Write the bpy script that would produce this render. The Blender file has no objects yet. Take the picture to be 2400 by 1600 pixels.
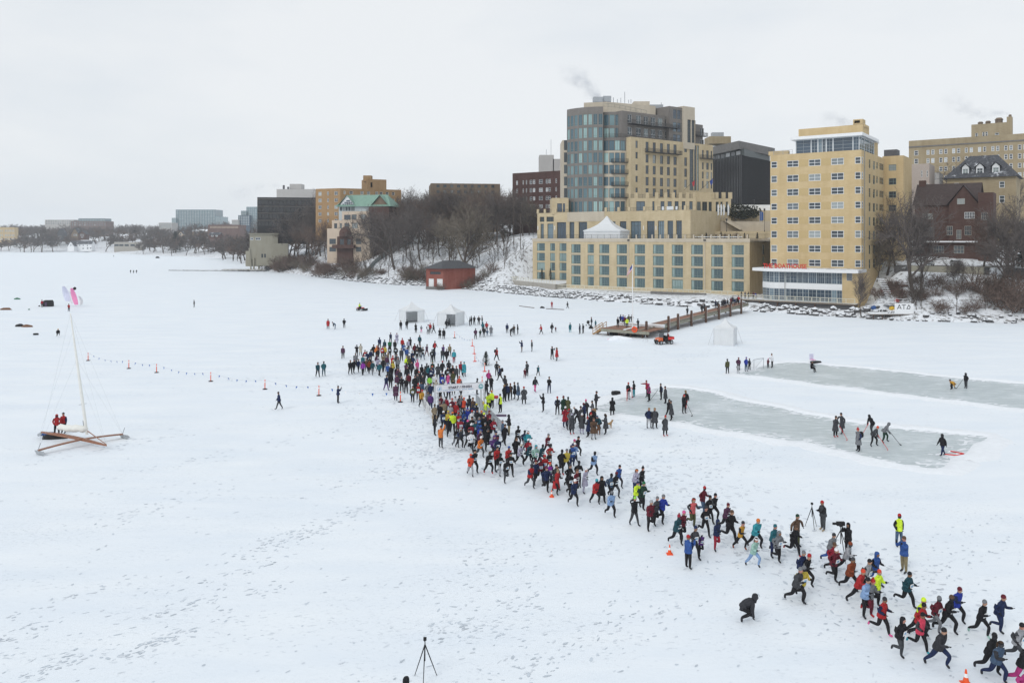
import bpy,bmesh,math,random
from mathutils import Vector,Matrix
R=math.radians
random.seed(11)
scn=bpy.context.scene
COL=scn.collection
# ------------------------------------------------------------------ camera, sky, sun, exposure
F,HC,YH,CX=1867.0,17.0,559.0,1200.0
cam_d=bpy.data.cameras.new('camera')
cam=bpy.data.objects.new('camera',cam_d);COL.objects.link(cam)
cam.location=(0,0,HC);cam.rotation_euler=(R(90),0,0)
cam_d.sensor_width=36;cam_d.lens=F/2400*36
cam_d.shift_y=-(800-YH)/2400
cam_d.clip_end=9000;cam_d.clip_start=0.5
scn.camera=cam
SUN_EL,SUN_AZ=38,215
world=bpy.data.worlds.new('World');scn.world=world;world.use_nodes=True
wn=world.node_tree.nodes;wl=world.node_tree.links;wn.clear()
sky=wn.new('ShaderNodeTexSky');sky.sky_type='NISHITA';sky.sun_disc=False
sky.sun_elevation=R(SUN_EL);sky.sun_rotation=R(SUN_AZ);sky.air_density=1.0;sky.dust_density=3.0
skm=wn.new('ShaderNodeVectorMath');skm.operation='SCALE';skm.inputs['Scale'].default_value=0.07
wl.new(sky.outputs[0],skm.inputs[0])
tc=wn.new('ShaderNodeTexCoord')
mp=wn.new('ShaderNodeMapping');mp.inputs['Scale'].default_value=(1.0,1.0,3.2)
wl.new(tc.outputs['Generated'],mp.inputs[0])
nz=wn.new('ShaderNodeTexNoise');nz.inputs['Scale'].default_value=1.6;nz.inputs['Detail'].default_value=6;nz.inputs['Roughness'].default_value=0.52
wl.new(mp.outputs[0],nz.inputs[0])
cr=wn.new('ShaderNodeValToRGB')
cr.color_ramp.elements[0].position=0.26;cr.color_ramp.elements[0].color=(0.665,0.735,0.805,1)
cr.color_ramp.elements[1].position=0.62;cr.color_ramp.elements[1].color=(0.865,0.89,0.912,1)
wl.new(nz.outputs[0],cr.inputs[0])
mx=wn.new('ShaderNodeMixRGB');mx.inputs[0].default_value=0.90
wl.new(skm.outputs[0],mx.inputs[1]);wl.new(cr.outputs[0],mx.inputs[2])
bg=wn.new('ShaderNodeBackground');bg.inputs[1].default_value=1.0
wo=wn.new('ShaderNodeOutputWorld')
wl.new(mx.outputs[0],bg.inputs[0]);wl.new(bg.outputs[0],wo.inputs[0])
sun_d=bpy.data.lights.new('sun','SUN');sun_d.energy=0.95;sun_d.angle=R(20);sun_d.color=(1.0,0.98,0.945)
sun=bpy.data.objects.new('sun',sun_d);COL.objects.link(sun)
sun.rotation_euler=(R(90-SUN_EL),0,R(180-SUN_AZ))
vs=scn.view_settings
vs.view_transform='Standard';vs.look='None';vs.exposure=0.08;vs.gamma=1.0;vs.use_curve_mapping=False
scn.cycles.use_denoising=True
scn.cycles.max_bounces=6;scn.cycles.diffuse_bounces=3;scn.cycles.glossy_bounces=3;scn.cycles.transmission_bounces=3
scn.cycles.volume_bounces=2;scn.cycles.transparent_max_bounces=12
scn.cycles.caustics_reflective=False;scn.cycles.caustics_refractive=False
# ------------------------------------------------------------------ photograph geometry: pixel -> place
def G(x,y,z=0.0):
 "point on the horizontal plane z seen at photo pixel (x, y)"
 Y=F*(HC-z)/(y-YH)
 return Vector(((x-CX)*Y/F,Y,z))
def P(x,y,Y):
 return Vector(((x-CX)*Y/F,Y,HC-(y-YH)*Y/F))
def crop(ox,oy,s):
 return lambda x,y:(ox+x/s,oy+y/s)
D=Vector((-0.8097,0.5868,0))
N=Vector((0.5868,0.8097,0))
# ------------------------------------------------------------------ materials
MATS={}
def _pr(name):
 m=bpy.data.materials.new(name);m.use_nodes=True
 nt=m.node_tree
 return m,nt.nodes,nt.links,nt.nodes['Principled BSDF']
def mat(name,col,rough=0.7,var=0.12,scale=3.0,metal=0.0,spec=0.3,bump=0.0,alt=None,altpos=(0.45,0.6),coat=0.0,stretch=None):
 "principled material with tone variation; alt = second colour laid over by thresholded noise"
 if name in MATS:return MATS[name]
 m,n,l,b=_pr(name)
 b.inputs['Roughness'].default_value=rough;b.inputs['Metallic'].default_value=metal
 b.inputs['Specular IOR Level'].default_value=spec
 if coat:b.inputs['Coat Weight'].default_value=coat
 t=n.new('ShaderNodeTexCoord');src=t.outputs['Object']
 if stretch:
  mpp=n.new('ShaderNodeMapping');mpp.inputs['Scale'].default_value=stretch;l.new(src,mpp.inputs[0]);src=mpp.outputs[0]
 nn=n.new('ShaderNodeTexNoise');nn.inputs['Scale'].default_value=scale;nn.inputs['Detail'].default_value=5;nn.inputs['Roughness'].default_value=0.6
 l.new(src,nn.inputs[0])
 r=n.new('ShaderNodeValToRGB')
 if alt is None:
  r.color_ramp.elements[0].position=0.3;r.color_ramp.elements[1].position=0.7
  r.color_ramp.elements[0].color=tuple(c*(1-var)for c in col)+(1,)
  r.color_ramp.elements[1].color=tuple(min(1,c*(1+var))for c in col)+(1,)
 else:
  r.color_ramp.elements[0].position=altpos[0];r.color_ramp.elements[1].position=altpos[1]
  r.color_ramp.elements[0].color=tuple(col)+(1,);r.color_ramp.elements[1].color=tuple(alt)+(1,)
 l.new(nn.outputs[0],r.inputs[0]);l.new(r.outputs[0],b.inputs['Base Color'])
 if bump:
  bp=n.new('ShaderNodeBump');bp.inputs['Strength'].default_value=bump;bp.inputs['Distance'].default_value=0.1
  l.new(nn.outputs[0],bp.inputs['Height']);l.new(bp.outputs[0],b.inputs['Normal'])
 MATS[name]=m
 return m
def brick_mat(name,col,mortar,streak=0.25,course=0.3):
 "masonry: per-course tone shifts, blotches and rain streaks"
 if name in MATS:return MATS[name]
 m,n,l,b=_pr(name)
 b.inputs['Roughness'].default_value=0.85;b.inputs['Specular IOR Level'].default_value=0.2
 t=n.new('ShaderNodeTexCoord')
 a=n.new('ShaderNodeMapping');a.inputs['Scale'].default_value=(0.9,0.9,0.10);l.new(t.outputs['Object'],a.inputs[0])
 s1=n.new('ShaderNodeTexNoise');s1.inputs['Scale'].default_value=1.0;s1.inputs['Detail'].default_value=4;l.new(a.outputs[0],s1.inputs[0])
 c=n.new('ShaderNodeMapping');c.inputs['Scale'].default_value=(0.5,0.5,4.0);l.new(t.outputs['Object'],c.inputs[0])
 s2=n.new('ShaderNodeTexNoise');s2.inputs['Scale'].default_value=1.6;s2.inputs['Detail'].default_value=3;l.new(c.outputs[0],s2.inputs[0])
 s3=n.new('ShaderNodeTexNoise');s3.inputs['Scale'].default_value=0.25;s3.inputs['Detail'].default_value=5;l.new(t.outputs['Object'],s3.inputs[0])
 ad=n.new('ShaderNodeMath');ad.operation='ADD';l.new(s1.outputs[0],ad.inputs[0]);l.new(s2.outputs[0],ad.inputs[1])
 ad2=n.new('ShaderNodeMath');ad2.operation='ADD';l.new(ad.outputs[0],ad2.inputs[0]);l.new(s3.outputs[0],ad2.inputs[1])
 dv=n.new('ShaderNodeMath');dv.operation='MULTIPLY';dv.inputs[1].default_value=1/3;l.new(ad2.outputs[0],dv.inputs[0])
 r=n.new('ShaderNodeValToRGB');r.color_ramp.elements[0].position=0.36;r.color_ramp.elements[1].position=0.64
 r.color_ramp.elements[0].color=tuple(x*(1-streak)for x in col)+(1,)
 r.color_ramp.elements[1].color=tuple(x*(1-0.35)+y*0.35 for x,y in zip(col,mortar))+(1,)
 l.new(dv.outputs[0],r.inputs[0]);l.new(r.outputs[0],b.inputs['Base Color'])
 MATS[name]=m
 return m
def glass_mat(name,col,pale,share=0.35,rough=0.08,curtain=0.0):
 "window glass over a dim room; some panes show blinds, and drapes stand at the side"
 if name in MATS:return MATS[name]
 m,n,l,b=_pr(name)
 b.inputs['Roughness'].default_value=rough;b.inputs['Specular IOR Level'].default_value=0.75
 oi=n.new('ShaderNodeObjectInfo')
 r=n.new('ShaderNodeValToRGB');e=r.color_ramp.elements
 e[0].position=0.0;e[0].color=tuple(c*0.75 for c in col)+(1,)
 e[1].position=1.0;e[1].color=tuple(pale)+(1,)
 a=e.new(max(0.02,1-share));a.color=tuple(c*1.15 for c in col)+(1,)
 a=e.new(max(0.03,1-share*0.5));a.color=tuple((c+p)/2 for c,p in zip(col,pale))+(1,)
 l.new(oi.outputs['Random'],r.inputs[0])
 out=r.outputs[0]
 if curtain:
  t=n.new('ShaderNodeTexCoord');sp=n.new('ShaderNodeSeparateXYZ');l.new(t.outputs['Generated'],sp.inputs[0])
  lt=n.new('ShaderNodeMath');lt.operation='LESS_THAN';lt.inputs[1].default_value=curtain;l.new(sp.outputs[0],lt.inputs[0])
  mm=n.new('ShaderNodeMixRGB');l.new(lt.outputs[0],mm.inputs[0]);l.new(out,mm.inputs[1]);mm.inputs[2].default_value=tuple(pale)+(1,)
  out=mm.outputs[0]
 l.new(out,b.inputs['Base Color'])
 MATS[name]=m
 return m
 # ------------------------------------------------------------------ mesh building
class MB:
 def __init__(s):s.v=[];s.f=[];s.m=[]
 def add(s,vs,fs,mi=0):
  o=len(s.v);s.v+=[tuple(p)for p in vs]
  for f in fs:s.f.append(tuple(o+i for i in f));s.m.append(mi)
 def quad(s,a,b,c,d,mi=0):s.add([a,b,c,d],[(0,1,2,3)],mi)
 def tri(s,a,b,c,mi=0):s.add([a,b,c],[(0,1,2)],mi)
 def box(s,c,size,rz=0.0,mi=0):
  hx,hy,hz=size[0]/2,size[1]/2,size[2]/2;ca,sa=math.cos(rz),math.sin(rz)
  vs=[]
  for z in(-hz,hz):
   for x,y in((-hx,-hy),(hx,-hy),(hx,hy),(-hx,hy)):
    vs.append((c[0]+x*ca-y*sa,c[1]+x*sa+y*ca,c[2]+z))
  s.add(vs,[(0,3,2,1),(4,5,6,7),(0,1,5,4),(1,2,6,5),(2,3,7,6),(3,0,4,7)],mi)
 def prism(s,poly,z0,z1,mi=0,cap=True,capmi=None,bottom=True):
  n=len(poly)
  vs=[(p[0],p[1],z0)for p in poly]+[(p[0],p[1],z1)for p in poly]
  s.add(vs,[(i,(i+1)%n,n+(i+1)%n,n+i)for i in range(n)],mi)
  if cap:s.add([(p[0],p[1],z1)for p in poly],[tuple(range(n))],mi if capmi is None else capmi)
  if bottom:s.add([(p[0],p[1],z0)for p in poly],[tuple(reversed(range(n)))],mi)
 def tube(s,pts,rad,n=6,mi=0,cap=True):
  pts=[Vector(p)for p in pts]
  if not hasattr(rad,'__len__'):rad=[rad]*len(pts)
  o=len(s.v);up=Vector((0,0,1))
  for i,p in enumerate(pts):
   d=(pts[min(i+1,len(pts)-1)]-pts[max(i-1,0)])
   d=d.normalized()if d.length>1e-9 else up
   a=d.cross(up)
   if a.length<1e-3:a=d.cross(Vector((1,0,0)))
   a.normalize();b=d.cross(a)
   for k in range(n):
    t=2*math.pi*k/n
    s.v.append(tuple(p+(a*math.cos(t)+b*math.sin(t))*rad[i]))
  for i in range(len(pts)-1):
   for k in range(n):
    s.f.append((o+i*n+k,o+i*n+(k+1)%n,o+(i+1)*n+(k+1)%n,o+(i+1)*n+k));s.m.append(mi)
  if cap:
   s.f.append(tuple(o+k for k in reversed(range(n))));s.m.append(mi)
   e=o+(len(pts)-1)*n
   s.f.append(tuple(e+k for k in range(n)));s.m.append(mi)
 def lathe(s,prof,c=(0,0,0),n=10,mi=0):
  "prof: list of (radius, z) from bottom to top"
  o=len(s.v)
  for r,z in prof:
   for k in range(n):
    t=2*math.pi*k/n
    s.v.append((c[0]+r*math.cos(t),c[1]+r*math.sin(t),c[2]+z))
  for i in range(len(prof)-1):
   for k in range(n):
    s.f.append((o+i*n+k,o+i*n+(k+1)%n,o+(i+1)*n+(k+1)%n,o+(i+1)*n+k));s.m.append(mi)
  s.f.append(tuple(o+k for k in reversed(range(n))));s.m.append(mi)
  e=o+(len(prof)-1)*n
  s.f.append(tuple(e+k for k in range(n)));s.m.append(mi)
 def bar(s,a,b,w,h,mi=0):
  "rectangular bar from a to b: w horizontal width, h vertical-ish height"
  a,b=Vector(a),Vector(b);d=(b-a).normalized()
  x=d.cross(Vector((0,0,1)))
  if x.length<1e-3:x=Vector((1,0,0))
  x.normalize();y=x.cross(d).normalized();x*=w/2;y*=h/2
  vs=[a-x-y,a+x-y,a+x+y,a-x+y,b-x-y,b+x-y,b+x+y,b-x+y]
  s.add(vs,[(0,3,2,1),(4,5,6,7),(0,1,5,4),(1,2,6,5),(2,3,7,6),(3,0,4,7)],mi)
 def mesh(s,name,origin=(0,0,0),smooth=False):
  me=bpy.data.meshes.new(name)
  ox,oy,oz=origin
  me.from_pydata([(x-ox,y-oy,z-oz)for x,y,z in s.v],[],s.f)
  me.polygons.foreach_set('material_index',s.m)
  if smooth:me.polygons.foreach_set('use_smooth',[True]*len(s.f))
  me.update()
  return me
 def build(s,name,mats,parent=None,origin=(0,0,0),smooth=False):
  me=s.mesh(name,origin,smooth)
  return mobj(name,me,mats,parent)
def mobj(name,me,mats=None,parent=None,loc=None,rz=None):
 if mats is not None and len(me.materials)==0:
  for m in(mats if isinstance(mats,(list,tuple))else[mats]):me.materials.append(m)
 o=bpy.data.objects.new(name,me);COL.objects.link(o)
 if parent is not None:o.parent=parent
 if loc is not None:o.location=loc
 if rz is not None:o.rotation_euler=(0,0,rz)
 return o
def tag(o,label=None,cat=None,group=None,kind=None):
 if label:o['label']=label
 if cat:o['category']=cat
 if group:o['group']=group
 if kind:o['kind']=kind
 return o
def thing(name,loc,label,cat,group=None,rz=0.0):
 o=bpy.data.objects.new(name,None);COL.objects.link(o)
 o.location=loc;o.rotation_euler=(0,0,rz);o.empty_display_size=0.5
 return tag(o,label,cat,group)
def structure(o):o['kind']='structure';return o
# ------------------------------------------------------------------ walls with real openings
class Face:
 "vertical plane; u runs to the viewer's right along it"
 def __init__(s,p0,p1):
  s.p0=Vector((p0[0],p0[1],0));s.p1=Vector((p1[0],p1[1],0))
  s.e=(s.p1-s.p0);s.L=s.e.length;s.e.normalize()
  s.n=Vector((s.e.y,-s.e.x,0));s.ang=math.atan2(s.e.y,s.e.x)
 def u(s,x):
  k=(x-CX)/F
  return(k*s.p0.y-s.p0.x)/(s.e.x-k*s.e.y)
 def z(s,x,y):
  Y=s.p0.y+s.e.y*s.u(x)
  return HC-(y-YH)*Y/F
 def pt(s,u,z,d=0.0):
  q=s.p0+s.e*u+s.n*d
  return Vector((q.x,q.y,z))
 def rect(s,x0,y0,x1,y1):
  xm=(x0+x1)/2
  return(s.u(x0),s.u(x1),s.z(xm,y1),s.z(xm,y0))
def wall(mb,face,u0,u1,z0,z1,ops=(),mi=0,depth=0.28,revmi=None):
 us=sorted({u0,u1,*[min(max(o[0],u0),u1)for o in ops],*[min(max(o[1],u0),u1)for o in ops]})
 zs=sorted({z0,z1,*[min(max(o[2],z0),z1)for o in ops],*[min(max(o[3],z0),z1)for o in ops]})
 for j in range(len(zs)-1):
  zm=(zs[j]+zs[j+1])/2;run=None
  for i in range(len(us)):
   solid=False
   if i<len(us)-1:
    um=(us[i]+us[i+1])/2
    solid=not any(o[0]<um<o[1]and o[2]<zm<o[3]for o in ops)
   if solid and run is None:run=us[i]
   if not solid and run is not None:
    mb.quad(face.pt(run,zs[j]),face.pt(us[i],zs[j]),face.pt(us[i],zs[j+1]),face.pt(run,zs[j+1]),mi);run=None
 rm=mi if revmi is None else revmi
 for a,b,c,d in[o[:4]for o in ops]:
  p=[face.pt(a,c),face.pt(b,c),face.pt(b,d),face.pt(a,d)];q=[face.pt(a,c,-depth),face.pt(b,c,-depth),face.pt(b,d,-depth),face.pt(a,d,-depth)]
  for i in range(4):mb.quad(p[i],p[(i+1)%4],q[(i+1)%4],q[i],rm)
WCACHE={}
def window(parent,org,face,op,style,depth=0.18,name='window'):
 "frame mesh with a pane under it, set into an opening"
 w,h=round(op[1]-op[0],2),round(op[3]-op[2],2)
 fm,pm,nv,nh,fw=style[:5]
 key=(w,h,fm,pm,nv,nh,fw)
 if key not in WCACHE:
  a=MB();t=0.07
  W,H=w+0.02,h+0.02
  a.box((-W/2+fw/2,0,0),(fw,t,H));a.box((W/2-fw/2,0,0),(fw,t,H))
  a.box((0,0,H/2-fw/2),(W-2*fw,t,fw));a.box((0,0,-H/2+fw/2),(W-2*fw,t,fw))
  cols=list(nv)if isinstance(nv,(tuple,list))else[(i+1)/(nv+1)for i in range(nv)]
  rows=list(nh)if isinstance(nh,(tuple,list))else[(i+1)/(nh+1)for i in range(nh)]
  for k in cols:a.box((-W/2+W*k,0,0),(fw*0.8,t*0.8,H-2*fw))
  for k in rows:a.box((0,0,-H/2+H*k),(W-2*fw,t*0.7,fw*0.8))
  me=a.mesh('window');me.materials.append(MATS[fm])
  g=MB();g.quad((-W/2+.01,.02,-H/2+.01),(W/2-.01,.02,-H/2+.01),(W/2-.01,.02,H/2-.01),(-W/2+.01,.02,H/2-.01))
  gm=g.mesh('pane');gm.materials.append(MATS[pm])
  WCACHE[key]=(me,gm)
 me,gm=WCACHE[key]
 c=face.pt((op[0]+op[1])/2,(op[2]+op[3])/2,-depth)
 o=mobj(name,me,None,parent,c-Vector(org),face.ang)
 mobj('pane',gm,None,o)
 return o
 # ================================================================== FIGURES: bodies in every pose, hats and coats
def skin_mesh(sk,rd,ed,root,name,sub=1):
 names=list(sk);ix={k:i for i,k in enumerate(names)}
 me=bpy.data.meshes.new('tmp');me.from_pydata([sk[k]for k in names],[(ix[a],ix[b])for a,b in ed],[]);me.update()
 o=bpy.data.objects.new('tmp',me);COL.objects.link(o)
 md=o.modifiers.new('s','SKIN');md.use_smooth_shade=True;md.branch_smoothing=0.3
 if sub:m2=o.modifiers.new('u','SUBSURF');m2.levels=sub;m2.render_levels=sub
 lay=me.skin_vertices[0].data if me.skin_vertices else None
 for k in names:
  r_=rd[k];lay[ix[k]].radius=(r_,r_)if not isinstance(r_,tuple)else r_;lay[ix[k]].use_root=(k==root)
 dg=bpy.context.evaluated_depsgraph_get();dg.update()
 out=bpy.data.meshes.new_from_object(o.evaluated_get(dg));bpy.data.objects.remove(o);bpy.data.meshes.remove(me);out.name=name
 out.polygons.foreach_set('use_smooth',[True]*len(out.polygons))
 return out
PAL=dict(black=(.018,.018,.021),dark=(.035,.036,.042),charcoal=(.055,.058,.065),navy=(.018,.028,.075),blue=(.03,.10,.36),royal=(.02,.05,.42),lightblue=(.26,.42,.70),slate=(.075,.13,.22),teal=(.02,.15,.19),turquoise=(.03,.36,.44),darkteal=(.02,.065,.085),mint=(.36,.60,.52),green=(.02,.18,.07),darkgreen=(.02,.05,.035),olive=(.075,.078,.035),hivis=(.62,.86,.05),hilime=(.32,.78,.06),yellow=(.68,.52,.05),gold=(.66,.33,.02),orange=(.78,.20,.02),redorange=(.80,.07,.02),coral=(.75,.13,.14),red=(.50,.018,.022),crimson=(.36,.015,.04),maroon=(.12,.018,.03),plum=(.085,.035,.07),purple=(.12,.04,.22),violet=(.32,.03,.42),lilac=(.46,.44,.58),magenta=(.52,.03,.22),pink=(.80,.10,.33),hotpink=(.85,.05,.12),white=(.72,.73,.76),cream=(.60,.55,.45),tan=(.36,.28,.18),khaki=(.27,.22,.12),brown=(.10,.06,.04),rust=(.28,.06,.02),grey=(.21,.22,.24),lightgrey=(.40,.41,.44),hair=(.055,.032,.018),blond=(.30,.19,.08),skin=(.42,.25,.18),tanned=(.25,.14,.09),ruddy=(.44,.22,.17))
for k,c in PAL.items():
 if max(c)>.15 and k not in('skin','tanned','ruddy','hivis','white'):c=tuple(.80*(x*.9+.1*sum(c)/3)for x in c)
 mat('cloth_'+k,c,.85,.28,7.0,spec=.2)
CM=lambda k:MATS['cloth_'+k]
def V3(*a):return Vector(a)
def fk(lean,L,Rr,aL,aR,twist=0.0,head=0.0,b=1.0):
 "joint positions; legs (hip, knee, spread), arms (raise, spread, elbow) in degrees"
 le=R(lean);up=V3(math.sin(le),0,math.cos(le));fw=V3(math.cos(le),0,-math.sin(le));sk={};rd={};ed=[]
 sk['pelvis']=V3(0,0,.94);sk['waist']=sk['pelvis']+up*.20;sk['chest']=sk['pelvis']+up*.40;sk['collar']=sk['pelvis']+up*.485;sk['neck']=sk['pelvis']+up*.535
 hl=le*.45+R(head);hu=V3(math.sin(hl),0,math.cos(hl));hf=V3(math.cos(hl),0,-math.sin(hl))
 sk['jaw']=sk['neck']+hu*.075+hf*.025;sk['head']=sk['neck']+hu*.150+hf*.022;sk['top']=sk['neck']+hu*.228+hf*.01;sk['nose']=sk['head']+hf*.118-hu*.02
 rd.update(pelvis=.150*b,waist=.150*b,chest=.168*b,collar=.115*b,neck=.058,jaw=.098,head=.122,top=.105,nose=.02)
 ed+=[('pelvis','waist'),('waist','chest'),('chest','collar'),('collar','neck'),('neck','jaw'),('jaw','head'),('head','top'),('head','nose')]
 for s_,leg,arm,n in((1,L,aL,'l'),(-1,Rr,aR,'r')):
  h,k,sp=[R(x)for x in leg];hp=sk['pelvis']+V3(0,.092*s_,-.06)
  dr=V3(math.sin(h),math.sin(sp)*s_,-math.cos(h)).normalized();kn=hp+dr*.42;a=h-k;ds=V3(math.sin(a),math.sin(sp)*.4*s_,-math.cos(a)).normalized();an=kn+ds*.40;ft=V3(math.cos(a),.08*s_,math.sin(a)).normalized();sh=ds
  he=an+sh*.045-ft*.045;to=an+sh*.055+ft*.165
  for nm,q,r_ in((n+'hip',hp,.112*(b*.5+.5)),(n+'knee',kn,.078*(b*.4+.6)),(n+'shin',kn.lerp(an,.35),.072*(b*.4+.6)),(n+'ankle',an,.056),(n+'toe',to,.046)):sk[nm]=q;rd[nm]=r_
  ed+=[('pelvis',n+'hip'),(n+'hip',n+'knee'),(n+'knee',n+'shin'),(n+'shin',n+'ankle'),(n+'ankle',n+'toe')]
  al,sp,el=[R(x)for x in arm[:3]];inn=R(arm[3])if len(arm)>3 else 0.0
  shp=sk['pelvis']+up*.435+V3(0,.168*s_*(b*.5+.5),0)
  def rot(v):return v.x*fw+v.y*V3(0,1,0)+v.z*up
  ua=rot(V3(math.sin(al)*math.cos(sp),math.sin(sp)*s_,-math.cos(al)*math.cos(sp)).normalized());elb=shp+ua*.275
  be=al+el;fa=rot(V3(math.sin(be),(math.sin(sp)*.35-math.sin(inn))*s_,-math.cos(be)).normalized());wr=elb+fa*.245;hd_=wr+fa*.075
  for nm,q,r_ in((n+'sho',shp,.072*b),(n+'elb',elb,.066*b),(n+'wri',wr,.052*(b*.5+.5)),(n+'han',hd_,.046)):sk[nm]=q;rd[nm]=r_
  ed+=[('chest',n+'sho'),(n+'sho',n+'elb'),(n+'elb',n+'wri'),(n+'wri',n+'han')]
  sk['_f'+n]=fa
 return sk,rd,ed,up,fw,hu,hf
ZONE={'pelvis':1,'waist':1,'chest':1,'collar':1,'neck':1,'jaw':0,'head':0,'top':0,'nose':0}
def zone(a,b):
 e=(b[1:]if b[0]in 'lr' and b[1:]in('hip','knee','shin','ankle','toe','sho','elb','wri','han')else b)
 return{'hip':1,'knee':2,'shin':2,'ankle':2,'toe':4,'sho':1,'elb':5,'wri':5,'han':3}.get(e,ZONE.get(b,1))
def body(pose,b):
 sk,rd,ed,up,fw,hu,hf=fk(*pose[:5],0,pose[5]if len(pose)>5 else 0,b)
 fa={k:sk.pop('_f'+k)for k in 'lr'}
 zmin=min(sk[k].z-rd[k]for k in('ltoe','rtoe','lankle','rankle','lknee','rknee','lhan','rhan'))
 for k in sk:sk[k]=sk[k]-V3(0,0,zmin)
 me=skin_mesh(sk,rd,ed,'pelvis','person')
 segs=[(sk[a],sk[c],rd[a],rd[c],zone(a,c),a,c)for a,c in ed]
 mi=[]
 for p in me.polygons:
  c=p.center;best=(9,0)
  for A,B,ra,rb_,z,na,nb in segs:
   d=B-A;t=max(0,min(1,(c-A).dot(d)/max(d.length_squared,1e-9)));dist=(c-A-d*t).length-(ra*(1-t)+rb_*t)*.9
   if dist<best[0]:
    zz=z
    if nb[1:]=='knee' and t<.12:zz=1
    best=(dist,zz)
  mi.append(best[1])
 for _ in range(6):me.materials.append(CM('black'))
 me.polygons.foreach_set('material_index',mi)
 # fingers and eyes
 bm=bmesh.new();bm.from_mesh(me)
 def quad_tube(p0,p1,p2,r_,m_):
  ring=[]
  for p,k in((p0,1),(p1,.95),(p2,.7)):
   d=(p2-p0).normalized();s1=d.orthogonal().normalized();s2=d.cross(s1);ring.append([bm.verts.new(p+(s1*math.cos(a)+s2*math.sin(a))*r_*k)for a in(0.8,2.37,3.94,5.5)])
  for r0,r1 in zip(ring[:-1],ring[1:]):
   for i in range(4):f=bm.faces.new((r0[i],r0[(i+1)%4],r1[(i+1)%4],r1[i]));f.material_index=m_
  bm.faces.new(ring[-1]).material_index=m_
 for s_,n in((1,'l'),(-1,'r')):
  f=fa[n];w=f.cross(V3(0,0,1));w=w.normalized()if w.length>.1 else V3(0,1,0);pn_=f.cross(w).normalized();c=sk[n+'han']+f*.02
  for i in range(4):
   o=w*(i-1.5)*.021;L=(.058,.068,.064,.048)[i];quad_tube(c+o,c+o+f*L*.55,c+o+f*L-pn_*.018*1,.0105,3)
  quad_tube(c-f*.05+w*.035*s_,c-f*.02+w*.062*s_,c+f*.012+w*.068*s_,.011,3)
 for s_ in(-1,1):
  e=sk['head']+hf*.099+V3(0,.032*s_,0)+hu*.012;a=V3(0,.013,0);u_=hu*.007
  vs_=[bm.verts.new(e-a-u_),bm.verts.new(e+a-u_),bm.verts.new(e+a+u_),bm.verts.new(e-a+u_)];bm.faces.new(vs_).material_index=4
 bm.to_mesh(me);bm.free();me.polygons.foreach_set('use_smooth',[True]*len(me.polygons))
 H=(sk['top'].z+.075)
 return dict(me=me,H=H,head=sk['head'].copy(),pitch=math.atan2(hu.x,hu.z),up=up,fw=fw,waist=sk['waist'].copy(),pelvis=sk['pelvis'].copy(),chest=sk['chest'].copy(),lean=math.atan2(up.x,up.z),b=b,han=sk['rhan'].copy())
RUN=dict(run1=(14,(48,62,3),(-22,42,3),(-38,12,88,18),(28,12,95,18)),run2=(12,(6,14,2),(18,104,3),(24,14,98,20),(-32,12,85,15)),run4=(12,(18,104,3),(6,14,2),(-32,12,85,15),(24,14,98,20)),run3=(14,(-22,42,3),(48,62,3),(28,12,95,18),(-38,12,88,18)),run5=(17,(60,82,3),(-30,16,3),(-42,14,80,15),(35,14,85,20)),run6=(10,(30,22,2),(-14,78,3),(10,16,95,25),(-12,16,95,25)))
POSES=dict(RUN,walk1=(4,(22,6,2),(-18,14,2),(-20,8,18),(22,8,22)),walk2=(4,(-18,14,2),(22,6,2),(22,8,22),(-20,8,18)),stand1=(1,(2,3,5),(-1,3,5),(2,9,10),(4,9,12)),stand2=(2,(3,4,6),(-2,2,5),(-16,22,48,30),(-16,22,48,30)),stand3=(3,(2,3,4),(0,3,6),(12,10,92,38),(12,10,92,38)),phone=(-2,(3,3,5),(-3,3,6),(62,12,92,22),(60,12,95,22)),point=(4,(6,3,6),(-8,3,6),(2,10,12),(88,6,4)),armup=(0,(2,2,6),(-2,2,6),(4,10,10),(150,18,12)),hips=(2,(2,3,7),(-2,3,7),(-14,42,82,32),(-14,42,82,32)),wave=(4,(4,3,4),(-4,3,5),(-10,62,20),(-6,58,18)),bend=(68,(12,16,5),(4,10,6),(55,6,14),(62,6,10),-20),crouch=(40,(104,128,8),(38,118,6),(52,10,42,18),(56,10,40,18)),shoot=(74,(96,118,10),(58,128,10),(58,10,26,18),(64,10,24,18),-30),kneel=(72,(80,86,6),(70,82,6),(40,8,12),(46,8,10),-30),sit=(10,(84,82,14),(84,82,14),(38,14,40),(38,14,40)),skate=(34,(36,44,8),(2,22,10),(28,10,34,16),(40,8,30,20)),armsout=(6,(12,8,8),(-10,8,8),(6,74,10),(6,74,10)))
BODY={}
BULK={'s':.95,'m':1.08,'b':1.22}
def get_body(pose,bulk):
 k=(pose,bulk)
 if k not in BODY:BODY[k]=body(POSES[pose],BULK[bulk])
 return BODY[k]
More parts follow.
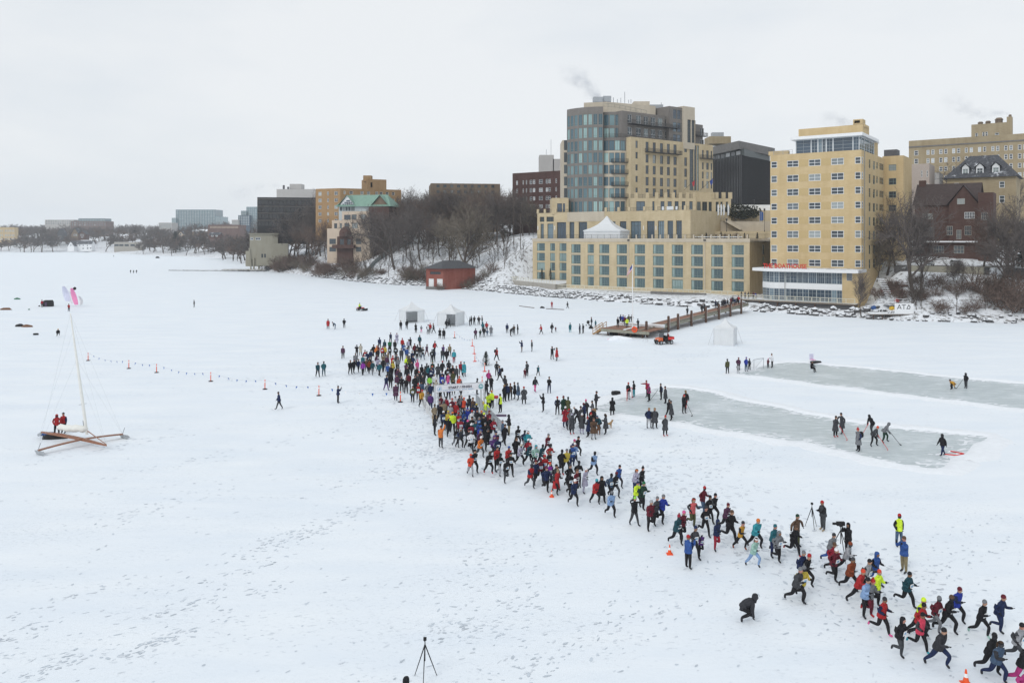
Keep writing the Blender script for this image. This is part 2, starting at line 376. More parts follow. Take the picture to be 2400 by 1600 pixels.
def hat_meshes():
 out={};k=lambda pr:[(r_*.80,z*.86-.005)for r_,z in pr]
 cap=[(.112,-.012),(.124,.0),(.127,.03),(.124,.065),(.112,.10),(.088,.135),(.05,.158),(.012,.164)]
 mb=MB();mb.lathe(k(cap),n=12);out['beanie']=mb.mesh('hat',smooth=True)
 mb=MB();mb.lathe(k(cap),n=12);mb.lathe(k([(.01,.15),(.045,.168),(.055,.20),(.04,.235),(.005,.245)]),n=8);out['pom']=mb.mesh('hat',smooth=True)
 mb=MB();n=12;rings=[]
 for r_,z,fx in((.105,-.20,-.03),(.118,-.11,-.02),(.124,-.02,-.02),(.118,.06,-.015),(.088,.115,-.01),(.034,.14,0)):
  ring=[]
  for j in range(n):
   a=6.283*j/n;x=r_*math.cos(a);y=r_*.9*math.sin(a)
   if math.cos(a)>.8 and z<.05:x=.058-abs(z)*.05
   ring.append((x+fx,y,z))
  rings.append(ring)
 for r0,r1 in zip(rings[:-1],rings[1:]):
  for j in range(n):mb.quad(r0[j],r0[(j+1)%n],r1[(j+1)%n],r1[j])
 mb.add(rings[-1],[tuple(range(n))]);out['hood']=mb.mesh('hood',smooth=True)
 mb=MB();mb.lathe([(.088,.0),(.097,.03),(.092,.07),(.07,.105),(.02,.12)],n=12)
 mb.tube([(-.06,0,.04),(-.095,0,-.05),(-.10,0,-.16),(-.10,0,-.25)],[.06,.07,.06,.03],7);out['hair']=mb.mesh('hair',smooth=True)
 mb=MB();mb.lathe([(.094,.012),(.101,.022),(.099,.062),(.093,.07)],n=12);out['band']=mb.mesh('headband',smooth=True)
 for m in out.values():m.materials.append(CM('black'))
 return out
HATS=hat_meshes()
def coat_mesh(b):
 mb=MB();n=12;rings=[]
 for r_,z in((.155*b,.06),(.175*b,-.10),(.205*b,-.30),(.225*b,-.47),(.20*b,-.475)):
  rings.append([(r_*math.cos(6.283*k/n)*.92,r_*math.sin(6.283*k/n)*1.08,z)for k in range(n)])
 for r0,r1 in zip(rings[:-1],rings[1:]):
  for k in range(n):mb.quad(r1[k],r1[(k+1)%n],r0[(k+1)%n],r0[k])
 m=mb.mesh('coat_skirt',smooth=True);m.materials.append(CM('black'));return m
def hem_mesh(b):
 mb=MB();n=12;rings=[]
 for r_,z in((.150*b,.07),(.168*b,-.04),(.172*b,-.13),(.15*b,-.135)):
  rings.append([(r_*math.cos(6.283*k/n)*.95,r_*math.sin(6.283*k/n)*1.05,z)for k in range(n)])
 for r0,r1 in zip(rings[:-1],rings[1:]):
  for k in range(n):mb.quad(r1[k],r1[(k+1)%n],r0[(k+1)%n],r0[k])
 m=mb.mesh('jacket_hem',smooth=True);m.materials.append(CM('black'));return m
COAT={k:coat_mesh(v)for k,v in(('s',.92),('m',1.06),('b',1.22))};HEM={k:hem_mesh(v)for k,v in(('s',.92),('m',1.06),('b',1.22))}
mb=MB();mb.box((0,0,0),(.012,.25,.20));BIB=mb.mesh('race_bib');BIB.materials.append(mat('band_white',(0.8,0.8,0.8),.5,.03))
mb=MB();mb.box((.008,0,0),(.006,.13,.09));BIBN=mb.mesh('bib_number');BIBN.materials.append(mat('logo_blue',(0.22,0.42,0.62),.7,.05))
mb=MB();mb.lathe([(.10,-.22),(.15,-.16),(.16,.0),(.14,.16),(.08,.22)],n=8);PACK=mb.mesh('backpack',smooth=True);PACK.materials.append(CM('black'))
def setm(o,cols):
 for i,c in enumerate(cols):
  o.material_slots[i].link='OBJECT';o.material_slots[i].material=CM(c)
for _p in POSES:
 for _b in 'smb':get_body(_p,_b)
 # ================================================================== GROUND, ICE, SHORE
def nlink(l,a,b):l.new(a,b)
def snow_lake_mat():
 m,n,l,b=_pr('lake_snow')
 b.inputs['Roughness'].default_value=0.6;b.inputs['Specular IOR Level'].default_value=0.15
 t=n.new('ShaderNodeTexCoord')
 def mapped(rot,sc):
  q=n.new('ShaderNodeMapping');q.inputs['Rotation'].default_value=(0,0,R(rot));q.inputs['Scale'].default_value=sc
  l.new(t.outputs['Object'],q.inputs[0]);return q.outputs[0]
 def noise(v,s,d=4,r=0.55):
  q=n.new('ShaderNodeTexNoise');q.inputs['Scale'].default_value=s;q.inputs['Detail'].default_value=d;q.inputs['Roughness'].default_value=r
  l.new(v,q.inputs[0]);return q.outputs[0]
 def ramp(v,a,c,ca=(0,0,0,1),cb=(1,1,1,1)):
  q=n.new('ShaderNodeValToRGB');q.color_ramp.elements[0].position=a;q.color_ramp.elements[1].position=c
  q.color_ramp.elements[0].color=ca;q.color_ramp.elements[1].color=cb;l.new(v,q.inputs[0]);return q.outputs[0]
 def mul(a,c):
  q=n.new('ShaderNodeMath');q.operation='MULTIPLY';l.new(a,q.inputs[0])
  if hasattr(c,'links'):l.new(c,q.inputs[1])
  else:q.inputs[1].default_value=c
  return q.outputs[0]
  # broad drifts
 base=ramp(noise(mapped(-42,(0.10,0.34,1)),1.0,5,0.6),0.32,0.70,(0.752,0.808,0.868,1),(0.822,0.862,0.898,1))
 # scuffed, wind-bared flecks of old ice, thick in a few trails
 fl=ramp(noise(mapped(-46,(1.5,3.4,1)),1.6,4,0.62),0.585,0.66)
 area=ramp(noise(mapped(-48,(0.05,0.22,1)),1.0,5,0.65),0.50,0.70)
 fine=ramp(noise(mapped(-40,(4.2,7.0,1)),1.0,3,0.6),0.57,0.70)
 area2=ramp(noise(mapped(20,(0.10,0.10,1)),1.0,4,0.65),0.42,0.66)
 k1=mul(mul(fl,area),0.85);k2=mul(mul(fine,area2),0.55)
 mxn=n.new('ShaderNodeMath');mxn.operation='MAXIMUM';l.new(k1,mxn.inputs[0]);l.new(k2,mxn.inputs[1])
 # footprints and ski scuffs, everywhere faint
 m1=n.new('ShaderNodeMixRGB');l.new(mxn.outputs[0],m1.inputs[0]);l.new(base,m1.inputs[1]);m1.inputs[2].default_value=(0.40,0.45,0.51,1)
 l.new(m1.outputs[0],b.inputs['Base Color'])
 bp=n.new('ShaderNodeBump');bp.inputs['Strength'].default_value=0.30;bp.inputs['Distance'].default_value=0.12
 h=n.new('ShaderNodeMath');h.operation='ADD';l.new(noise(mapped(-42,(0.45,1.3,1)),1.0,6,0.65),h.inputs[0]);l.new(mul(mxn.outputs[0],-0.6),h.inputs[1])
 l.new(h.outputs[0],bp.inputs['Height']);l.new(bp.outputs[0],b.inputs['Normal'])
 MATS['lake_snow']=m
 return m
def snowy(name,under,lo=0.45,hi=0.6,sc=0.35,nz=0.0,snowc=(0.80,0.83,0.87),sc2=2.2,bump=0.5):
 "snow lying in patches over another surface; nz > 0 lets it stay only on faces that look up"
 if name in MATS:return MATS[name]
 m,n,l,b=_pr(name)
 b.inputs['Roughness'].default_value=0.8;b.inputs['Specular IOR Level'].default_value=0.15
 t=n.new('ShaderNodeTexCoord');geo=n.new('ShaderNodeNewGeometry')
 a=n.new('ShaderNodeTexNoise');a.inputs['Scale'].default_value=sc;a.inputs['Detail'].default_value=8;a.inputs['Roughness'].default_value=0.72
 l.new(geo.outputs['Position'],a.inputs[0])
 c=n.new('ShaderNodeTexNoise');c.inputs['Scale'].default_value=sc2;c.inputs['Detail'].default_value=3;l.new(geo.outputs['Position'],c.inputs[0])
 v=a.outputs[0]
 if nz:
  sp=n.new('ShaderNodeSeparateXYZ');l.new(geo.outputs['Normal'],sp.inputs[0])
  ma=n.new('ShaderNodeMath');ma.operation='MULTIPLY_ADD';ma.inputs[1].default_value=nz;l.new(sp.outputs[2],ma.inputs[0]);l.new(a.outputs[0],ma.inputs[2])
  v=ma.outputs[0]
 r=n.new('ShaderNodeValToRGB');r.color_ramp.elements[0].position=lo;r.color_ramp.elements[1].position=hi;l.new(v,r.inputs[0])
 u=n.new('ShaderNodeValToRGB');u.color_ramp.elements[0].position=0.35;u.color_ramp.elements[1].position=0.65
 u.color_ramp.elements[0].color=tuple(x*0.7 for x in under)+(1,);u.color_ramp.elements[1].color=tuple(x*1.35 for x in under)+(1,);l.new(c.outputs[0],u.inputs[0])
 mm=n.new('ShaderNodeMixRGB');l.new(r.outputs[0],mm.inputs[0]);l.new(u.outputs[0],mm.inputs[1]);mm.inputs[2].default_value=tuple(snowc)+(1,)
 l.new(mm.outputs[0],b.inputs['Base Color'])
 bp=n.new('ShaderNodeBump');bp.inputs['Strength'].default_value=bump;bp.inputs['Distance'].default_value=0.4
 l.new(a.outputs[0],bp.inputs['Height']);l.new(bp.outputs[0],b.inputs['Normal'])
 MATS[name]=m
 return m
snow_lake_mat()
snowy('slope_snow',(0.11,0.095,0.085),0.36,0.50,0.7)
snowy('leaf_snow',(0.095,0.078,0.068),0.37,0.50,0.8)
snowy('rock',(0.085,0.083,0.085),0.86,1.0,0.9,0.75)
snowy('bush_snow',(0.05,0.045,0.035),0.75,0.95,1.2,0.5)
mat('snow_clean',(0.82,0.845,0.875),0.6,0.03,1.2,bump=0.5)
mat('snow_bank',(0.81,0.84,0.875),0.6,0.04,2.0,bump=0.8)
# the frozen lake, one sheet out to the horizon
lk=MB()
xs=[-3000,-900,-300,-120,-60,-30,0,30,60,120,300,1500];ys=[-200,0,30,60,90,130,180,250,400,800,1500,2700]
for i in range(len(xs)-1):
 for j in range(len(ys)-1):
  lk.quad((xs[i],ys[j],0),(xs[i+1],ys[j],0),(xs[i+1],ys[j+1],0),(xs[i],ys[j+1],0))
structure(lk.build('frozen_lake',MATS['lake_snow']))
# ---- terrain lofted inland from the shoreline
RS=[0,2.5,6,10,16,26.6,28.4,36,48,70,110,200,600,1450]
PR_R=[-.3,1.0,2.2,3.6,5.2,7.6,8.4,9.4,10.6,14,20,26,28,30]
PR_B=[-.3,.5,.7,.7,.8,1.4,2.2,6,11,15,20,26,28,30]
PR_H=[-.3,.7,1.2,1.5,1.6,1.6,1.6,1.6,10,17,22,26,28,30]
PR_L=[-.3,1.0,2.4,4.6,8.0,12.5,13.2,17.4,18.8,19.6,23,26,28,30]
PR_G=[-.3,.8,1.9,3.6,6.4,9.8,10.4,13.6,16.6,18.5,22,26,28,30]
PR_C=[-.3,.6,1.4,2.6,4.5,6.6,7.0,8.5,10.5,12.5,15,20,26,30]
PR_F=[-.3,.5,.9,1.2,1.5,2.0,2.2,2.8,4.2,7.5,13,19,25,28]
IR,IL=N,Vector((0.16,0.987,0))
SHORE=[((3300,778),PR_R,IR),((2700,765),PR_R,IR),((2400,758),PR_R,IR),((2206,754),PR_R,IR),((2090,750),PR_R,IR),((2040,747),PR_R,IR),((1995,744),PR_B,IR),((1908,739),PR_B,IR),((1789,732),PR_B,IR),
((1710,722),PR_H,IR),((1608,719),PR_H,IR),((1480,710),PR_H,IR),((1404,705),PR_H,IR),((1340,699),PR_H,IR),((1290,696),PR_H,IR),((1245,692),PR_H,IR),((1180,686),PR_H,IR),((1150,683),PR_H,IR),((1118,680),PR_L,IR),
((1100,678),PR_L,IR),((1040,671),PR_L,IR),((985,669),PR_G,IR),((930,667),PR_G,IR),((850,661),PR_G,IR),((760,651),PR_G,Vector((.5,.866,0))),((690,642),PR_G,Vector((.42,.9,0))),
((640,637),PR_C,Vector((.38,.92,0))),((600,631),PR_C,Vector((.35,.93,0))),((572,620),PR_C,Vector((.45,.89,0))),((552,609),PR_F,Vector((.5,.866,0))),((500,604),PR_F,Vector((.35,.93,0))),((420,600.5),PR_F,IL),((330,597),PR_F,IL),((200,591),PR_F,IL),((60,590),PR_F,IL),
((-120,589),PR_F,IL),((-900,586),PR_F,IL)]
SH=[]
for k,(px,pr,idr)in enumerate(SHORE):
 p=G(*px)
 SH.append((p,pr,idr.normalized()))
 if k+1<len(SHORE):
  q=G(*SHORE[k+1][0]);npr=SHORE[k+1][1];nd=SHORE[k+1][2]
  m=min(8,int((q-p).length/14))
  for j in range(1,m+1):
   t=j/(m+1);jit=Vector((random.uniform(-1,1),random.uniform(-1,1),0))*0.7
   SH.append((p.lerp(q,t)+jit,[a*(1-t)+b*t for a,b in zip(pr,npr)],idr.lerp(nd,t).normalized()))
rnd=random.Random(5)
tb=MB();W_=len(RS);tv=[];tf=[];tm=[]
for i,(p,pr,d)in enumerate(SH):
 for j,r in enumerate(RS):
  q=p+d*r
  tv.append((q.x,q.y,pr[j]+(rnd.uniform(-.35,.35)if 0<j<9 else 0)))
for i in range(len(SH)-1):
 for j in range(W_-1):
  tf.append((i*W_+j,i*W_+j+1,(i+1)*W_+j+1,(i+1)*W_+j))
  far=SH[i][0].y>560
  tm.append(0 if(far or j>=8)else(1 if SH[i][1][5]>5 and SH[i][0].y>262 else 0))
tb.v,tb.f,tb.m=tv,tf,tm
ter=structure(tb.build('hillside',[MATS['slope_snow'],MATS['leaf_snow']],smooth=True))
from mathutils.bvhtree import BVHTree
TBVH=BVHTree.FromPolygons([Vector(v)for v in tv],tf)
def gz(x,y,default=0.0):
 h=TBVH.ray_cast(Vector((x,y,200)),Vector((0,0,-1)))
 return max(h[0].z,0.0)if h[0]is not None else default
def on_slope(x,y):
 "terrain point seen at photo pixel"
 d=Vector(((x-CX)/F,1,-(y-YH)/F)).normalized()
 h=TBVH.ray_cast(Vector((0,0,HC)),d)
 return h[0]if h[0]is not None else G(x,max(y,YH+5))
 # ---- rinks: cleared ice with ploughed banks
c6=crop(1350,780,2.24)
def ice_mat():
 m,n,l,b=_pr('rink_ice')
 b.inputs['Roughness'].default_value=0.42;b.inputs['Specular IOR Level'].default_value=0.35
 t=n.new('ShaderNodeTexCoord')
 q=n.new('ShaderNodeMapping');q.inputs['Rotation'].default_value=(0,0,R(18));q.inputs['Scale'].default_value=(0.5,2.2,1);l.new(t.outputs['Object'],q.inputs[0])
 a=n.new('ShaderNodeTexNoise');a.inputs['Scale'].default_value=1.0;a.inputs['Detail'].default_value=7;a.inputs['Roughness'].default_value=0.72;l.new(q.outputs[0],a.inputs[0])
 r=n.new('ShaderNodeValToRGB');e=r.color_ramp.elements
 e[0].position=0.34;e[0].color=(0.41,0.465,0.485,1);e[1].position=0.70;e[1].color=(0.76,0.80,0.83,1)
 x=e.new(0.55);x.color=(0.50,0.56,0.58,1)
 l.new(a.outputs[0],r.inputs[0])
 q2=n.new('ShaderNodeMapping');q2.inputs['Rotation'].default_value=(0,0,R(-35));q2.inputs['Scale'].default_value=(.5,7,1);l.new(t.outputs['Object'],q2.inputs[0])
 s2=n.new('ShaderNodeTexNoise');s2.inputs['Scale'].default_value=1.3;s2.inputs['Detail'].default_value=5;s2.inputs['Roughness'].default_value=.75;l.new(q2.outputs[0],s2.inputs[0])
 s3=n.new('ShaderNodeTexNoise');s3.inputs['Scale'].default_value=.16;s3.inputs['Detail'].default_value=6;s3.inputs['Roughness'].default_value=.7;l.new(t.outputs['Object'],s3.inputs[0])
 ad=n.new('ShaderNodeMath');ad.operation='ADD';l.new(s2.outputs[0],ad.inputs[0]);l.new(s3.outputs[0],ad.inputs[1])
 r2=n.new('ShaderNodeValToRGB');r2.color_ramp.elements[0].position=1.02/2;r2.color_ramp.elements[1].position=1.28/2;hf=n.new('ShaderNodeMath');hf.operation='MULTIPLY';hf.inputs[1].default_value=.5;l.new(ad.outputs[0],hf.inputs[0]);l.new(hf.outputs[0],r2.inputs[0])
 mm=n.new('ShaderNodeMixRGB');l.new(r2.outputs[0],mm.inputs[0]);l.new(r.outputs[0],mm.inputs[1]);mm.inputs[2].default_value=(.78,.82,.86,1)
 l.new(mm.outputs[0],b.inputs['Base Color'])
 MATS['rink_ice']=m
ice_mat()
def smooth_poly(pts,it=2):
 for _ in range(it):
  o=[]
  for i in range(len(pts)):
   a,b=pts[i],pts[(i+1)%len(pts)]
   o+=[a.lerp(b,.25),a.lerp(b,.75)]
  pts=o
 return pts
def rink(poly,label):
 g=[G(*c6(*p))for p in poly]
 rr=random.Random(len(poly))
 ring=[]
 for i in range(len(g)):
  a,b=g[i],g[(i+1)%len(g)]
  k=max(1,int((b-a).length/1.6))
  for j in range(k):
   ring.append(a.lerp(b,j/k)+Vector((rr.gauss(0,.26),rr.gauss(0,.26),0)))
 ring=smooth_poly(ring,1)
 mb=MB();mb.add([(p.x,p.y,0.006)for p in ring],[tuple(range(len(ring)))])
 o=mb.build('ice_rink',MATS['rink_ice']);structure(o)
 # ploughed banks
 bk=MB();n=len(ring);prof=[(-.25,-.02),(.08,.07),(.38,.17),(.80,.13),(1.35,.05),(2.1,-.03)]
 cen=sum(ring,Vector())/n;sg_=1 if sum(ring[i-1].x*ring[i].y-ring[i].x*ring[i-1].y for i in range(n))>0 else-1
 idx=[]
 for i in range(n):
  t=(ring[(i+1)%n]-ring[i-1]).normalized();out=Vector((t.y,-t.x,0))*sg_
  s=0.65+0.6*rr.random()
  for d,h in prof:bk.v.append(tuple(ring[i]+out*(d*(0.8+.4*rr.random()))+Vector((0,0,h*s if h>0 else h))))
 k=len(prof)
 for i in range(n):
  for j in range(k-1):
   bk.f.append((i*k+j,i*k+j+1,((i+1)%n)*k+j+1,((i+1)%n)*k+j));bk.m.append(0)
 for i in range(n*5):
  c=ring[rr.randrange(n)];c=c+(cen-c).normalized()*abs(rr.gauss(0,.55))+Vector((rr.gauss(0,.5),rr.gauss(0,.5),0));L,w=rr.uniform(.12,.7),rr.uniform(.06,.22);a=rr.uniform(-.5,.9);ca,sa=math.cos(a),math.sin(a);z_=rr.uniform(.009,.022)
  bk.add([(c.x+ca*L*math.cos(j*1.047)-sa*w*math.sin(j*1.047),c.y+sa*L*math.cos(j*1.047)+ca*w*math.sin(j*1.047),z_)for j in range(6)],[(0,1,2,3,4,5)])
 structure(bk.build('snow_bank',MATS['snow_bank'],smooth=True))
rink([(60,400),(150,372),(270,330),(430,285),(585,290),(1030,385),(1300,440),(1600,490),(2180,545),(2080,610),(1890,715),(1700,690),(1300,600),(1000,550),(760,510),(500,460),(330,440),(130,412)],'')
rink([(830,218),(930,190),(1010,168),(1110,152),(1300,165),(1700,205),(2050,240),(2352,268),(2900,320),(2900,470),(2352,405),(2000,360),(1500,300),(1100,245)],'')
# ---- riprap
def rock_meshes():
 out=[]
 for k in range(7):
  bm=bmesh.new();bmesh.ops.create_icosphere(bm,subdivisions=1 if k<5 else 2,radius=1.0)
  rr=random.Random(k+40);sc=Vector((rr.uniform(.7,1.15),rr.uniform(.65,1.0),rr.uniform(.6,.95)))
  for v in bm.verts:v.co=Vector((v.co.x*sc.x,v.co.y*sc.y,v.co.z*sc.z))*rr.uniform(.8,1.16)
  me=bpy.data.meshes.new('rock');bm.to_mesh(me);bm.free();me.materials.append(MATS['rock']);out.append(me)
 return out
ROCKS=rock_meshes()
def shore_pt(x):
 for k in range(len(SHORE)-1):
  a,b=SHORE[k][0],SHORE[k+1][0]
  if b[0]<=x<=a[0]:
   t=(a[0]-x)/(a[0]-b[0]);return G(*a).lerp(G(*b),t)
def rock_bank(name,x0,x1,n,rmax,s0,s1,inl=N,part_share=1.0,seed=1,z_extra=0.05,cap=300,rmin=-0.8):
 "n boulders along a reach of shore; the larger are single rocks, the rest one mass"
 rr=random.Random(seed)
 base=shore_pt((x0+x1)/2);e=bpy.data.objects.new(name,None);COL.objects.link(e);e.location=base;structure(e)
 rest=MB();cnt=0
 for i in range(n):
  p=shore_pt(rr.uniform(x0,x1))+inl*rr.uniform(rmin,rmax)
  s=rr.uniform(s0,s1)*(1 if rr.random()>.2 else 1.25)
  z=gz(p.x,p.y)+z_extra+rr.uniform(-.1,.25)*s
  me=ROCKS[rr.randrange(7)];rot=rr.uniform(0,6.28)
  if rr.random()<part_share and cnt<cap:
   o=mobj('rock',me,None,e,Vector((p.x,p.y,z))-base,rot);o.scale=(s,s*rr.uniform(.8,1.2),s*rr.uniform(.8,1.2));cnt+=1
  else:
   me=ROCKS[rr.randrange(5)];ca,sa=math.cos(rot),math.sin(rot)
   rest.add([(p.x+s*(v.co.x*ca-v.co.y*sa),p.y+s*(v.co.x*sa+v.co.y*ca),z+s*v.co.z)for v in me.vertices],[tuple(f.vertices)for f in me.polygons])
 if rest.f:
  o=rest.build('small_rocks',MATS['rock'],e,base);o['kind']='stuff'
rock_bank('riprap',1385,1735,120,5.5,.4,.85,seed=3)
rock_bank('riprap',1240,1390,150,6,.3,.7,seed=4,part_share=.45)
rock_bank('riprap',1045,1245,420,8,.3,.62,seed=5,part_share=.12)
rock_bank('riprap',1770,2045,80,5.5,.45,.95,seed=6)
rock_bank('riprap',2045,2420,60,4,.3,.65,seed=7)
rock_bank('riprap',720,1000,300,5,.3,.7,seed=8,part_share=.1)
# breakwater running out to the left of the concrete house
bw=bpy.data.objects.new('breakwater',None);COL.objects.link(bw);structure(bw);rr=random.Random(9)
b0,b1=G(398,634),G(605,635);bw.location=b0;rest=MB();cnt=0
for i in range(420):
 t=rr.random();w=0.3+t*1.6
 p=b0.lerp(b1,t)+Vector((rr.gauss(0,1)*1.5,rr.gauss(0,1)*w*1.2,0));s=rr.uniform(.5,1.15)*(.6+.4*t)
 if s>1.0 and cnt<60:
  o=mobj('rock',ROCKS[rr.randrange(7)],None,bw,Vector((p.x,p.y,.15))-b0,rr.uniform(0,6));o.scale=(s,s,s);cnt+=1
 else:
  me=ROCKS[rr.randrange(5)]
  rest.add([(p.x+s*v.co.x,p.y+s*v.co.y,.12+s*v.co.z*0.9)for v in me.vertices],[tuple(f.vertices)for f in me.polygons])
o=rest.build('small_rocks',MATS['rock'],bw,b0);o['kind']='stuff'
# ---- scuffs and footprints: bare flecks of grey ice along trails, under the runners and round the gatherings
mat('scuff',(0.54,0.595,0.655),.6,.22,.6)
fp_=MB();rr=random.Random(61)
mat('scuff_pale',(0.655,0.70,0.755),.6,.15,.6)
def fleck(x,y,L,w,a,mi=None):
 ca,sa=math.cos(a),math.sin(a);n=6;z_=rr.uniform(.003,.016)
 fp_.add([(x+ca*L*math.cos(6.283*k/n)*rr.uniform(.6,1.1)-sa*w*math.sin(6.283*k/n),y+sa*L*math.cos(6.283*k/n)+ca*w*math.sin(6.283*k/n)*rr.uniform(.6,1.2),z_)for k in range(n)],[tuple(range(n))],(1 if rr.random()<.4 else 0)if mi is None else mi)
def patch(cx,cy,n,sl,sw,ang,size):
 ca,sa=math.cos(ang),math.sin(ang)
 for _ in range(n):
  u,v=rr.gauss(0,sl),rr.gauss(0,sw);fleck(cx+ca*u-sa*v,cy+sa*u+ca*v,size*rr.uniform(.4,2.0),size*rr.uniform(.2,.75),ang+rr.gauss(-.3,.45))
for x,y,n,sl,sw in[(370,1505,70,1.1,.3),(130,1560,50,.9,.3),(430,1420,45,1.3,.5),(700,1255,120,2.2,.7),(560,1340,40,1.6,.5),(860,1190,50,1.8,.5),(1080,1470,60,.8,.8),(1200,1420,60,1.5,1.0),(600,1390,25,.8,.4),(100,1420,40,2.5,.25),(60,1480,30,1.2,.3),(380,1185,60,3,.8),(1150,1330,50,2.2,1.4),(1250,1560,70,1.3,.8),(1500,1450,60,2,1.4),(2150,1350,60,2.2,1.2),(2250,1270,60,2.5,1.2),(1700,1090,90,4,1.5),(1600,1040,60,3,1),(1020,1060,110,2.4,1.3),(1100,1050,80,2,1),(1330,1010,60,3,1.2),(900,1110,70,3,.8),(250,1050,60,4,.6),(600,1050,60,5,.8),(1420,880,60,6,2),(1300,840,60,6,2),(1650,830,60,8,1.5),(1500,830,60,6,2)]:
 p=G(x,y);patch(p.x,p.y,n,sl,sw,R(47),.075+p.y*.0007)
ra,rb_=G(1090,990),G(2330,1540)
for i in range(850):
 t=rr.random()**.8;p=ra.lerp(rb_,t);fleck(p.x+rr.gauss(0,2.0),p.y+rr.gauss(0,2.0),rr.uniform(.05,.12)*rr.choice((1,1,1.8)),rr.uniform(.02,.06),rr.uniform(0,3.14))
for i in range(420):
 x,y=rr.uniform(0,2400),640+960*rr.random()**.7;p=G(x,y);fleck(p.x,p.y,rr.uniform(.04,.10)*rr.choice((1,1,2.2))+p.y*.0006,rr.uniform(.02,.06),rr.uniform(.3,1.2))
for(xa,ya,xb,yb)in[(0,1530,900,1170),(30,1500,330,1190),(900,1600,1300,1230),(1300,1560,1700,1150),(1700,1600,2400,1250),(640,960,200,870),(780,940,1000,1040),(1300,1000,1700,800),(1560,830,1900,1000),(2080,1330,1900,1130),(0,1180,700,1110)]:
 a,b=G(xa,ya),G(xb,yb);L=(b-a).length;k=int(L/.7)
 for i in range(k):
  if rr.random()<.35:continue
  p=a.lerp(b,i/k);fleck(p.x+rr.gauss(0,.22),p.y+rr.gauss(0,.22)+.5*math.sin(i*.05),rr.uniform(.09,.16),rr.uniform(.04,.07),math.atan2(b.y-a.y,b.x-a.x)+rr.gauss(0,.3))
for x,y,n,sl,sw,an in[(900,870,500,9,7,0),(1040,960,500,7,3.5,2.2),(1100,1040,500,5,3,2.2),(1200,930,250,7,4,0),(1330,990,250,5,3,0),(1250,780,200,16,8,0),(1000,770,200,14,8,0),(1480,1110,350,5,2.5,2.2),(1850,1280,350,4.5,2,2.2),(1540,950,150,6,3,0)]:
 p=G(x,y);ca,sa=math.cos(an),math.sin(an)
 for _ in range(n):u,v=rr.gauss(0,sl),rr.gauss(0,sw);fleck(p.x+ca*u-sa*v,p.y+sa*u+ca*v,rr.uniform(.08,.28),rr.uniform(.05,.13),rr.uniform(0,3.14),0 if rr.random()<.25 else 1)
o=fp_.build('footprints',[MATS['scuff'],MATS['scuff_pale']]);tag(o,'grey footprints and scuffs scattered over the lake snow','footprints',kind='stuff')
# ================================================================== HOTEL ON THE WATER
brick_mat('stone_yellow',(0.55,0.445,0.275),(0.64,0.56,0.42),0.20)
brick_mat('stone_pale',(0.52,0.455,0.36),(0.60,0.55,0.46),0.14)
brick_mat('panel_brown',(0.185,0.170,0.158),(0.25,0.235,0.22),0.10)
mat('dark_metal',(0.035,0.036,0.04),0.5,0.1)
mat('frame_dark',(0.07,0.085,0.085),0.45,0.08)
mat('frame_teal',(0.16,0.23,0.22),0.45,0.08)
mat('frame_white',(0.72,0.74,0.75),0.5,0.04)
mat('white_paint',(0.78,0.79,0.80),0.5,0.04)
mat('roof_dark',(0.10,0.10,0.105),0.8,0.15)
mat('metal_grey',(0.36,0.38,0.40),0.45,0.12,metal=0.3)
snowy('roof_snow',(0.16,0.15,0.145),0.40,0.52,0.25,bump=0.2)
glass_mat('glass_teal',(0.058,0.105,0.118),(0.24,0.33,0.32),0.25,curtain=0.22)
glass_mat('glass_bow',(0.055,0.115,0.15),(0.36,0.53,0.51),0.6)
glass_mat('glass_dark',(0.030,0.045,0.055),(0.22,0.27,0.27),0.22)
glass_mat('glass_room',(0.040,0.055,0.070),(0.36,0.40,0.40),0.35)
glass_mat('glass_blue',(0.055,0.085,0.12),(0.20,0.28,0.33),0.3)
def sides(mb,face,u0,u1,z0,z1,depth,mi=0,roofmi=None,left=True,right=True,back=True,rops=None):
 a,b=face.pt(u0,z0),face.pt(u1,z0);c,d=face.pt(u1,z0,-depth),face.pt(u0,z0,-depth)
 up=Vector((0,0,z1-z0))
 if left:mb.quad(d,a,a+up,d+up,mi)
 if right:
  if rops is None:mb.quad(b,c,c+up,b+up,mi)
  else:
   fr=Face(b,c);wall(mb,fr,0,depth,z0,z1,rops,mi)
 if back:mb.quad(c,d,d+up,c+up,mi)
 if roofmi is not None:mb.quad(a+up,b+up,c+up,d+up,roofmi)
def blk(mb,face,u0,u1,z0,z1,depth,ops=(),mi=0,roofmi=None,rops=None,left=True,right=True,wd=0.28):
 wall(mb,face,u0,u1,z0,z1,ops,mi,wd);sides(mb,face,u0,u1,z0,z1,depth,mi,roofmi,left,right,True,rops)
def rail(parent,org,pts,h,step,m,bars=0.0,name='railing',w=0.06,cap=0.0):
 "posts, top and bottom rail and thin balusters along a polyline"
 mb=MB()
 for a,b in zip(pts[:-1],pts[1:]):
  a,b=Vector(a),Vector(b);L=(b-a).length;n=max(1,round(L/step))
  for i in range(n+1):
   p=a.lerp(b,i/n);mb.box((p.x,p.y,p.z+h/2),(w,w,h))
  up=Vector((0,0,h));mb.bar(a+up,b+up,w*1.1,w);mb.bar(a+Vector((0,0,h*.12)),b+Vector((0,0,h*.12)),w*.7,w*.7)
  if bars:
   k=int(L/bars)
   for i in range(1,k):
    p=a.lerp(b,i/k);mb.box((p.x,p.y,p.z+h*.55),(w*.4,w*.4,h*.82))
  else:
   mb.bar(a+up*.55,b+up*.55,w*.6,w*.6)
 return mb.build(name,m if not isinstance(m,str)else MATS[m],parent,org)
def addwins(parent,org,face,ops,style,depth=0.18):
 for o in ops:window(parent,org,face,o,style,depth)
c1,c2=crop(1200,200,3.92),crop(1200,450,3.92)
def X1(x):return 1200+x/3.92
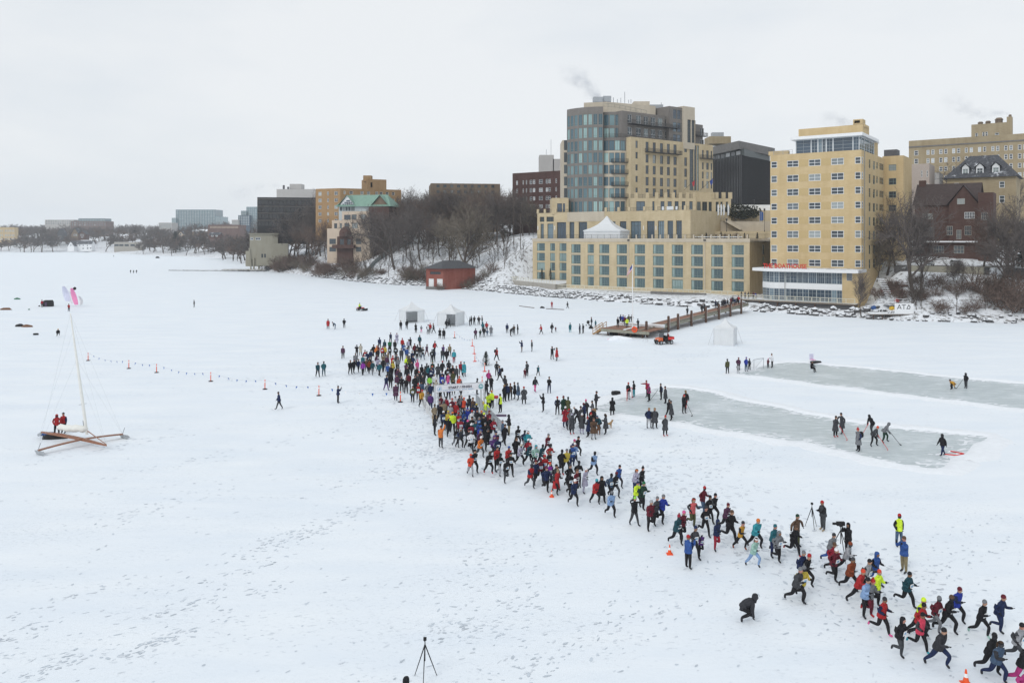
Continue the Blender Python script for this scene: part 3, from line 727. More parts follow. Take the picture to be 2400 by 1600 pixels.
def Y1(y):return 200+y/3.92
def Y2(y):return 450+y/3.92
Rc=G(1757,690,2.0)
FA=Face(Rc+D*100,Rc)
HO=FA.pt(FA.u(1500),1.4)
hotel=thing('hotel',HO,'large tan stone lakefront hotel with curved glass tower above the pier','hotel')
zt=17.0
# podium ------------------------------------------------------------
uL,uR=FA.u(1327.5),100.0
cols=[(545,630),(695,752),(802,893),(962,1056),(1126,1222),(1295,1394),(1468,1571),(1646,1754),(1830,1938),(2018,2130)]
rows=[(487,577),(598,690),(710,800),(822,912)]
ops=[]
for a,b in cols:
 for c,d in rows:ops.append((FA.u(X1(a)),FA.u(X1(b)),FA.z(X1(2074),Y2(d)),FA.z(X1(2074),Y2(c))))
mb=MB();dep=30
srops=[(10.5,12.0,z0,z1)for _,_,z0,z1 in ops[-4:]]+[(17.5,19.0,z0,z1)for _,_,z0,z1 in ops[-4:]]
blk(mb,FA,uL,uR,1.0,16.0,dep,ops,0,None,srops)
zpar=16.0
# parapet band a little proud of the wall
mb.add([FA.pt(uL-.1,zpar,.12),FA.pt(uR+.12,zpar,.12),FA.pt(uR+.12,zt,.12),FA.pt(uL-.1,zt,.12)],[(0,1,2,3)],1)
mb.quad(FA.pt(uL-.1,zpar,.12),FA.pt(uR+.12,zpar,.12),FA.pt(uR+.12,zpar,0),FA.pt(uL-.1,zpar,0),1)
mb.quad(FA.pt(uR+.12,zpar,.12),FA.pt(uR+.12,zpar,-dep),FA.pt(uR+.12,zt,-dep),FA.pt(uR+.12,zt,.12),1)
mb.quad(FA.pt(uL-.1,zt,.12),FA.pt(uR+.12,zt,.12),FA.pt(uR+.12,zt,-.4),FA.pt(uL-.1,zt,-.4),1)
mb.quad(FA.pt(uL-.1,zt,-.4),FA.pt(uR+.12,zt,-.4),FA.pt(uR,16.4,-.4),FA.pt(uL,16.4,-.4),1)
mb.quad(FA.pt(uL,16.4,-.4),FA.pt(uR+30,16.4,-.4),FA.pt(uR+30,16.4,-30),FA.pt(uL,16.4,-30),2)
mb.build('podium',[MATS['stone_yellow'],MATS['stone_pale'],MATS['roof_snow']],hotel,HO)
sty=('frame_teal','glass_teal',(0.30,0.52,0.76),(0.22,),0.11)
sty2=('frame_teal','glass_teal',(0.36,),(0.22,),0.11)
for k,o in enumerate(ops):window(hotel,HO,FA,o,sty2 if 4<=k<8 else sty)
FS=Face(FA.pt(uR,0),FA.pt(uR,0,-dep));addwins(hotel,HO,FS,srops,sty2)
# spandrel ledges between floors
def eachbox(name,boxes,m,parent,org):
 "one object for each block; alike blocks share their mesh"
 cache={}
 for c,size,ang in boxes:
  key=tuple(round(x,2)for x in size)
  if key not in cache:
   b=MB();b.box((0,0,0),size);cache[key]=b.mesh(name);cache[key].materials.append(MATS[m])
  mobj(name,cache[key],None,parent,Vector(c)-Vector(org),ang)
led=[]
for z in(FA.z(X1(2074),Y2(587)),FA.z(X1(2074),Y2(700)),FA.z(X1(2074),Y2(811))):
 for a,b in cols:
  u0,u1=FA.u(X1(a))-.2,FA.u(X1(b))+.2
  c=FA.pt((u0+u1)/2,z,.03);led.append((c,(u1-u0,.1,.28),FA.ang))
for x in(1072,1772):
 c=FA.pt(FA.u(X1(x)),FA.z(X1(x),Y2(443)),.19)
 led.append((c,(.7,.12,.42),FA.ang))
 c=FA.pt(FA.u(X1(x)),9.3,.06);led.append((c,(.22,.14,13),FA.ang))
eachbox('ledge',[b for b in led if b[1][2]<.35],'stone_pale',hotel,HO)
eachbox('scupper',[b for b in led if.35<b[1][2]<1],'dark_metal',hotel,HO)
eachbox('downpipe',[b for b in led if b[1][2]>1],'stone_pale',hotel,HO)
# left wing ---------------------------------------------------------
FW=Face(FA.p0+N*15.5,FA.p1+N*15.5)
wl_,wr_=FW.u(1248.5),FW.u(1335)
wo_=[]
for a,b in[(230,302),(350,395),(437,505)]:
 for c,d in[(470,540),(558,632),(645,718),(735,800)]:wo_.append((FW.u(X1(a)),FW.u(X1(b)),FW.z(X1(265),Y2(d)),FW.z(X1(265),Y2(c))))
mb=MB();blk(mb,FW,wl_,wr_,1.5,16.0,22,wo_,0,None)
mb.quad(FW.pt(wl_-.1,16,.12),FW.pt(wr_,16,.12),FW.pt(wr_,zt,.12),FW.pt(wl_-.1,zt,.12),1)
mb.quad(FW.pt(wl_-.1,zt,.12),FW.pt(wr_,zt,.12),FW.pt(wr_,zt,-22),FW.pt(wl_-.1,zt,-22),2)
mb.build('wing',[MATS['stone_yellow'],MATS['stone_pale'],MATS['roof_snow']],hotel,HO)
addwins(hotel,HO,FW,wo_,('frame_teal','glass_teal',(0.32,),(0.22,),0.11))
# terrace railing
rail(hotel,HO,[FW.pt(wl_,zt,-.2),FW.pt(FW.u(1327),zt,-.2)],1.15,2.2,'dark_metal',.28)
rail(hotel,HO,[FA.pt(uL,zt,-.2),FA.pt(uR+24,zt,-.2)],1.15,2.2,'dark_metal',.28)
eachbox('balustrade_post',[(FA.pt(uL+21.5+i*2.55,zt+.55,-.2),(.34,.34,1.1),FA.ang)for i in range(15)],'stone_pale',hotel,HO)
# terrace storey (level B) ------------------------------------------
FB=Face(FA.p0+N*17.5,FA.p1+N*17.5)
bL,bR=FB.u(X1(232)),FB.u(X1(1640))
zB=FB.z(X1(900),Y1(1160))
bo=[]
for a,b in[(412,497),(528,572),(612,690),(860,950),(990,1050),(1090,1185),(1240,1310),(1340,1398),(1428,1480),(1508,1560)]:
 bo.append((FB.u(X1(a)),FB.u(X1(b)),zt-.2,FB.z(X1(1000),Y1(1250))))
bo+=[(FB.u(X1(262)),FB.u(X1(292)),zt-.2,FB.z(X1(1000),Y1(1262))),(FB.u(X1(325)),FB.u(X1(380)),zt-.2,FB.z(X1(1000),Y1(1262)))]
bs=[(FB.u(X1(255)),FB.u(X1(296)),FB.z(X1(300),Y1(1254)),FB.z(X1(300),Y1(1208))),(FB.u(X1(316)),FB.u(X1(383)),FB.z(X1(300),Y1(1254)),FB.z(X1(300),Y1(1208)))]
mb=MB();wall(mb,FB,bL,bR,15.8,zB,bo+bs,0,.5);sides(mb,FB,bL,bR,15.8,zB,30,0,2)
q=FB.u(X1(510)),FB.u(X1(850))
mb.quad(FB.pt(q[0],FB.z(X1(700),Y1(1250)),.1),FB.pt(q[1],FB.z(X1(700),Y1(1250)),.1),FB.pt(q[1],zB+.1,.1),FB.pt(q[0],zB+.1,.1),1)
mb.build('terrace_storey',[MATS['stone_yellow'],MATS['stone_pale'],MATS['roof_snow']],hotel,HO)
addwins(hotel,HO,FB,bo,('frame_dark','glass_blue',2,(0.75,),0.12),.4)
addwins(hotel,HO,FB,bs,('frame_dark','glass_dark',3,0,0.10),.4)
pier_us=[FB.u(X1(x))for x in(236,300,398,860,978,1075,1215,1325,1478,1590)]
eachbox('parapet_block',[(FB.pt(u,zB+.6,-.25),(.8,.5,1.5),FB.ang)for u in pier_us],'stone_yellow',hotel,HO)
rail(hotel,HO,[FB.pt(bL,zB,-.25),FB.pt(q[0],zB,-.25)],1.1,1.8,'dark_metal',.25)
rail(hotel,HO,[FB.pt(q[1],zB,-.25),FB.pt(bR,zB,-.25)],1.1,1.8,'dark_metal',.25)
# wall lamps
eachbox('wall_lamp',[(FB.pt(FB.u(X1(x)),FB.z(X1(x),Y1(1310)),.1),(.22,.2,1.3),FB.ang)for x in(240,395,1210,1325)],'white_paint',hotel,HO)
# tower --------------------------------------------------------------
TY=268.0
def arc_faces(cx,cy,rad,t0,t1,n):
 pts=[(cx+rad*math.sin(t0+(t1-t0)*i/n),cy-rad*math.cos(t0+(t1-t0)*i/n))for i in range(n+1)]
 return[Face(pts[i],pts[i+1])for i in range(n)],pts
xr=(X1(838)-CX)*TY/F
fr_y=lambda y,Y=TY:HC-(Y1(y)-YH)*Y/F
faces,pts=arc_faces(xr,TY+13.7,13.7,-R(59),0.0,8)
flo=[(262,360),(385,480),(505,597),(618,708),(730,812),(840,922),(945,1032),(1065,1172)]
zrow=[(fr_y(b),fr_y(a))for a,b in flo]
ztop=fr_y(196)
mb=MB()
bowops=[]
for fc in faces:
 o=[(fc.L*.14,fc.L*.86,z0,z1)for z0,z1 in zrow];bowops.append(o)
 wall(mb,fc,0,fc.L,zB-1,ztop,o,0,.22)
body=pts+[(pts[-1][0],pts[-1][1]+16),(pts[0][0]+2,pts[0][1]+12)]
mb.add([(p[0],p[1],ztop)for p in body],[tuple(range(len(body)))],0)
Fr=Face(pts[-1],(pts[-1][0]+.01,pts[-1][1]+16));wall(mb,Fr,0,16,zB-1,ztop,(),0)
mb.quad((pts[0][0]+2,pts[0][1]+12,zB),(pts[0][0],pts[0][1],zB),(pts[0][0],pts[0][1],ztop),(pts[0][0]+2,pts[0][1]+12,ztop),0)
mb.build('glass_bow',[MATS['panel_brown']],hotel,HO)
for fc,o in zip(faces,bowops):addwins(hotel,HO,fc,o,('frame_teal','glass_bow',(0.5,),(0.2,),0.09),.12)
# stepped piece left of the bow
FLf=Face(((X1(462)-CX)*(TY+8)/F,TY+8),((X1(530)-CX)*(TY+8)/F,TY+8.0))
lo=[(.6,3.6,HC-(Y1(b)-YH)*(TY+8)/F,HC-(Y1(a)-YH)*(TY+8)/F)for a,b in flo[2:]]
lo2=[(4.4,6.6,o[2],o[3])for o in lo]
mb=MB();blk(mb,FLf,0,FLf.L,zB-1,HC-(Y1(505)-YH)*(TY+8)/F,12,lo+lo2,0,1)
mb.build('side_bay',[MATS['stone_pale'],MATS['roof_dark']],hotel,HO)
addwins(hotel,HO,FLf,lo,('frame_dark','glass_dark',1,0,.1));addwins(hotel,HO,FLf,lo2,('frame_dark','glass_bow',1,0,.1))
FL2=Face(((X1(366)-CX)*(TY+3)/F,TY+3),((X1(520)-CX)*(TY+3)/F,TY+3.0))
l2=[(FL2.u(X1(415)),FL2.u(X1(460)),zB+.3,FL2.z(X1(450),Y1(1085))),(FL2.u(X1(468)),FL2.u(X1(488)),zB+.3,FL2.z(X1(450),Y1(1085)))]
mb=MB();blk(mb,FL2,0,FL2.L,zB-.5,FL2.z(X1(450),Y1(1035)),14,l2,0,1)
mb.build('side_block',[MATS['stone_yellow'],MATS['roof_snow']],hotel,HO);addwins(hotel,HO,FL2,l2,('frame_dark','glass_blue',0,1,.1))
# second bow, stone below and metal above
cx2=(X1(952)-CX)*(TY+1)/F
f2,p2=arc_faces(cx2,TY+8.5,8.2,-R(30),R(64),7)
mid=fr_y(600);topm=fr_y(478)
zr2=[zrow[k]for k in(3,4,5,6,7)]
mb=MB();o2=[];o2m=[]
for k,fc in enumerate(f2):
 o=[(fc.L*.08,fc.L*.92,z0,z1)for z0,z1 in zr2];om=[(fc.L*.06,fc.L*.94,zrow[2][0],zrow[2][1])]
 wall(mb,fc,0,fc.L,zB-1,mid,o,0,.25);wall(mb,fc,0,fc.L,mid,topm,om,1,.2);o2.append(o);o2m.append(om)
b2=p2+[(p2[-1][0]+1,p2[-1][1]+9),(p2[0][0],p2[0][1]+9)]
mb.add([(p[0],p[1],topm)for p in b2],[tuple(range(len(b2)))],1)
mb.build('stone_bow',[MATS['stone_pale'],MATS['panel_brown']],hotel,HO)
for fc,o,om in zip(f2,o2,o2m):
 addwins(hotel,HO,fc,o,('frame_dark','glass_bow',0,0,.09),.15);addwins(hotel,HO,fc,om,('frame_dark','glass_bow',1,0,.09),.12)
def balcony(parent,org,face,u0,u1,z,d=1.3,m='dark_metal',h=1.1):
 mb=MB();c=face.pt((u0+u1)/2,z-.09,d/2);mb.box(c,(u1-u0,d,.18),face.ang)
 for a,b in(((u0,0),(u0,d)),((u0,d),(u1,d)),((u1,d),(u1,0))):
  p,q_=face.pt(a[0],z,a[1]),face.pt(b[0],z,b[1]);L=(q_-p).length
  mb.bar(p+Vector((0,0,h)),q_+Vector((0,0,h)),.07,.07)
  k=max(2,int(L/.22))
  for i in range(k+1):
   r_=p.lerp(q_,i/k);mb.box((r_.x,r_.y,z+h/2),(.045,.045,h))
 return mb.build('balcony',MATS[m],parent,org)
for zz0,zz1 in[zrow[k]for k in(3,4,5,6)]:
 fm=Face(p2[1],p2[5]);balcony(hotel,HO,fm,0.8,fm.L-.8,zz0+.1,1.5)
 # upper recessed glass bow above it
f3,p3=arc_faces(cx2-.3,TY+9.5,7.6,-R(28),R(45),5)
mb=MB();ztop3=fr_y(236)
for fc in f3:
 o=[(fc.L*.07,fc.L*.93,z0,z1)for z0,z1 in zrow[:2]]
 wall(mb,fc,0,fc.L,topm-.5,ztop3,o,0,.2);addwins(hotel,HO,fc,o,('frame_teal','glass_bow',1,(0.2,),.09),.12)
mb.add([(p[0],p[1],ztop3)for p in p3+[(p3[-1][0]+2,p3[-1][1]+8),(p3[0][0],p3[0][1]+8)]],[tuple(range(len(p3)+2))],0)
mb.build('upper_bow',MATS['panel_brown'],hotel,HO)
rail(hotel,HO,[(p[0]*1.002,p[1]-.6,topm)for p in p2],1.1,2,'dark_metal',.2)
# long stone face to the right, turning away
E1=Vector((0.812,0.584,0))
a0=Vector(((X1(1090)-CX)*(TY-.5)/F,TY-.5,0))
FT=Face(a0,a0+E1*60)
tz=lambda y,x=1240:FT.z(X1(x),Y1(y))
zTt=FT.z(X1(1100),Y1(474));uT=lambda x:FT.u(X1(x))
to=[]
for a,b in[(1228,1256),(1294,1322),(1360,1389),(1424,1451),(1484,1513)]:
 for c,d in[(520,612),(635,712),(737,815),(843,921),(946,1020)]:to.append((uT(a),uT(b),tz(d),tz(c)))
for c,d in[(520,585),(622,682),(735,790),(840,895),(946,1000)]:to.append((uT(1135),uT(1156),tz(d),tz(c)))
uE=uT(1540)
mb=MB();wall(mb,FT,0,uE,zB-2,zTt,to,0,.3);sides(mb,FT,0,uE,zB-2,zTt,16,0,1)
mb.build('stone_front',[MATS['stone_yellow'],MATS['roof_snow']],hotel,HO)
addwins(hotel,HO,FT,to,('frame_dark','glass_room',0,(0.28,),.10))
balcony(hotel,HO,FT,uT(1222),uT(1535),tz(612),1.6)
# brown storeys above it, set back
FU=Face(FT.pt(-1.5,0,-2.6),FT.pt(uE+3,0,-2.6));uu=lambda x:FU.u(X1(x))
zUt=FU.z(X1(1240),Y1(262));uo=[]
for a,b in[(1062,1100),(1140,1186),(1212,1253),(1275,1318),(1340,1382),(1408,1440)]:
 for c,d in[(288,362),(402,474)]:uo.append((uu(a),uu(b),FU.z(X1(1240),Y1(d)),FU.z(X1(1240),Y1(c))))
mb=MB();wall(mb,FU,0,uu(1475),zTt-.5,zUt,uo,0,.25);sides(mb,FU,0,uu(1475),zTt-.5,zUt,12,0,1)
mb.build('upper_storeys',[MATS['panel_brown'],MATS['roof_snow']],hotel,HO)
addwins(hotel,HO,FU,uo,('frame_white','glass_dark',1,(0.35,),.09))
balcony(hotel,HO,FU,uu(1060),uu(1500),FU.z(X1(1240),Y1(374)),2.2)
rail(hotel,HO,[FT.pt(1,zTt,-.2),FT.pt(uE,zTt,-.2)],1.1,2,'dark_metal',.2)
# glass corner column and stone shaft
FG=Face(FT.pt(uT(1468),0,-1.2),FT.pt(uT(1590),0,-1.2));gu=lambda x:FG.u(X1(x))
zG=FG.z(X1(1530),Y1(203));go=[]
for c,d in[(228,312),(345,430),(455,522)]:
 for a,b in[(1480,1512),(1518,1548),(1554,1580)]:go.append((gu(a),gu(b),FG.z(X1(1530),Y1(d)),FG.z(X1(1530),Y1(c))))
mb=MB();wall(mb,FG,0,FG.L,zTt-1,zG,go,0,.2);sides(mb,FG,0,FG.L,zTt-1,zG,10,0,0)
mb.build('glass_column',MATS['panel_brown'],hotel,HO);addwins(hotel,HO,FG,go,('frame_dark','glass_blue',0,1,.09),.12)
FH=Face(FT.pt(uT(1586),0,-.6),FT.pt(uT(1692),0,-.6));hu=lambda x:FH.u(X1(x))
zH=FH.z(X1(1640),Y1(200));ho=[(hu(1612),hu(1645),FH.z(X1(1640),Y1(528)),FH.z(X1(1640),Y1(318))),(hu(1652),hu(1686),FH.z(X1(1640),Y1(528)),FH.z(X1(1640),Y1(318)))]
mb=MB();wall(mb,FH,0,FH.L,zTt-2.2,zH,ho,0,.4);sides(mb,FH,0,FH.L,zTt-2.2,zH,9,0,1)
mb.build('stone_shaft',[MATS['stone_pale'],MATS['roof_dark']],hotel,HO);addwins(hotel,HO,FH,ho,('frame_dark','glass_dark',2,5,.14),.3)
# lower part right of the stone front
FR_=Face(FT.pt(uE,0,-.8),FT.pt(uT(1862),0,-.8));ru=lambda x:FR_.u(X1(x));rz_=lambda y:FR_.z(X1(1640),Y1(y))
zR=rz_(530);ro=[(ru(1632),ru(1668),rz_(965),rz_(548)),(ru(1674),ru(1696),rz_(965),rz_(548)),(ru(1700),ru(1718),rz_(965),rz_(548))]
for c,d in[(555,620),(668,745),(770,845),(870,940)]:ro.append((ru(1583),ru(1608),rz_(d),rz_(c)))
for a,b in[(1746,1762),(1785,1808),(1826,1840)]:
 for c,d in[(585,660),(700,765),(785,850),(872,940)]:ro.append((ru(a),ru(b),rz_(d),rz_(c)))
mb=MB();wall(mb,FR_,0,FR_.L,zB-4,zR,ro,0,.35);sides(mb,FR_,0,FR_.L,zB-4,zR,14,0,1)
mb.build('plaza_front',[MATS['stone_yellow'],MATS['roof_snow']],hotel,HO)
for k,o in enumerate(ro):window(hotel,HO,FR_,o,('frame_dark','glass_dark',0,9,.12)if k<3 else('frame_dark','glass_room',0,(.3,),.1))
balcony(hotel,HO,FR_,ru(1722),ru(1862),rz_(662),1.5)
# stepped dark balconies behind the shaft
FX=Face(FT.pt(uT(1690),0,-3),FT.pt(uT(1812),0,-3));xo=[(FX.u(X1(1730)),FX.u(X1(1762)),FX.z(X1(1750),Y1(460)),FX.z(X1(1750),Y1(395))),(FX.u(X1(1730)),FX.u(X1(1762)),FX.z(X1(1750),Y1(545)),FX.z(X1(1750),Y1(500)))]
mb=MB();wall(mb,FX,0,FX.L,zR-3,FX.z(X1(1750),Y1(365)),xo,0,.3);sides(mb,FX,0,FX.L,zR-3,FX.z(X1(1750),Y1(365)),9,0,0)
mb.build('step_block',MATS['panel_brown'],hotel,HO);addwins(hotel,HO,FX,xo,('frame_white','glass_dark',1,0,.09))
balcony(hotel,HO,FX,.3,FX.L+1,FX.z(X1(1750),Y1(470)),1.6)
# arrival floor (level C) in front of the tower foot
FC=Face(((X1(1085)-CX)*(TY-3)/F,TY-3),((X1(1690)-CX)*(TY-3)/F,TY-3));cu=lambda x:FC.u(X1(x));cz=lambda y:FC.z(X1(1400),Y1(y))
co=[(cu(a),cu(b),cz(1170),cz(1066))for a,b in[(1142,1222),(1290,1309),(1365,1401),(1430,1468),(1495,1531),(1560,1592),(1630,1660)]]
zC=cz(1036)
mb=MB();wall(mb,FC,0,FC.L,zB-3,zC,co,0,.4);sides(mb,FC,0,FC.L,zB-3,zC,6,0,1)
for x in(1140,1245,1330,1412,1482,1548,1612,1676):mb.box(FC.pt(cu(x),zC+.9,-.3),(1.1,.5,1.9),0,0)
mb.build('arrival_floor',[MATS['stone_yellow'],MATS['roof_snow']],hotel,HO);addwins(hotel,HO,FC,co,('frame_dark','glass_blue',1,0,.1),.3)
rail(hotel,HO,[FC.pt(.3,zC,-.3),FC.pt(FC.L-.3,zC,-.3)],1.2,2,'dark_metal',.2)
FCr=Face(((X1(1660)-CX)*(TY+2)/F,TY+2),((X1(2012)-CX)*(TY+2)/F,TY+2));du=lambda x:FCr.u(X1(x));dz=lambda y:FCr.z(X1(1850),Y1(y))
do=[(du(a),du(b),dz(1162),dz(1070))for a,b in[(1700,1733),(1748,1793),(1807,1836),(1872,1900),(1915,1935),(1965,1985)]]+[(du(a),du(b),dz(1222),dz(1190))for a,b in[(1700,1730),(1745,1795),(1807,1832)]]
mb=MB();wall(mb,FCr,0,FCr.L,dz(1240),dz(1040),do,0,.4);sides(mb,FCr,0,FCr.L,dz(1240),dz(1040),12,0,1)
for x in(1680,1850,1880,1945,2006):mb.box(FCr.pt(du(x),dz(1040)+1.0,-.3),(1.3,.6,2.2),0,0)
mb.box(FCr.pt(du(1770),dz(1040)+.9,-.3),(9,.5,2.4),0,0)
mb.build('entrance_block',[MATS['stone_yellow'],MATS['roof_snow']],hotel,HO);addwins(hotel,HO,FCr,do,('frame_dark','glass_dark',1,0,.1),.3)
rail(hotel,HO,[FCr.pt(.3,dz(1040),-.3),FCr.pt(FCr.L-.3,dz(1040),-.3)],1.3,2,'dark_metal',.2)
# penthouse and plant on the roof
def rbox(parent,org,x0,x1,y0,y1,Y,dep,m,name,ang=0.0):
 a,b=P(X1(x0),Y1(y1),Y),P(X1(x1),Y1(y0),Y);mb=MB()
 mb.box(((a.x+b.x)/2,Y+dep/2,(a.z+b.z)/2),(b.x-a.x,dep,b.z-a.z),ang);return mb.build(name,MATS[m],parent,org)
FP=Face(FT.pt(-13,0,-9),FT.pt(uT(1270)+1,0,-9))
pz=lambda x,y:FP.z(X1(x),Y1(y))
pa=MB();Fp2=Face(((X1(660)-CX)*(TY+9)/F,TY+9),((X1(870)-CX)*(TY+7)/F,TY+7));zP=Fp2.z(X1(870),Y1(152))
Fp3=Face(Fp2.p1,Fp2.p1+Vector((18.5,9,0)))
for fc in(Fp2,Fp3):wall(pa,fc,0,fc.L,ztop-2,zP,(),0)
pl=[Fp2.p0,Fp2.p1,Fp3.p1,Fp3.p1+Vector((-3,9,0)),Fp2.p0+Vector((3,11,0))]
pa.add([(p.x,p.y,zP)for p in pl],[(0,1,2,3,4)],1);pa.quad((pl[2].x,pl[2].y,ztop-2),(pl[3].x,pl[3].y,ztop-2),(pl[3].x,pl[3].y,zP),(pl[2].x,pl[2].y,zP),0)
pa.build('penthouse',[MATS['stone_pale'],MATS['roof_snow']],hotel,HO)
rbox(hotel,HO,748,835,106,152,TY+12,3,'metal_grey','roof_unit');rbox(hotel,HO,838,912,98,148,TY+13,4,'metal_grey','roof_unit')
rbox(hotel,HO,1120,1265,148,215,TY+16,6,'stone_pale','roof_unit');rbox(hotel,HO,1270,1390,178,240,TY+18,6,'metal_grey','roof_unit')
for x,y0,y1 in[(932,112,160),(968,128,160),(1000,116,160),(1036,62,165),(1072,135,165),(1093,130,165),(1372,160,190)]:
 rb=MB();a,b=P(X1(x),Y1(y1),TY+14),P(X1(x),Y1(y0),TY+14);rb.tube([a,b],.12,5);rb.build('roof_vent',MATS['metal_grey'],hotel,HO)
rail(hotel,HO,[(pts[-1][0],pts[-1][1]+.3,ztop),(pts[-1][0]+4,pts[-1][1]+2,ztop),FU.pt(uu(1240),zUt,-.3)],1.2,2.4,'frame_dark',.5)
# ================================================================== BOATHOUSE TOWER, PAVILION, DECK
mat('frame_pale',(0.42,0.46,0.47),.45,.05)
brick_mat('brick_gold',(0.60,0.445,0.235),(0.62,0.53,0.36),0.18)
c4=crop(1700,480,3.36);c3=crop(1750,230,3.618)
X3=lambda x:1750+x/3.618
Y3=lambda y:230+y/3.618
X4=lambda x:1700+x/3.36
Y4=lambda y:480+y/3.36
R2=G(X4(920),Y4(770),2.0)
FV=Face(R2+D*60,R2)
FQ=Face(FV.p0+N*7,FV.p1+N*7)
TO=FQ.pt(FQ.u(1900),1.5)
tower=thing('apartment_tower',TO,'ten storey yellow brick apartment tower with glass penthouse beside the hotel','apartment tower')
tl,tr=FQ.u(X3(200)),FQ.u(2019)
zTop=FQ.z(X3(985),Y3(437))
rowsT=[(Y3(530),Y3(585)),(Y3(652),Y3(710)),(Y3(770),Y3(827)),(Y3(890),Y3(946)),(Y3(1010),Y3(1066)),(Y4(205),Y4(260)),(Y4(318),Y4(371)),(Y4(428),Y4(482))]
zR_=[(FQ.z(X3(390),b),FQ.z(X3(390),a))for a,b in rowsT]
opT=[];small=[]
for k,(a,b)in enumerate([(207,258),(342,440),(526,628),(716,824),(918,968)]):
 for z0,z1 in zR_:(small if k in(0,4)else opT).append((FQ.u(X3(a)),FQ.u(X3(b)),z0,z1))
FQs=Face(FQ.pt(tr,0),FQ.pt(tr,0,-60))
dTw=FQs.u(X3(1168))
so=[]
for a,b in[(1036,1050),(1072,1088),(1100,1112),(1126,1160)]:
 for z0,z1 in zR_:so.append((FQs.u(X3(a)),FQs.u(X3(b)),z0-(.5 if a<1090 else 0),z1))
mb=MB();wall(mb,FQ,tl,tr,1.0,zTop,opT+small,0,.2);sides(mb,FQ,tl,tr,1.0,zTop,dTw,0,1,True,False)
wall(mb,FQs,0,dTw,1.0,zTop,so,0,.2)
mb.build('wall',[MATS['brick_gold'],MATS['roof_snow']],tower,TO)
wsty=('frame_white','glass_room',(.5,),(.5,),.13);wsm=('frame_white','glass_room',0,(.5,),.13)
addwins(tower,TO,FQ,opT,wsty,.08);addwins(tower,TO,FQ,small,wsm,.08)
addwins(tower,TO,FQs,so,('frame_teal','glass_dark',0,(.5,),.08),.1)
# corner windows wrap the edge
cw=[(0.25,1.35,z0,z1)for z0,z1 in zR_];addwins(tower,TO,FQs,cw,wsm,-.05)
# ribbed spandrels between the windows and shadow ledge at the top
sb=[]
for z0,z1 in zR_:
 for a,b in((440,526),(628,716)):sb.append((FQ.pt((FQ.u(X3(a))+FQ.u(X3(b)))/2,(z0+z1)/2,.02),(FQ.u(X3(b))-FQ.u(X3(a))-.3,.06,z1-z0+.1),FQ.ang))
mat('spandrel',(0.50,0.375,0.19),.8,.2,9.0,stretch=(9,9,.2));eachbox('spandrel',sb,'spandrel',tower,TO)
# rear wing stepping out to the right
FQw=Face(FQ.pt(tr-.5,0,-dTw),FQ.pt(tr+30,0,-dTw));wu=lambda x:FQw.u(X3(x))
wo2=[]
for(a,b)in[(1205,1268)]:
 for z0,z1 in zR_[:6]:wo2.append((wu(a),wu(b),z0,z1))
mb=MB();zW=FQw.z(X3(1250),Y3(490));wall(mb,FQw,0,wu(1330),8,zW,wo2,0,.2);sides(mb,FQw,0,wu(1330),8,zW,12,0,1)
mb.build('rear_wing',[MATS['brick_gold'],MATS['roof_snow']],tower,TO);addwins(tower,TO,FQw,wo2,('frame_teal','glass_room',(.6,),(.5,),.1),.1)
mb=MB();p_=FQw.pt(wu(1212),zW+.9,-3);mb.box(p_,(wu(1268)-wu(1158),4,1.8),FQw.ang);mb.build('roof_unit',MATS['roof_dark'],tower,TO)
# glass penthouse
FPn=Face(FQ.p0+N*3,FQ.p1+N*3);pu=lambda x:FPn.u(X3(x));z0p,z1p=zTop,FPn.z(X3(900),Y3(325))
gp=[]
for a,b in[(418,545),(548,602),(606,640),(640,672),(676,730),(734,900),(902,953)]:gp.append((pu(a)+.05,pu(b)-.05,z0p+.15,z1p-.1))
FPr=Face(FPn.pt(pu(955),0),FPn.pt(pu(955),0,-40));ge=FPr.u(X3(1082))
gr=[(.2+i*(ge-.3)/3,.1+(i+1)*(ge-.3)/3,z0p+.15,z1p-.1)for i in range(3)]
mb=MB();wall(mb,FPn,pu(415),pu(955),z0p,z1p,gp,0,.15);wall(mb,FPr,0,ge,z0p,z1p,gr,0,.15)
sides(mb,FPn,pu(415),pu(955),z0p,z1p,ge,0,None,True,False)
mb.build('penthouse_frame',MATS['frame_white'],tower,TO)
addwins(tower,TO,FPn,gp,('frame_pale','glass_blue',1,3,.06),.08);addwins(tower,TO,FPr,gr,('frame_white','glass_bow',1,3,.07),.08)
mb=MB()
a_,b_=pu(383),pu(955)
for k in(0,):
 q1,q2,q3,q4=FPn.pt(a_,z1p,1.4),FPn.pt(b_+1.0,z1p,1.4),FPn.pt(b_+1.0,z1p,-ge-.5),FPn.pt(a_,z1p,-ge-.5)
 mb.prism([q1,q2,q3,q4],z1p,z1p+.75)
mb.build('penthouse_roof',MATS['white_paint'],tower,TO)
mb=MB();FM=Face(FQ.p0+N*8,FQ.p1+N*8);mu=lambda x:FM.u(X3(x));zm=FM.z(X3(700),Y3(245))
wall(mb,FM,mu(440),mu(985),z1p,zm,(),0);sides(mb,FM,mu(440),mu(985),z1p,zm,7,0,1)
FM2=Face(FQ.p0+N*9,FQ.p1+N*9);wall(mb,FM2,FM2.u(X3(790)),FM2.u(X3(1000)),zm-.5,FM2.z(X3(900),Y3(228)),(),0);sides(mb,FM2,FM2.u(X3(790)),FM2.u(X3(1000)),zm-.5,FM2.z(X3(900),Y3(228)),5,0,1)
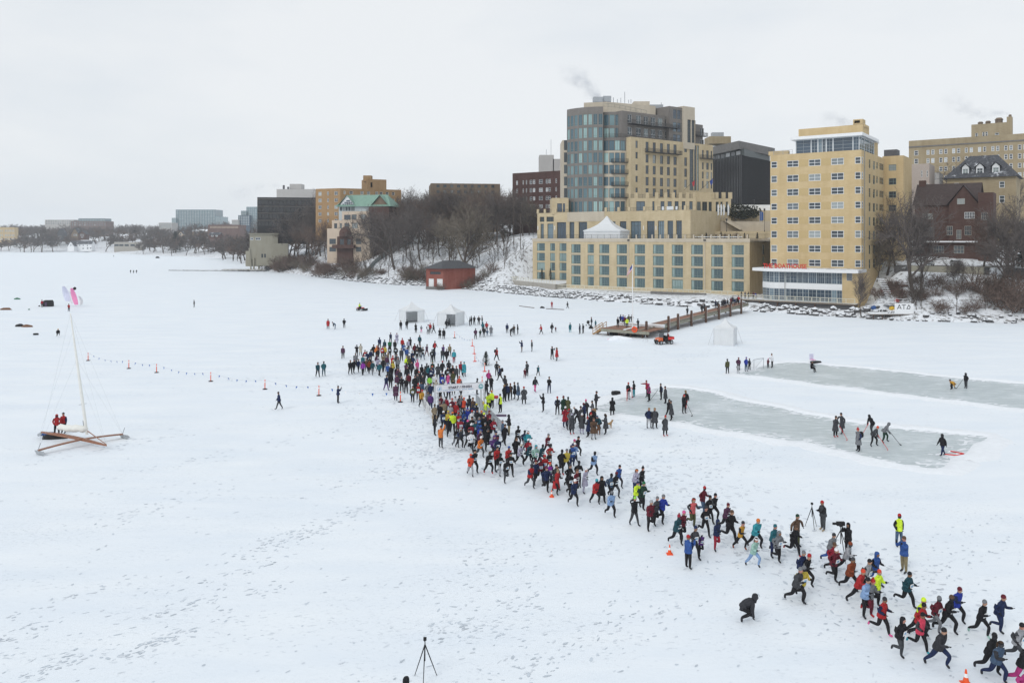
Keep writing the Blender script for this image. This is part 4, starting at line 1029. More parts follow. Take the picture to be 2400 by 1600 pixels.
wall(mb,FM2,FM2.u(X3(902)),FM2.u(X3(984)),zm,FM2.z(X3(940),Y3(180)),[(FM2.u(X3(912)),FM2.u(X3(960)),FM2.z(X3(940),Y3(212)),FM2.z(X3(940),Y3(190)))],0);sides(mb,FM2,FM2.u(X3(902)),FM2.u(X3(984)),zm,FM2.z(X3(940),Y3(180)),3,0,1)
mb.build('roof_house',[MATS['brick_gold'],MATS['roof_dark']],tower,TO)
mb=MB();p_=FPr.pt(ge+2.2,(z0p+z1p)/2,-1.5);mb.box(p_,(4.4,3,z1p-z0p+.3),FPr.ang);mb.build('stair_head',MATS['brick_gold'],tower,TO)
mb=MB();mb.box(FPr.pt(ge+2.2,z1p+.3,-1.5),(5,3.6,.3),FPr.ang);mb.build('stair_head_roof',MATS['white_paint'],tower,TO)
rail(tower,TO,[FQ.pt(FQ.u(X3(225)),zTop,-.3),FQ.pt(pu(415),zTop,-.3)],1.1,2,'metal_grey')
mb=MB();mb.box(FQ.pt(FQ.u(X3(262)),zTop+.5,-1.2),(5,1.2,1.0),FQ.ang);mb.build('parapet_block',MATS['brick_gold'],tower,TO)
mb=MB();mb.tube([FQs.pt(3,1.5,.1),FQs.pt(3,zTop,.1)],.08,5);mb.build('downpipe',MATS['metal_grey'],tower,TO)
# ---- glazed pavilion
PO=FV.pt(FV.u(1880),1.6)
pav=thing('boathouse_pavilion',PO,'two storey glass pavilion with white canopy and red rooftop letters on the deck','pavilion')
vu=lambda x:FV.u(X4(x));vz=lambda y,x=700:FV.z(X4(x),Y4(y))
zb0,zb1,zb2,zb3=2.0,vz(666),vz(620),vz(530)
colsV=[478,510,565,610,655,718,783,838,878,920]
ov=[]
for a,b in zip(colsV[:-1],colsV[1:]):
 ov.append((vu(a)+.035,vu(b)-.035,zb2+.05,zb3-.06));ov.append((vu(a)+.035,vu(b)-.035,zb0+.08,zb1-.05))
mb=MB();wall(mb,FV,vu(470),vu(920),zb0-.3,zb3,ov,0,.12)
# curved left bay
ax=FV.pt(vu(272),0,-2.2);bx_=FV.pt(vu(470),0,0);nb=5;bay=[]
for i in range(nb+1):
 t=i/nb;q_=ax.lerp(bx_,t)+FV.n*(1.5*math.sin(math.pi*t)+.3*(t));bay.append(q_)
for i in range(nb):
 fb=Face(bay[i],bay[i+1]);o_=[(.08,fb.L-.08,zb2+.08,zb3-.1),(.08,fb.L-.08,zb0+.1,zb1-.08)]
 wall(mb,fb,0,fb.L,zb0-.3,zb3,o_,0,.12);addwins(pav,PO,fb,o_,('frame_pale','glass_blue',1,3,.05),.06)
lb=bay[0];mb.quad((lb.x+N.x*5,lb.y+N.y*5,zb0-.3),(lb.x,lb.y,zb0-.3),(lb.x,lb.y,zb3),(lb.x+N.x*5,lb.y+N.y*5,zb3),0)
mb.build('wall',MATS['frame_pale'],pav,PO)
mb=MB()
for fb in[Face(bay[i],bay[i+1])for i in range(nb)]+[Face(FV.pt(vu(470),0),FV.pt(vu(920),0))]:mb.quad(fb.pt(0,zb1,.04),fb.pt(fb.L,zb1,.04),fb.pt(fb.L,zb2,.04),fb.pt(0,zb2,.04))
mb.build('white_band',MATS['white_paint'],pav,PO)
for k,o in enumerate(ov):window(pav,PO,FV,o,('frame_pale','glass_blue',3 if(k%2==0 and 4<=k<14)else 1,(0.62,)if(k%2==0 and 4<=k<14)else 2,.05),.06)
mb=MB();wall(mb,FV,vu(920),vu(1047),1.0,zb3,[(vu(955),vu(1000),vz(598,980),vz(535,980))],0,.1);sides(mb,FV,vu(920),vu(1047),1.0,zb3,6.9,0,None,False,True,False);mb.build('brick_end',MATS['brick_gold'],pav,PO)
window(pav,PO,FV,(vu(955),vu(1000),vz(598,980),vz(535,980)),('metal_grey','glass_dark',0,9,.08),.05)
cn=[bay[0]+FV.n*1.3+D*2.2,bay[2]+FV.n*1.6,FV.pt(vu(600),0,1.6),FV.pt(vu(1060),0,1.6),FV.pt(vu(1060),0,-6.9),FV.pt(vu(240),0,-6.9)]
mb=MB();mb.prism(cn,zb3,zb3+.75,0,True,1);mb.build('canopy',[MATS['white_paint'],MATS['roof_snow']],pav,PO)
# red letters standing on the canopy edge
mat('sign_red',(0.55,0.03,0.025),.5,.08)
def text_mesh(body,size,depth=0.03,spacing=1.0,offset=0.0):
 cu_=bpy.data.curves.new('lettering','FONT');cu_.body=body;cu_.size=size;cu_.extrude=depth;cu_.space_character=spacing;cu_.align_x='LEFT';cu_.offset=offset
 cu_.resolution_u=2
 ob=bpy.data.objects.new('tmp',cu_);COL.objects.link(ob);bpy.context.view_layer.update()
 me=bpy.data.meshes.new_from_object(ob.evaluated_get(bpy.context.evaluated_depsgraph_get()));bpy.data.objects.remove(ob)
 me.name='lettering';me.materials.clear()
 return me
def fit_text(name,body,face,u0,u1,z,h,d,m,parent,org,depth=.04,bold=.0):
 me=text_mesh(body,1.0,.5,1.0,bold);xs_=[v.co.x for v in me.vertices];ys_=[v.co.y for v in me.vertices]
 sx=(u1-u0)/(max(xs_)-min(xs_));sy=h/(max(ys_)-min(ys_));x0=min(xs_);y0=min(ys_)
 for v in me.vertices:
  x,y,zz=v.co;v.co=((x-x0)*sx,-zz*2*depth,(y-y0)*sy)
 me.materials.append(MATS[m]);p=face.pt(u0,z,d)
 return mobj(name,me,None,parent,p-Vector(org),face.ang)
fit_text('lettering','THE BOATHOUSE',FV,vu(312),vu(655),zb3+.78,1.15,1.45,'sign_red',pav,PO,.05,.022)
# ---- deck in front of it
DZ=2.0
mat('deck_wood',(0.20,0.165,0.135),.85,.2,3.0);mat('pier_wood',(0.245,0.135,0.095),.85,.22,2.0,bump=.3);mat('wood_grey',(0.27,0.265,0.215),.85,.22,2.5);mat('pile_wood',(0.10,0.06,0.045),.9,.25,2.0)
mat('wood_yellow',(0.36,0.215,0.10),.8,.2,2.0);mat('concrete',(0.36,0.34,0.305),.85,.12,1.0);mat('concrete_dark',(0.17,0.165,0.16),.85,.15,1.0);mat('rail_cream',(0.62,0.60,0.50),.6,.05)
dk=thing('boathouse_deck',FV.pt(FV.u(1880),0,3),'long timber deck with pale railings along the foot of the glass pavilion','deck');dO=FV.pt(FV.u(1880),0,3)
pA,pB=FV.pt(vu(110),0,3.2),FV.pt(vu(1050),0,3.2)
mb=MB();pl=[pA,pB,FV.pt(vu(1050),0,.0),FV.pt(vu(110),0,-3)];mb.prism(pl,DZ-.3,DZ,0,True,1);mb.build('deck_boards',[MATS['deck_wood'],MATS['roof_snow']],dk,dO)
mb=MB();mb.prism([FV.pt(vu(200),0,2.6),FV.pt(vu(1040),0,2.6),FV.pt(vu(1040),0,2.2),FV.pt(vu(200),0,2.2)],.3,DZ-.3);mb.build('skirt',MATS['roof_dark'],dk,dO)
rail(dk,dO,[(p.x,p.y,DZ)for p in(FV.pt(vu(150),0,3.1),FV.pt(vu(1045),0,3.1))],1.15,1.9,'rail_cream',0,w=.13)
for i in range(7):
 mb=MB();p_=pA.lerp(pB,.06+i*.155);mb.tube([(p_.x+N.x*.3,p_.y+N.y*.3,-.2),(p_.x+N.x*.3,p_.y+N.y*.3,DZ-.3)],.16,7);mb.build('pile',MATS['pile_wood'],dk,dO)
 # ---- walkway with cream railing below the hotel, and the small terrace at its left end
wk=thing('lakeside_walk',FA.pt(60,1.4,5),'pale railed walkway on a low wall below the hotel podium','walkway');wO=FA.pt(60,1.4,5)
mb=MB();mb.prism([FA.pt(uL-.5,0,4.5),FA.pt(97,0,4.5),FA.pt(97,0,.02),FA.pt(uL-.5,0,.02)],.6,1.75,0,True,1);mb.build('wall',[MATS['concrete'],MATS['snow_clean']],wk,wO)
rail(wk,wO,[FA.pt(uL-.5,1.75,4.2),FA.pt(97,1.75,4.2)],1.15,1.6,'rail_cream',.4,w=.14)
mb=MB();mb.box(FA.pt(uL+40,1.2,6.2),(16,1.2,2.0),FA.ang);mb.build('boat_ramp_wall',MATS['concrete_dark'],wk,wO)
ptr=thing('side_terrace',FW.pt(FW.u(1290),1.5,8),'small snowy terrace with pale railing left of the hotel podium','terrace');pO=FW.pt(FW.u(1290),1.5,8)
q_=[FW.pt(FW.u(1232),0,8.5),FA.pt(uL-.6,0,5.5),FA.pt(uL-.6,0,-15.3),FW.pt(wl_-3,0,.1)]
mb=MB();mb.prism(q_,.8,3.0,0,True,1);mb.build('slab',[MATS['concrete'],MATS['snow_clean']],ptr,pO)
rail(ptr,pO,[(q_[3].x,q_[3].y,3.0),(q_[0].x,q_[0].y,3.0),(q_[1].x,q_[1].y,3.0)],1.1,1.7,'rail_cream',0,w=.12)
# ---- plaza steps, walls and hedge right of the hotel terrace
YP=262.0
pz_=thing('plaza_terrace',P(X1(1900),Y1(1330),YP),'stone plaza terrace with diagonal stairs and low walls right of the hotel','terrace');zO=P(X1(1900),Y1(1330),YP)
def fb(x0,x1,y0,y1,Y,dep,m,name,parent=None,org=None,roof=None):
 a,b=P(X1(x0),Y1(y1),Y),P(X1(x1),Y1(y0),Y);mb=MB();c=((a.x+b.x)/2,Y+dep/2,(a.z+b.z)/2);s_=(b.x-a.x,dep,b.z-a.z)
 mb.box(c,s_);o=mb.build(name,MATS[m],parent,org if org is not None else(0,0,0));return o
fb(1600,2420,1340,1420,YP-4,8,'stone_yellow','lower_wall',pz_,zO)
fb(1640,2420,1248,1345,YP,8,'stone_pale','middle_wall',pz_,zO)
fb(2060,2420,1150,1250,YP+10,10,'stone_yellow','upper_wall',pz_,zO)
fb(2060,2420,1098,1152,YP+14,60,'snow_clean','snow_lawn',pz_,zO)
for k,(xa,ya,xb,yb)in enumerate([(1640,1160,1712,1232),(2000,1268,2150,1340),(1960,1240,2100,1320)]):
 a,b=P(X1(xa),Y1(ya),YP-1-k*.6),P(X1(xb),Y1(yb),YP-1-k*.6);n=12
 mb=MB();mb.bar(a+Vector((0,0,.9)),b+Vector((0,0,.9)),.12,.12);mb.bar(a+Vector((0,-.4,0)),b+Vector((0,-.4,0)),.3,.9)
 mb.build('stair_wall',MATS['stone_pale'],pz_,zO)
 for i in range(n):
  p_=a.lerp(b,(i+.5)/n);mb=MB();mb.box((p_.x,p_.y+1.0,p_.z-.2),(abs(b.x-a.x)/n+.05,2.2,.35));mb.build('step',MATS['concrete'],pz_,zO)
rail(pz_,zO,[P(X1(1640),Y1(1250),YP-.2),P(X1(2300),Y1(1250),YP-.2)],1.1,1.8,'dark_metal',.3)
rail(pz_,zO,[P(X1(1980),Y1(1160),YP+9),P(X1(2240),Y1(1160),YP+9)],1.1,1.8,'dark_metal',.3)
mat('hedge',(0.028,0.034,0.022),.9,.4,6.0,bump=1.0)
def shrub_ball(name,c,rx,ry,rz,m,parent=None,org=(0,0,0),seed=0,n=260,leaf=.22):
 rr=random.Random(seed);mb=MB()
 for i in range(n):
  t=rr.uniform(0,6.283);h=rr.uniform(-1,1);q=math.sqrt(max(0,1-h*h));k=rr.uniform(.6,1.05)
  p=Vector((c[0]+rx*q*math.cos(t)*k,c[1]+ry*q*math.sin(t)*k,c[2]+rz*h*k))
  a=Vector((rr.uniform(-1,1),rr.uniform(-1,1),rr.uniform(-1,1))).normalized()*leaf;b=a.cross(Vector((rr.uniform(-1,1),rr.uniform(-1,1),rr.uniform(-1,1)))).normalized()*leaf
  mb.tri(p+a,p+b,p-a*.6-b*.6)
 return mb.build(name,MATS[m],parent,org)
hg=thing('hedge',P(X1(2075),Y1(1180),YP+8),'dark clipped hedge on the upper wall right of the hotel','hedge');hO=P(X1(2075),Y1(1180),YP+8)
shrub_ball('foliage',P(X1(2070),Y1(1160),YP+8.5),8,1.5,2.6,'hedge',hg,hO,3,900,.5)
# street lamps on the terraces
def lamp_post(x,ytop,ybase,Y,label):
 a,b=P(X1(x),Y1(ybase),Y),P(X1(x),Y1(ytop),Y);t=thing('lamp_post',a,label,'lamp post','lamp posts on the hotel terraces');H=b.z-a.z
 mb=MB();mb.tube([(0,0,0),(0,0,.5),(0,0,.55),(0,0,H-.9)],[.14,.12,.07,.06],6);mb.build('post',MATS['dark_metal'],t)
 mb=MB();mb.lathe([(.12,H-.9),(.26,H-.7),(.30,H-.25),(.34,H-.2),(.05,H)],n=7);mb.build('lantern',MATS['dark_metal'],t)
for x,y0,y1,Y,w in[(1456,1180,1375,254,'leftmost of the dark lantern posts on the hotel terrace'),(1568,1180,1375,253,'dark lantern post on the hotel terrace, second from the left'),(1708,1215,1350,256,'dark lantern post standing by the terrace stair wall'),(1972,1222,1345,256,'dark lantern post in front of the diagonal plaza stairs'),(2320,1130,1345,256,'tall dark lantern post at the terrace end near the brick tower'),(2225,1050,1150,275,'small dark lantern post on the snowy upper lawn')]:
 lamp_post(x,y0,y1,Y,w)
 # ================================================================== THE OTHER BUILDINGS
brick_mat('brick_red',(0.082,0.042,0.038),(0.16,0.10,0.09),0.25);brick_mat('brick_brown',(0.098,0.052,0.043),(0.14,0.10,0.09),0.25)
brick_mat('brick_tan',(0.36,0.285,0.175),(0.42,0.37,0.27),0.22);brick_mat('brick_orange',(0.37,0.225,0.105),(0.40,0.30,0.19),0.22)
brick_mat('brick_umber',(0.20,0.145,0.10),(0.26,0.21,0.16),0.25);brick_mat('stucco_peach',(0.58,0.47,0.365),(0.62,0.53,0.44),0.12)
brick_mat('panel_light',(0.46,0.445,0.43),(0.5,0.49,0.48),0.08);brick_mat('concrete_tan',(0.335,0.315,0.25),(0.38,0.365,0.31),0.14)
brick_mat('brick_dusty',(0.17,0.115,0.105),(0.22,0.17,0.16),.2);brick_mat('pump_brick',(0.27,0.07,0.052),(0.36,0.20,0.16),0.3)
mat('black_panel',(0.018,0.018,0.021),.35,.25,2.0);mat('slate',(0.075,0.078,0.085),.8,.25,2.0);snowy('slate_snow',(0.075,0.078,0.088),.58,.70,.35)
mat('roof_brown',(0.058,0.042,0.040),.85,.2,1.5);mat('copper_green',(0.20,0.33,0.265),.7,.12,1.0)
glass_mat('glass_black',(0.012,0.013,0.016),(0.03,0.033,0.04),.3,.12);glass_mat('glass_sea',(0.16,0.235,0.27),(0.32,0.42,0.44),.5);glass_mat('glass_white',(0.05,0.06,0.075),(0.55,0.58,0.60),.5)
mat('door_white',(0.72,0.72,0.72),.6,.06);mat('pink_tan',(0.44,0.38,0.34),.8,.08)
def bld(name,label,x0,x1,Y1r,ytop,z0,dep,wm,rm,dirv=None,cols=(),rows=(),sty=None,refx=None,rcols=(),cat='building',group=None,wd=.2,rsty=None,part='wall',parent=None,org=None,left=True,right=True,sill=None):
 "block whose front runs from pixel column x0 to x1, at depth Y1r on its right edge"
 d=D if dirv is None else dirv
 p1=Vector(((x1-CX)*Y1r/F,Y1r,0));f=Face(p1+d*400,p1)
 u0,u1=f.u(x0),400.0;zt_=f.z(refx if refx else x1,ytop)
 if parent is None:
  org=f.pt((u0+u1)/2,z0);parent=thing(name,org,label,cat,group)
 ops=[(f.u(a),f.u(b),f.z(refx or x1,d_),f.z(refx or x1,c))for a,b in cols for c,d_ in rows]
 fr=Face(f.pt(u1,0),f.pt(u1,0,-dep));rops=[(fr.u(a),fr.u(b),f.z(refx or x1,d_),f.z(refx or x1,c))for a,b in rcols for c,d_ in rows]
 mb=MB();blk(mb,f,u0,u1,z0,zt_,dep,ops,0,1,rops if rops else None,left,right,wd);mb.build(part,[MATS[wm],MATS[rm]],parent,org)
 if sty:
  addwins(parent,org,f,ops,sty,wd*.6);addwins(parent,org,fr,rops,rsty or sty,wd*.6)
 return parent,org,f,u0,u1,zt_
def spaced(x0,x1,n,share=.5):
 w=(x1-x0)/n;return[(x0+w*(i+.5-share/2),x0+w*(i+.5+share/2))for i in range(n)]
 # ---- black office block right of the hotel tower
xs_,ys_=X1,Y1
cP=P(X1(2110),Y1(640),318);FBL=Face(((X1(1800)-CX)*345/F,345),(cP.x,cP.y));FBR=Face((cP.x,cP.y),((X1(2390)-CX)*345/F,345))
bO=Vector((cP.x,cP.y,22));blk_t=thing('office_block',bO,'black metal clad office block with concrete crown behind the hotel','office building')
zb_,zt2=20,FBL.z(X1(2110),Y1(640));mb=MB()
for f_,n_ in((FBL,26),(FBR,34)):
 mb.quad(f_.pt(0,zb_),f_.pt(f_.L,zb_),f_.pt(f_.L,zt2),f_.pt(0,zt2),0)
mb.build('wall',MATS['glass_black'],blk_t,bO)
for f_,n_ in((FBL,22),(FBR,30)):
 fins=[]
 for i in range(n_+1):fins.append((f_.pt(f_.L*i/n_,(zb_+6+zt2)/2,.08),(.16,.22,zt2-zb_-6),f_.ang))
 eachbox('fin',fins,'black_panel',blk_t,bO)
zc0,zc1=FBL.z(X1(2050),Y1(598)),FBL.z(X1(2050),Y1(524));mb=MB()
Fc1=Face(FBL.pt(0,0,2),FBL.pt(FBL.L+1,0,2));Fc2=Face(FBR.pt(-1,0,2),FBR.pt(FBR.L,0,2));pg=[FBL.pt(0,0,1.2),FBL.pt(FBL.L,0,1.2),FBR.pt(FBR.L,0,1.2),FBR.pt(FBR.L,0,-30),FBL.pt(0,0,-30)]
mb.prism(pg,zc0,zc1,0,True,1);mb.build('crown',[MATS['concrete_dark'],MATS['roof_snow']],blk_t,bO)
mb=MB();mb.prism([FBL.pt(0,0,-1),FBL.pt(FBL.L,0,-1),FBR.pt(FBR.L,0,-1),FBR.pt(FBR.L,0,-30),FBL.pt(0,0,-30)],zt2-.2,zc0+.1);mb.build('top_storey',MATS['frame_dark'],blk_t,bO)
for i in range(6):
 o_=(1+i*4.2,4.6+i*4.2,zt2+.4,zc0-.3);ff=Face(FBL.pt(0,0,-.9),FBL.pt(FBL.L,0,-.9));
 if o_[1]<ff.L:window(blk_t,bO,ff,o_,('frame_dark','glass_white',0,0,.1),-.05)
a=P(X1(1815),Y1(535),350);b=P(X1(2015),Y1(468),350);mb=MB();mb.box(((a.x+b.x)/2,355,(a.z+b.z)/2),(b.x-a.x,9,b.z-a.z));mb.build('roof_house',MATS['brick_tan'],blk_t,bO)
a=P(X1(1860),Y1(470),350);mb=MB();mb.box((a.x+2,353,a.z+1),(5,3,2));mb.build('roof_unit',MATS['metal_grey'],blk_t,bO)
# ---- big tan institution, upper right
inst,iO,fI,iu0,iu1,izt=bld('institution','long tan brick institutional building with chimneys behind the dormered house',X3(1375),2480,285,Y3(300),18,40,'brick_tan','roof_snow',None,
[(X3(a),X3(b))for a,b in[(1420,1455),(1525,1550),(1565,1592),(1632,1660),(1675,1702),(1742,1768),(1783,1810),(1850,1875),(1892,1918),(1962,1988),(2005,2030),(2075,2100),(2115,2142),(2184,2212),(2228,2256),(2300,2330),(2345,2375)]],
[(Y3(393),Y3(436)),(Y3(468),Y3(512)),(Y3(548),Y3(590)),(Y3(628),Y3(670))],('frame_white','glass_white',0,(.5,),.16),X3(2352))
mb=MB();z_=fI.z(X3(2352),Y3(358));mb.box(fI.pt((iu0+iu1)/2,z_,.12),(iu1-iu0,.3,.45),fI.ang);mb.build('cornice',MATS['concrete_dark'],inst,iO)
FI2=Face(fI.p0+N*8,fI.p1+N*8);iu=lambda x:FI2.u(X3(x));zi=FI2.z(X3(2200),Y3(205));o_=[(iu(a),iu(b),FI2.z(X3(2050),Y3(d)),FI2.z(X3(2050),Y3(c)))for a,b,c,d in[(1938,1960,290,328),(1998,2018,285,322),(2024,2044,285,322),(2105,2140,300,328)]]
mb=MB();blk(mb,FI2,iu(1905),iu(2205),izt-.5,zi,12,o_,0,1);mb.build('roof_house',[MATS['brick_tan'],MATS['roof_dark']],inst,iO);addwins(inst,iO,FI2,o_,('frame_white','glass_dark',0,(.5,),.14))
mb=MB();mb.box(FI2.pt((iu(2205)+iu(2250))/2,(izt+FI2.z(X3(2225),Y3(158)))/2,-2),(iu(2250)-iu(2205),4,FI2.z(X3(2225),Y3(158))-izt),FI2.ang);mb.build('chimney',MATS['brick_tan'],inst,iO)
for x,yt,r_ in((1975,194,.9),(2040,186,.9),(2133,160,1.3),(2228,132,.5)):
 p_=FI2.pt(iu(x),zi if x<2200 else FI2.z(X3(2225),Y3(158)),-3);h_=FI2.z(X3(x),Y3(yt))-p_.z;mb=MB();mb.lathe([(r_,-.2),(r_,h_*.6),(r_*1.2,h_*.65),(r_*.7,h_)],p_,8);mb.build('roof_vent',MATS['brick_umber'],inst,iO)
 # ---- pale block between tower and institution
bld('small_block','pale stucco block squeezed between the yellow tower and the tan institution',X3(1325),X3(1548),232,Y3(562),14,10,'pink_tan','roof_snow',None,[(X3(1350),X3(1382)),(X3(1478),X3(1492)),(X3(1525),X3(1538))],[(Y3(618),Y3(674)),(Y3(726),Y3(780)),(Y3(836),Y3(890))],('frame_white','glass_dark',0,(.5,),.12),X3(1400))
bld('white_shed','white sided building behind the pale stucco block',X3(1550),X3(1632),248,Y3(632),14,8,'panel_light','roof_snow',None,[(X3(1575),X3(1583)),(X3(1595),X3(1603))],[(Y3(640),Y3(690))],('frame_white','glass_dark',0,0,.08),X3(1600))
# ---- dormered house
dh,dO2,fD,du0,du1,dzt=bld('dormered_house','tan house with snowy slate hip roof and three dormers',X3(1700),X3(2285),222,Y3(672),14,16,'brick_tan','roof_dark',None,
[(X3(2142),X3(2188)),(X3(1760),X3(1800))],[(Y3(712),Y3(765)),(Y3(830),Y3(890))],('frame_white','glass_dark',0,(.5,),.14),X3(2000))
def hip(mb,f,u0,u1,z,dep,h,over=.7,ridge=.5,mi=0):
 a,b,c,d=f.pt(u0-over,z,over),f.pt(u1+over,z,over),f.pt(u1+over,z,-dep-over),f.pt(u0-over,z,-dep-over);L=u1-u0
 r0,r1=f.pt(u0+L*(1-ridge)/2,z+h,-dep/2),f.pt(u1-L*(1-ridge)/2,z+h,-dep/2)
 mb.quad(a,b,r1,r0,mi);mb.tri(b,c,r1,mi);mb.quad(c,d,r0,r1,mi);mb.tri(d,a,r0,mi);mb.quad(a,d,c,b,mi)
def gable(mb,f,u0,u1,z,dep,h,over=.4,mi=0,emi=1):
 "ridge runs back from the face: gable end to the viewer"
 um=(u0+u1)/2;A,B,T=f.pt(u0-over,z-.1,over),f.pt(u1+over,z-.1,over),f.pt(um,z+h,over);A2,B2,T2=f.pt(u0-over,z-.1,-dep),f.pt(u1+over,z-.1,-dep),f.pt(um,z+h,-dep)
 mb.quad(A,T,T2,A2,mi);mb.quad(T,B,B2,T2,mi);mb.tri(f.pt(u0,z),f.pt(u1,z),f.pt(um,z+h-.15),emi)
def ridge_roof(mb,f,u0,u1,z,dep,h,over=.4,mi=0,emi=1):
 "ridge parallel to the face"
 A,B,C,D_=f.pt(u0-over,z-.1,over),f.pt(u1+over,z-.1,over),f.pt(u1+over,z+h,-dep/2),f.pt(u0-over,z+h,-dep/2);E,G_=f.pt(u1+over,z-.1,-dep-over),f.pt(u0-over,z-.1,-dep-over)
 mb.quad(A,B,C,D_,mi);mb.quad(C,E,G_,D_,mi);mb.tri(f.pt(u1,z),f.pt(u1,z,-dep),f.pt(u1,z+h-.1,-dep/2),emi);mb.tri(f.pt(u0,z,-dep),f.pt(u0,z),f.pt(u0,z+h-.1,-dep/2),emi)
mb=MB();hip(mb,fD,du0,du1,dzt,14,fD.z(X3(2000),Y3(505))-dzt+1.2,1.0,.42);mb.build('roof',MATS['slate_snow'],dh,dO2)
for a,b in((1826,1884),(1946,2008),(2082,2144)):
 fd=Face(fD.pt(0,0,-.5),fD.pt(400,0,-.5));o_=(fd.u(X3(a+6)),fd.u(X3(b-6)),fd.z(X3(2000),Y3(650))+.5,fd.z(X3(2000),Y3(612))+.6)
 mb=MB();u0_,u1_=fd.u(X3(a)),fd.u(X3(b));zd=fd.z(X3(2000),Y3(606))+.8;blk(mb,fd,u0_,u1_,dzt,zd,3,[o_],0,None);gable(mb,fd,u0_,u1_,zd,5.5,1.2,.5,1,0);dr=mb.build('dormer',[MATS['frame_white'],MATS['slate_snow']],dh,dO2)
 window(dr,dO2,fd,o_,('frame_white','glass_dark',1,1,.1))
 # ---- brown brick fraternity house
fr_,fO,fF,fu0,fu1,fzt=bld('fraternity_house','dark brown brick house with steep roof and front gable above the parking',X3(1425),X4(2090),205,Y3(905),10.5,15,'brick_brown','roof_dark',None,(),(),None,X3(1700))
ww=[]
for a,b,c,d in[(1490,1580,975,1026),(1845,1930,968,1022)]:ww.append((fF.u(X3(a)),fF.u(X3(b)),fF.z(X3(1700),Y3(d)),fF.z(X3(1700),Y3(c))))
for a,b,c,d in[(1745,1790,168,240),(1885,1937,168,240),(1820,1858,198,270),(1572,1640,175,250),(1490,1562,320,382),(1640,1722,322,382),(1800,1880,322,382)]:ww.append((fF.u(X4(a)),fF.u(X4(b)),fF.z(X4(1700),Y4(d)),fF.z(X4(1700),Y4(c))))
for k,o_ in enumerate(ww):window(fr_,fO,fF,o_,('frame_white' if k==1 else 'concrete','glass_white' if k==1 else 'glass_room',3,1,.1),-.06)
mb=MB();rh=fF.z(X3(1700),Y3(738))-fzt+.8;ridge_roof(mb,fF,fu0,fu1-3,fzt,14,rh,.5,0,1);mb.build('roof',[MATS['roof_brown'],MATS['brick_brown']],fr_,fO)
mb=MB();fg=Face(fF.pt(0,0,1.0),fF.pt(400,0,1.0));g0,g1=fg.u(X3(1715)),fg.u(X3(1965));go_=[(fg.u(X3(1785)),fg.u(X3(1850)),fg.z(X3(1820),Y3(900)),fg.z(X3(1820),Y3(852)))]
wall(mb,fg,g0,g1,10.5,fzt,(),1);sides(mb,fg,g0,g1,10.5,fzt,2,1,None,True,True,False);gable(mb,fg,g0,g1,fzt,8,fg.z(X3(1835),Y3(738))-fzt,.5,0,1);gb=mb.build('front_gable',[MATS['roof_brown'],MATS['brick_brown']],fr_,fO)
window(gb,fO,fg,go_[0],('concrete','glass_room',2,0,.1),-.05);window(gb,fO,fg,(fg.u(X3(1848)),fg.u(X3(1932)),fg.z(X3(1820),Y3(1022)),fg.z(X3(1820),Y3(968))),('frame_white','glass_white',3,1,.1),-.05)
for a,b,c,d in[(1745,1790,168,240),(1885,1937,168,240),(1820,1858,198,270),(1800,1880,322,382)]:window(gb,fO,fg,(fg.u(X4(a)),fg.u(X4(b)),fg.z(X4(1800),Y4(d)),fg.z(X4(1800),Y4(c))),('concrete','glass_room',2,1,.1),-.05)
fdm=Face(fF.pt(0,0,-2.2),fF.pt(400,0,-2.2));o_=(fdm.u(X3(1508)),fdm.u(X3(1600)),fdm.z(X3(1550),Y3(905)),fdm.z(X3(1550),Y3(858)));mb=MB();blk(mb,fdm,o_[0]-.2,o_[1]+.2,fzt,o_[3]+.4,3.5,[o_],0,1);dr=mb.build('dormer',[MATS['roof_brown'],MATS['snow_clean']],fr_,fO);window(dr,fO,fdm,o_,('concrete','glass_blue',3,1,.1))
mb=MB();p_=fF.pt(fF.u(X3(1455)),fzt+rh*.55,-7);mb.box(p_,(1.6,1.6,rh*1.25),fF.ang);mb.build('chimney',MATS['brick_brown'],fr_,fO)
mb=MB();mb.box(fF.pt(fF.u(X4(1720)),fF.z(X4(1720),Y4(290)),1.6),(fF.u(X4(1985))-fF.u(X4(1450)),1.4,.35),fF.ang);mb.build('ledge',MATS['snow_clean'],fr_,fO)
mb=MB();fe=Face(fF.pt(0,0,2.5),fF.pt(400,0,2.5));blk(mb,fe,fe.u(X4(1990)),fe.u(X4(2110)),10.5,fe.z(X4(2050),Y3(800)),8,[],0,1);mb.build('side_bay',[MATS['brick_brown'],MATS['roof_brown']],fr_,fO)
window(fr_,fO,fe,(fe.u(X4(2015)),fe.u(X4(2065)),fe.z(X4(2050),Y4(120)),fe.z(X4(2050),Y4(60))),('concrete','glass_room',2,1,.1),-.05)
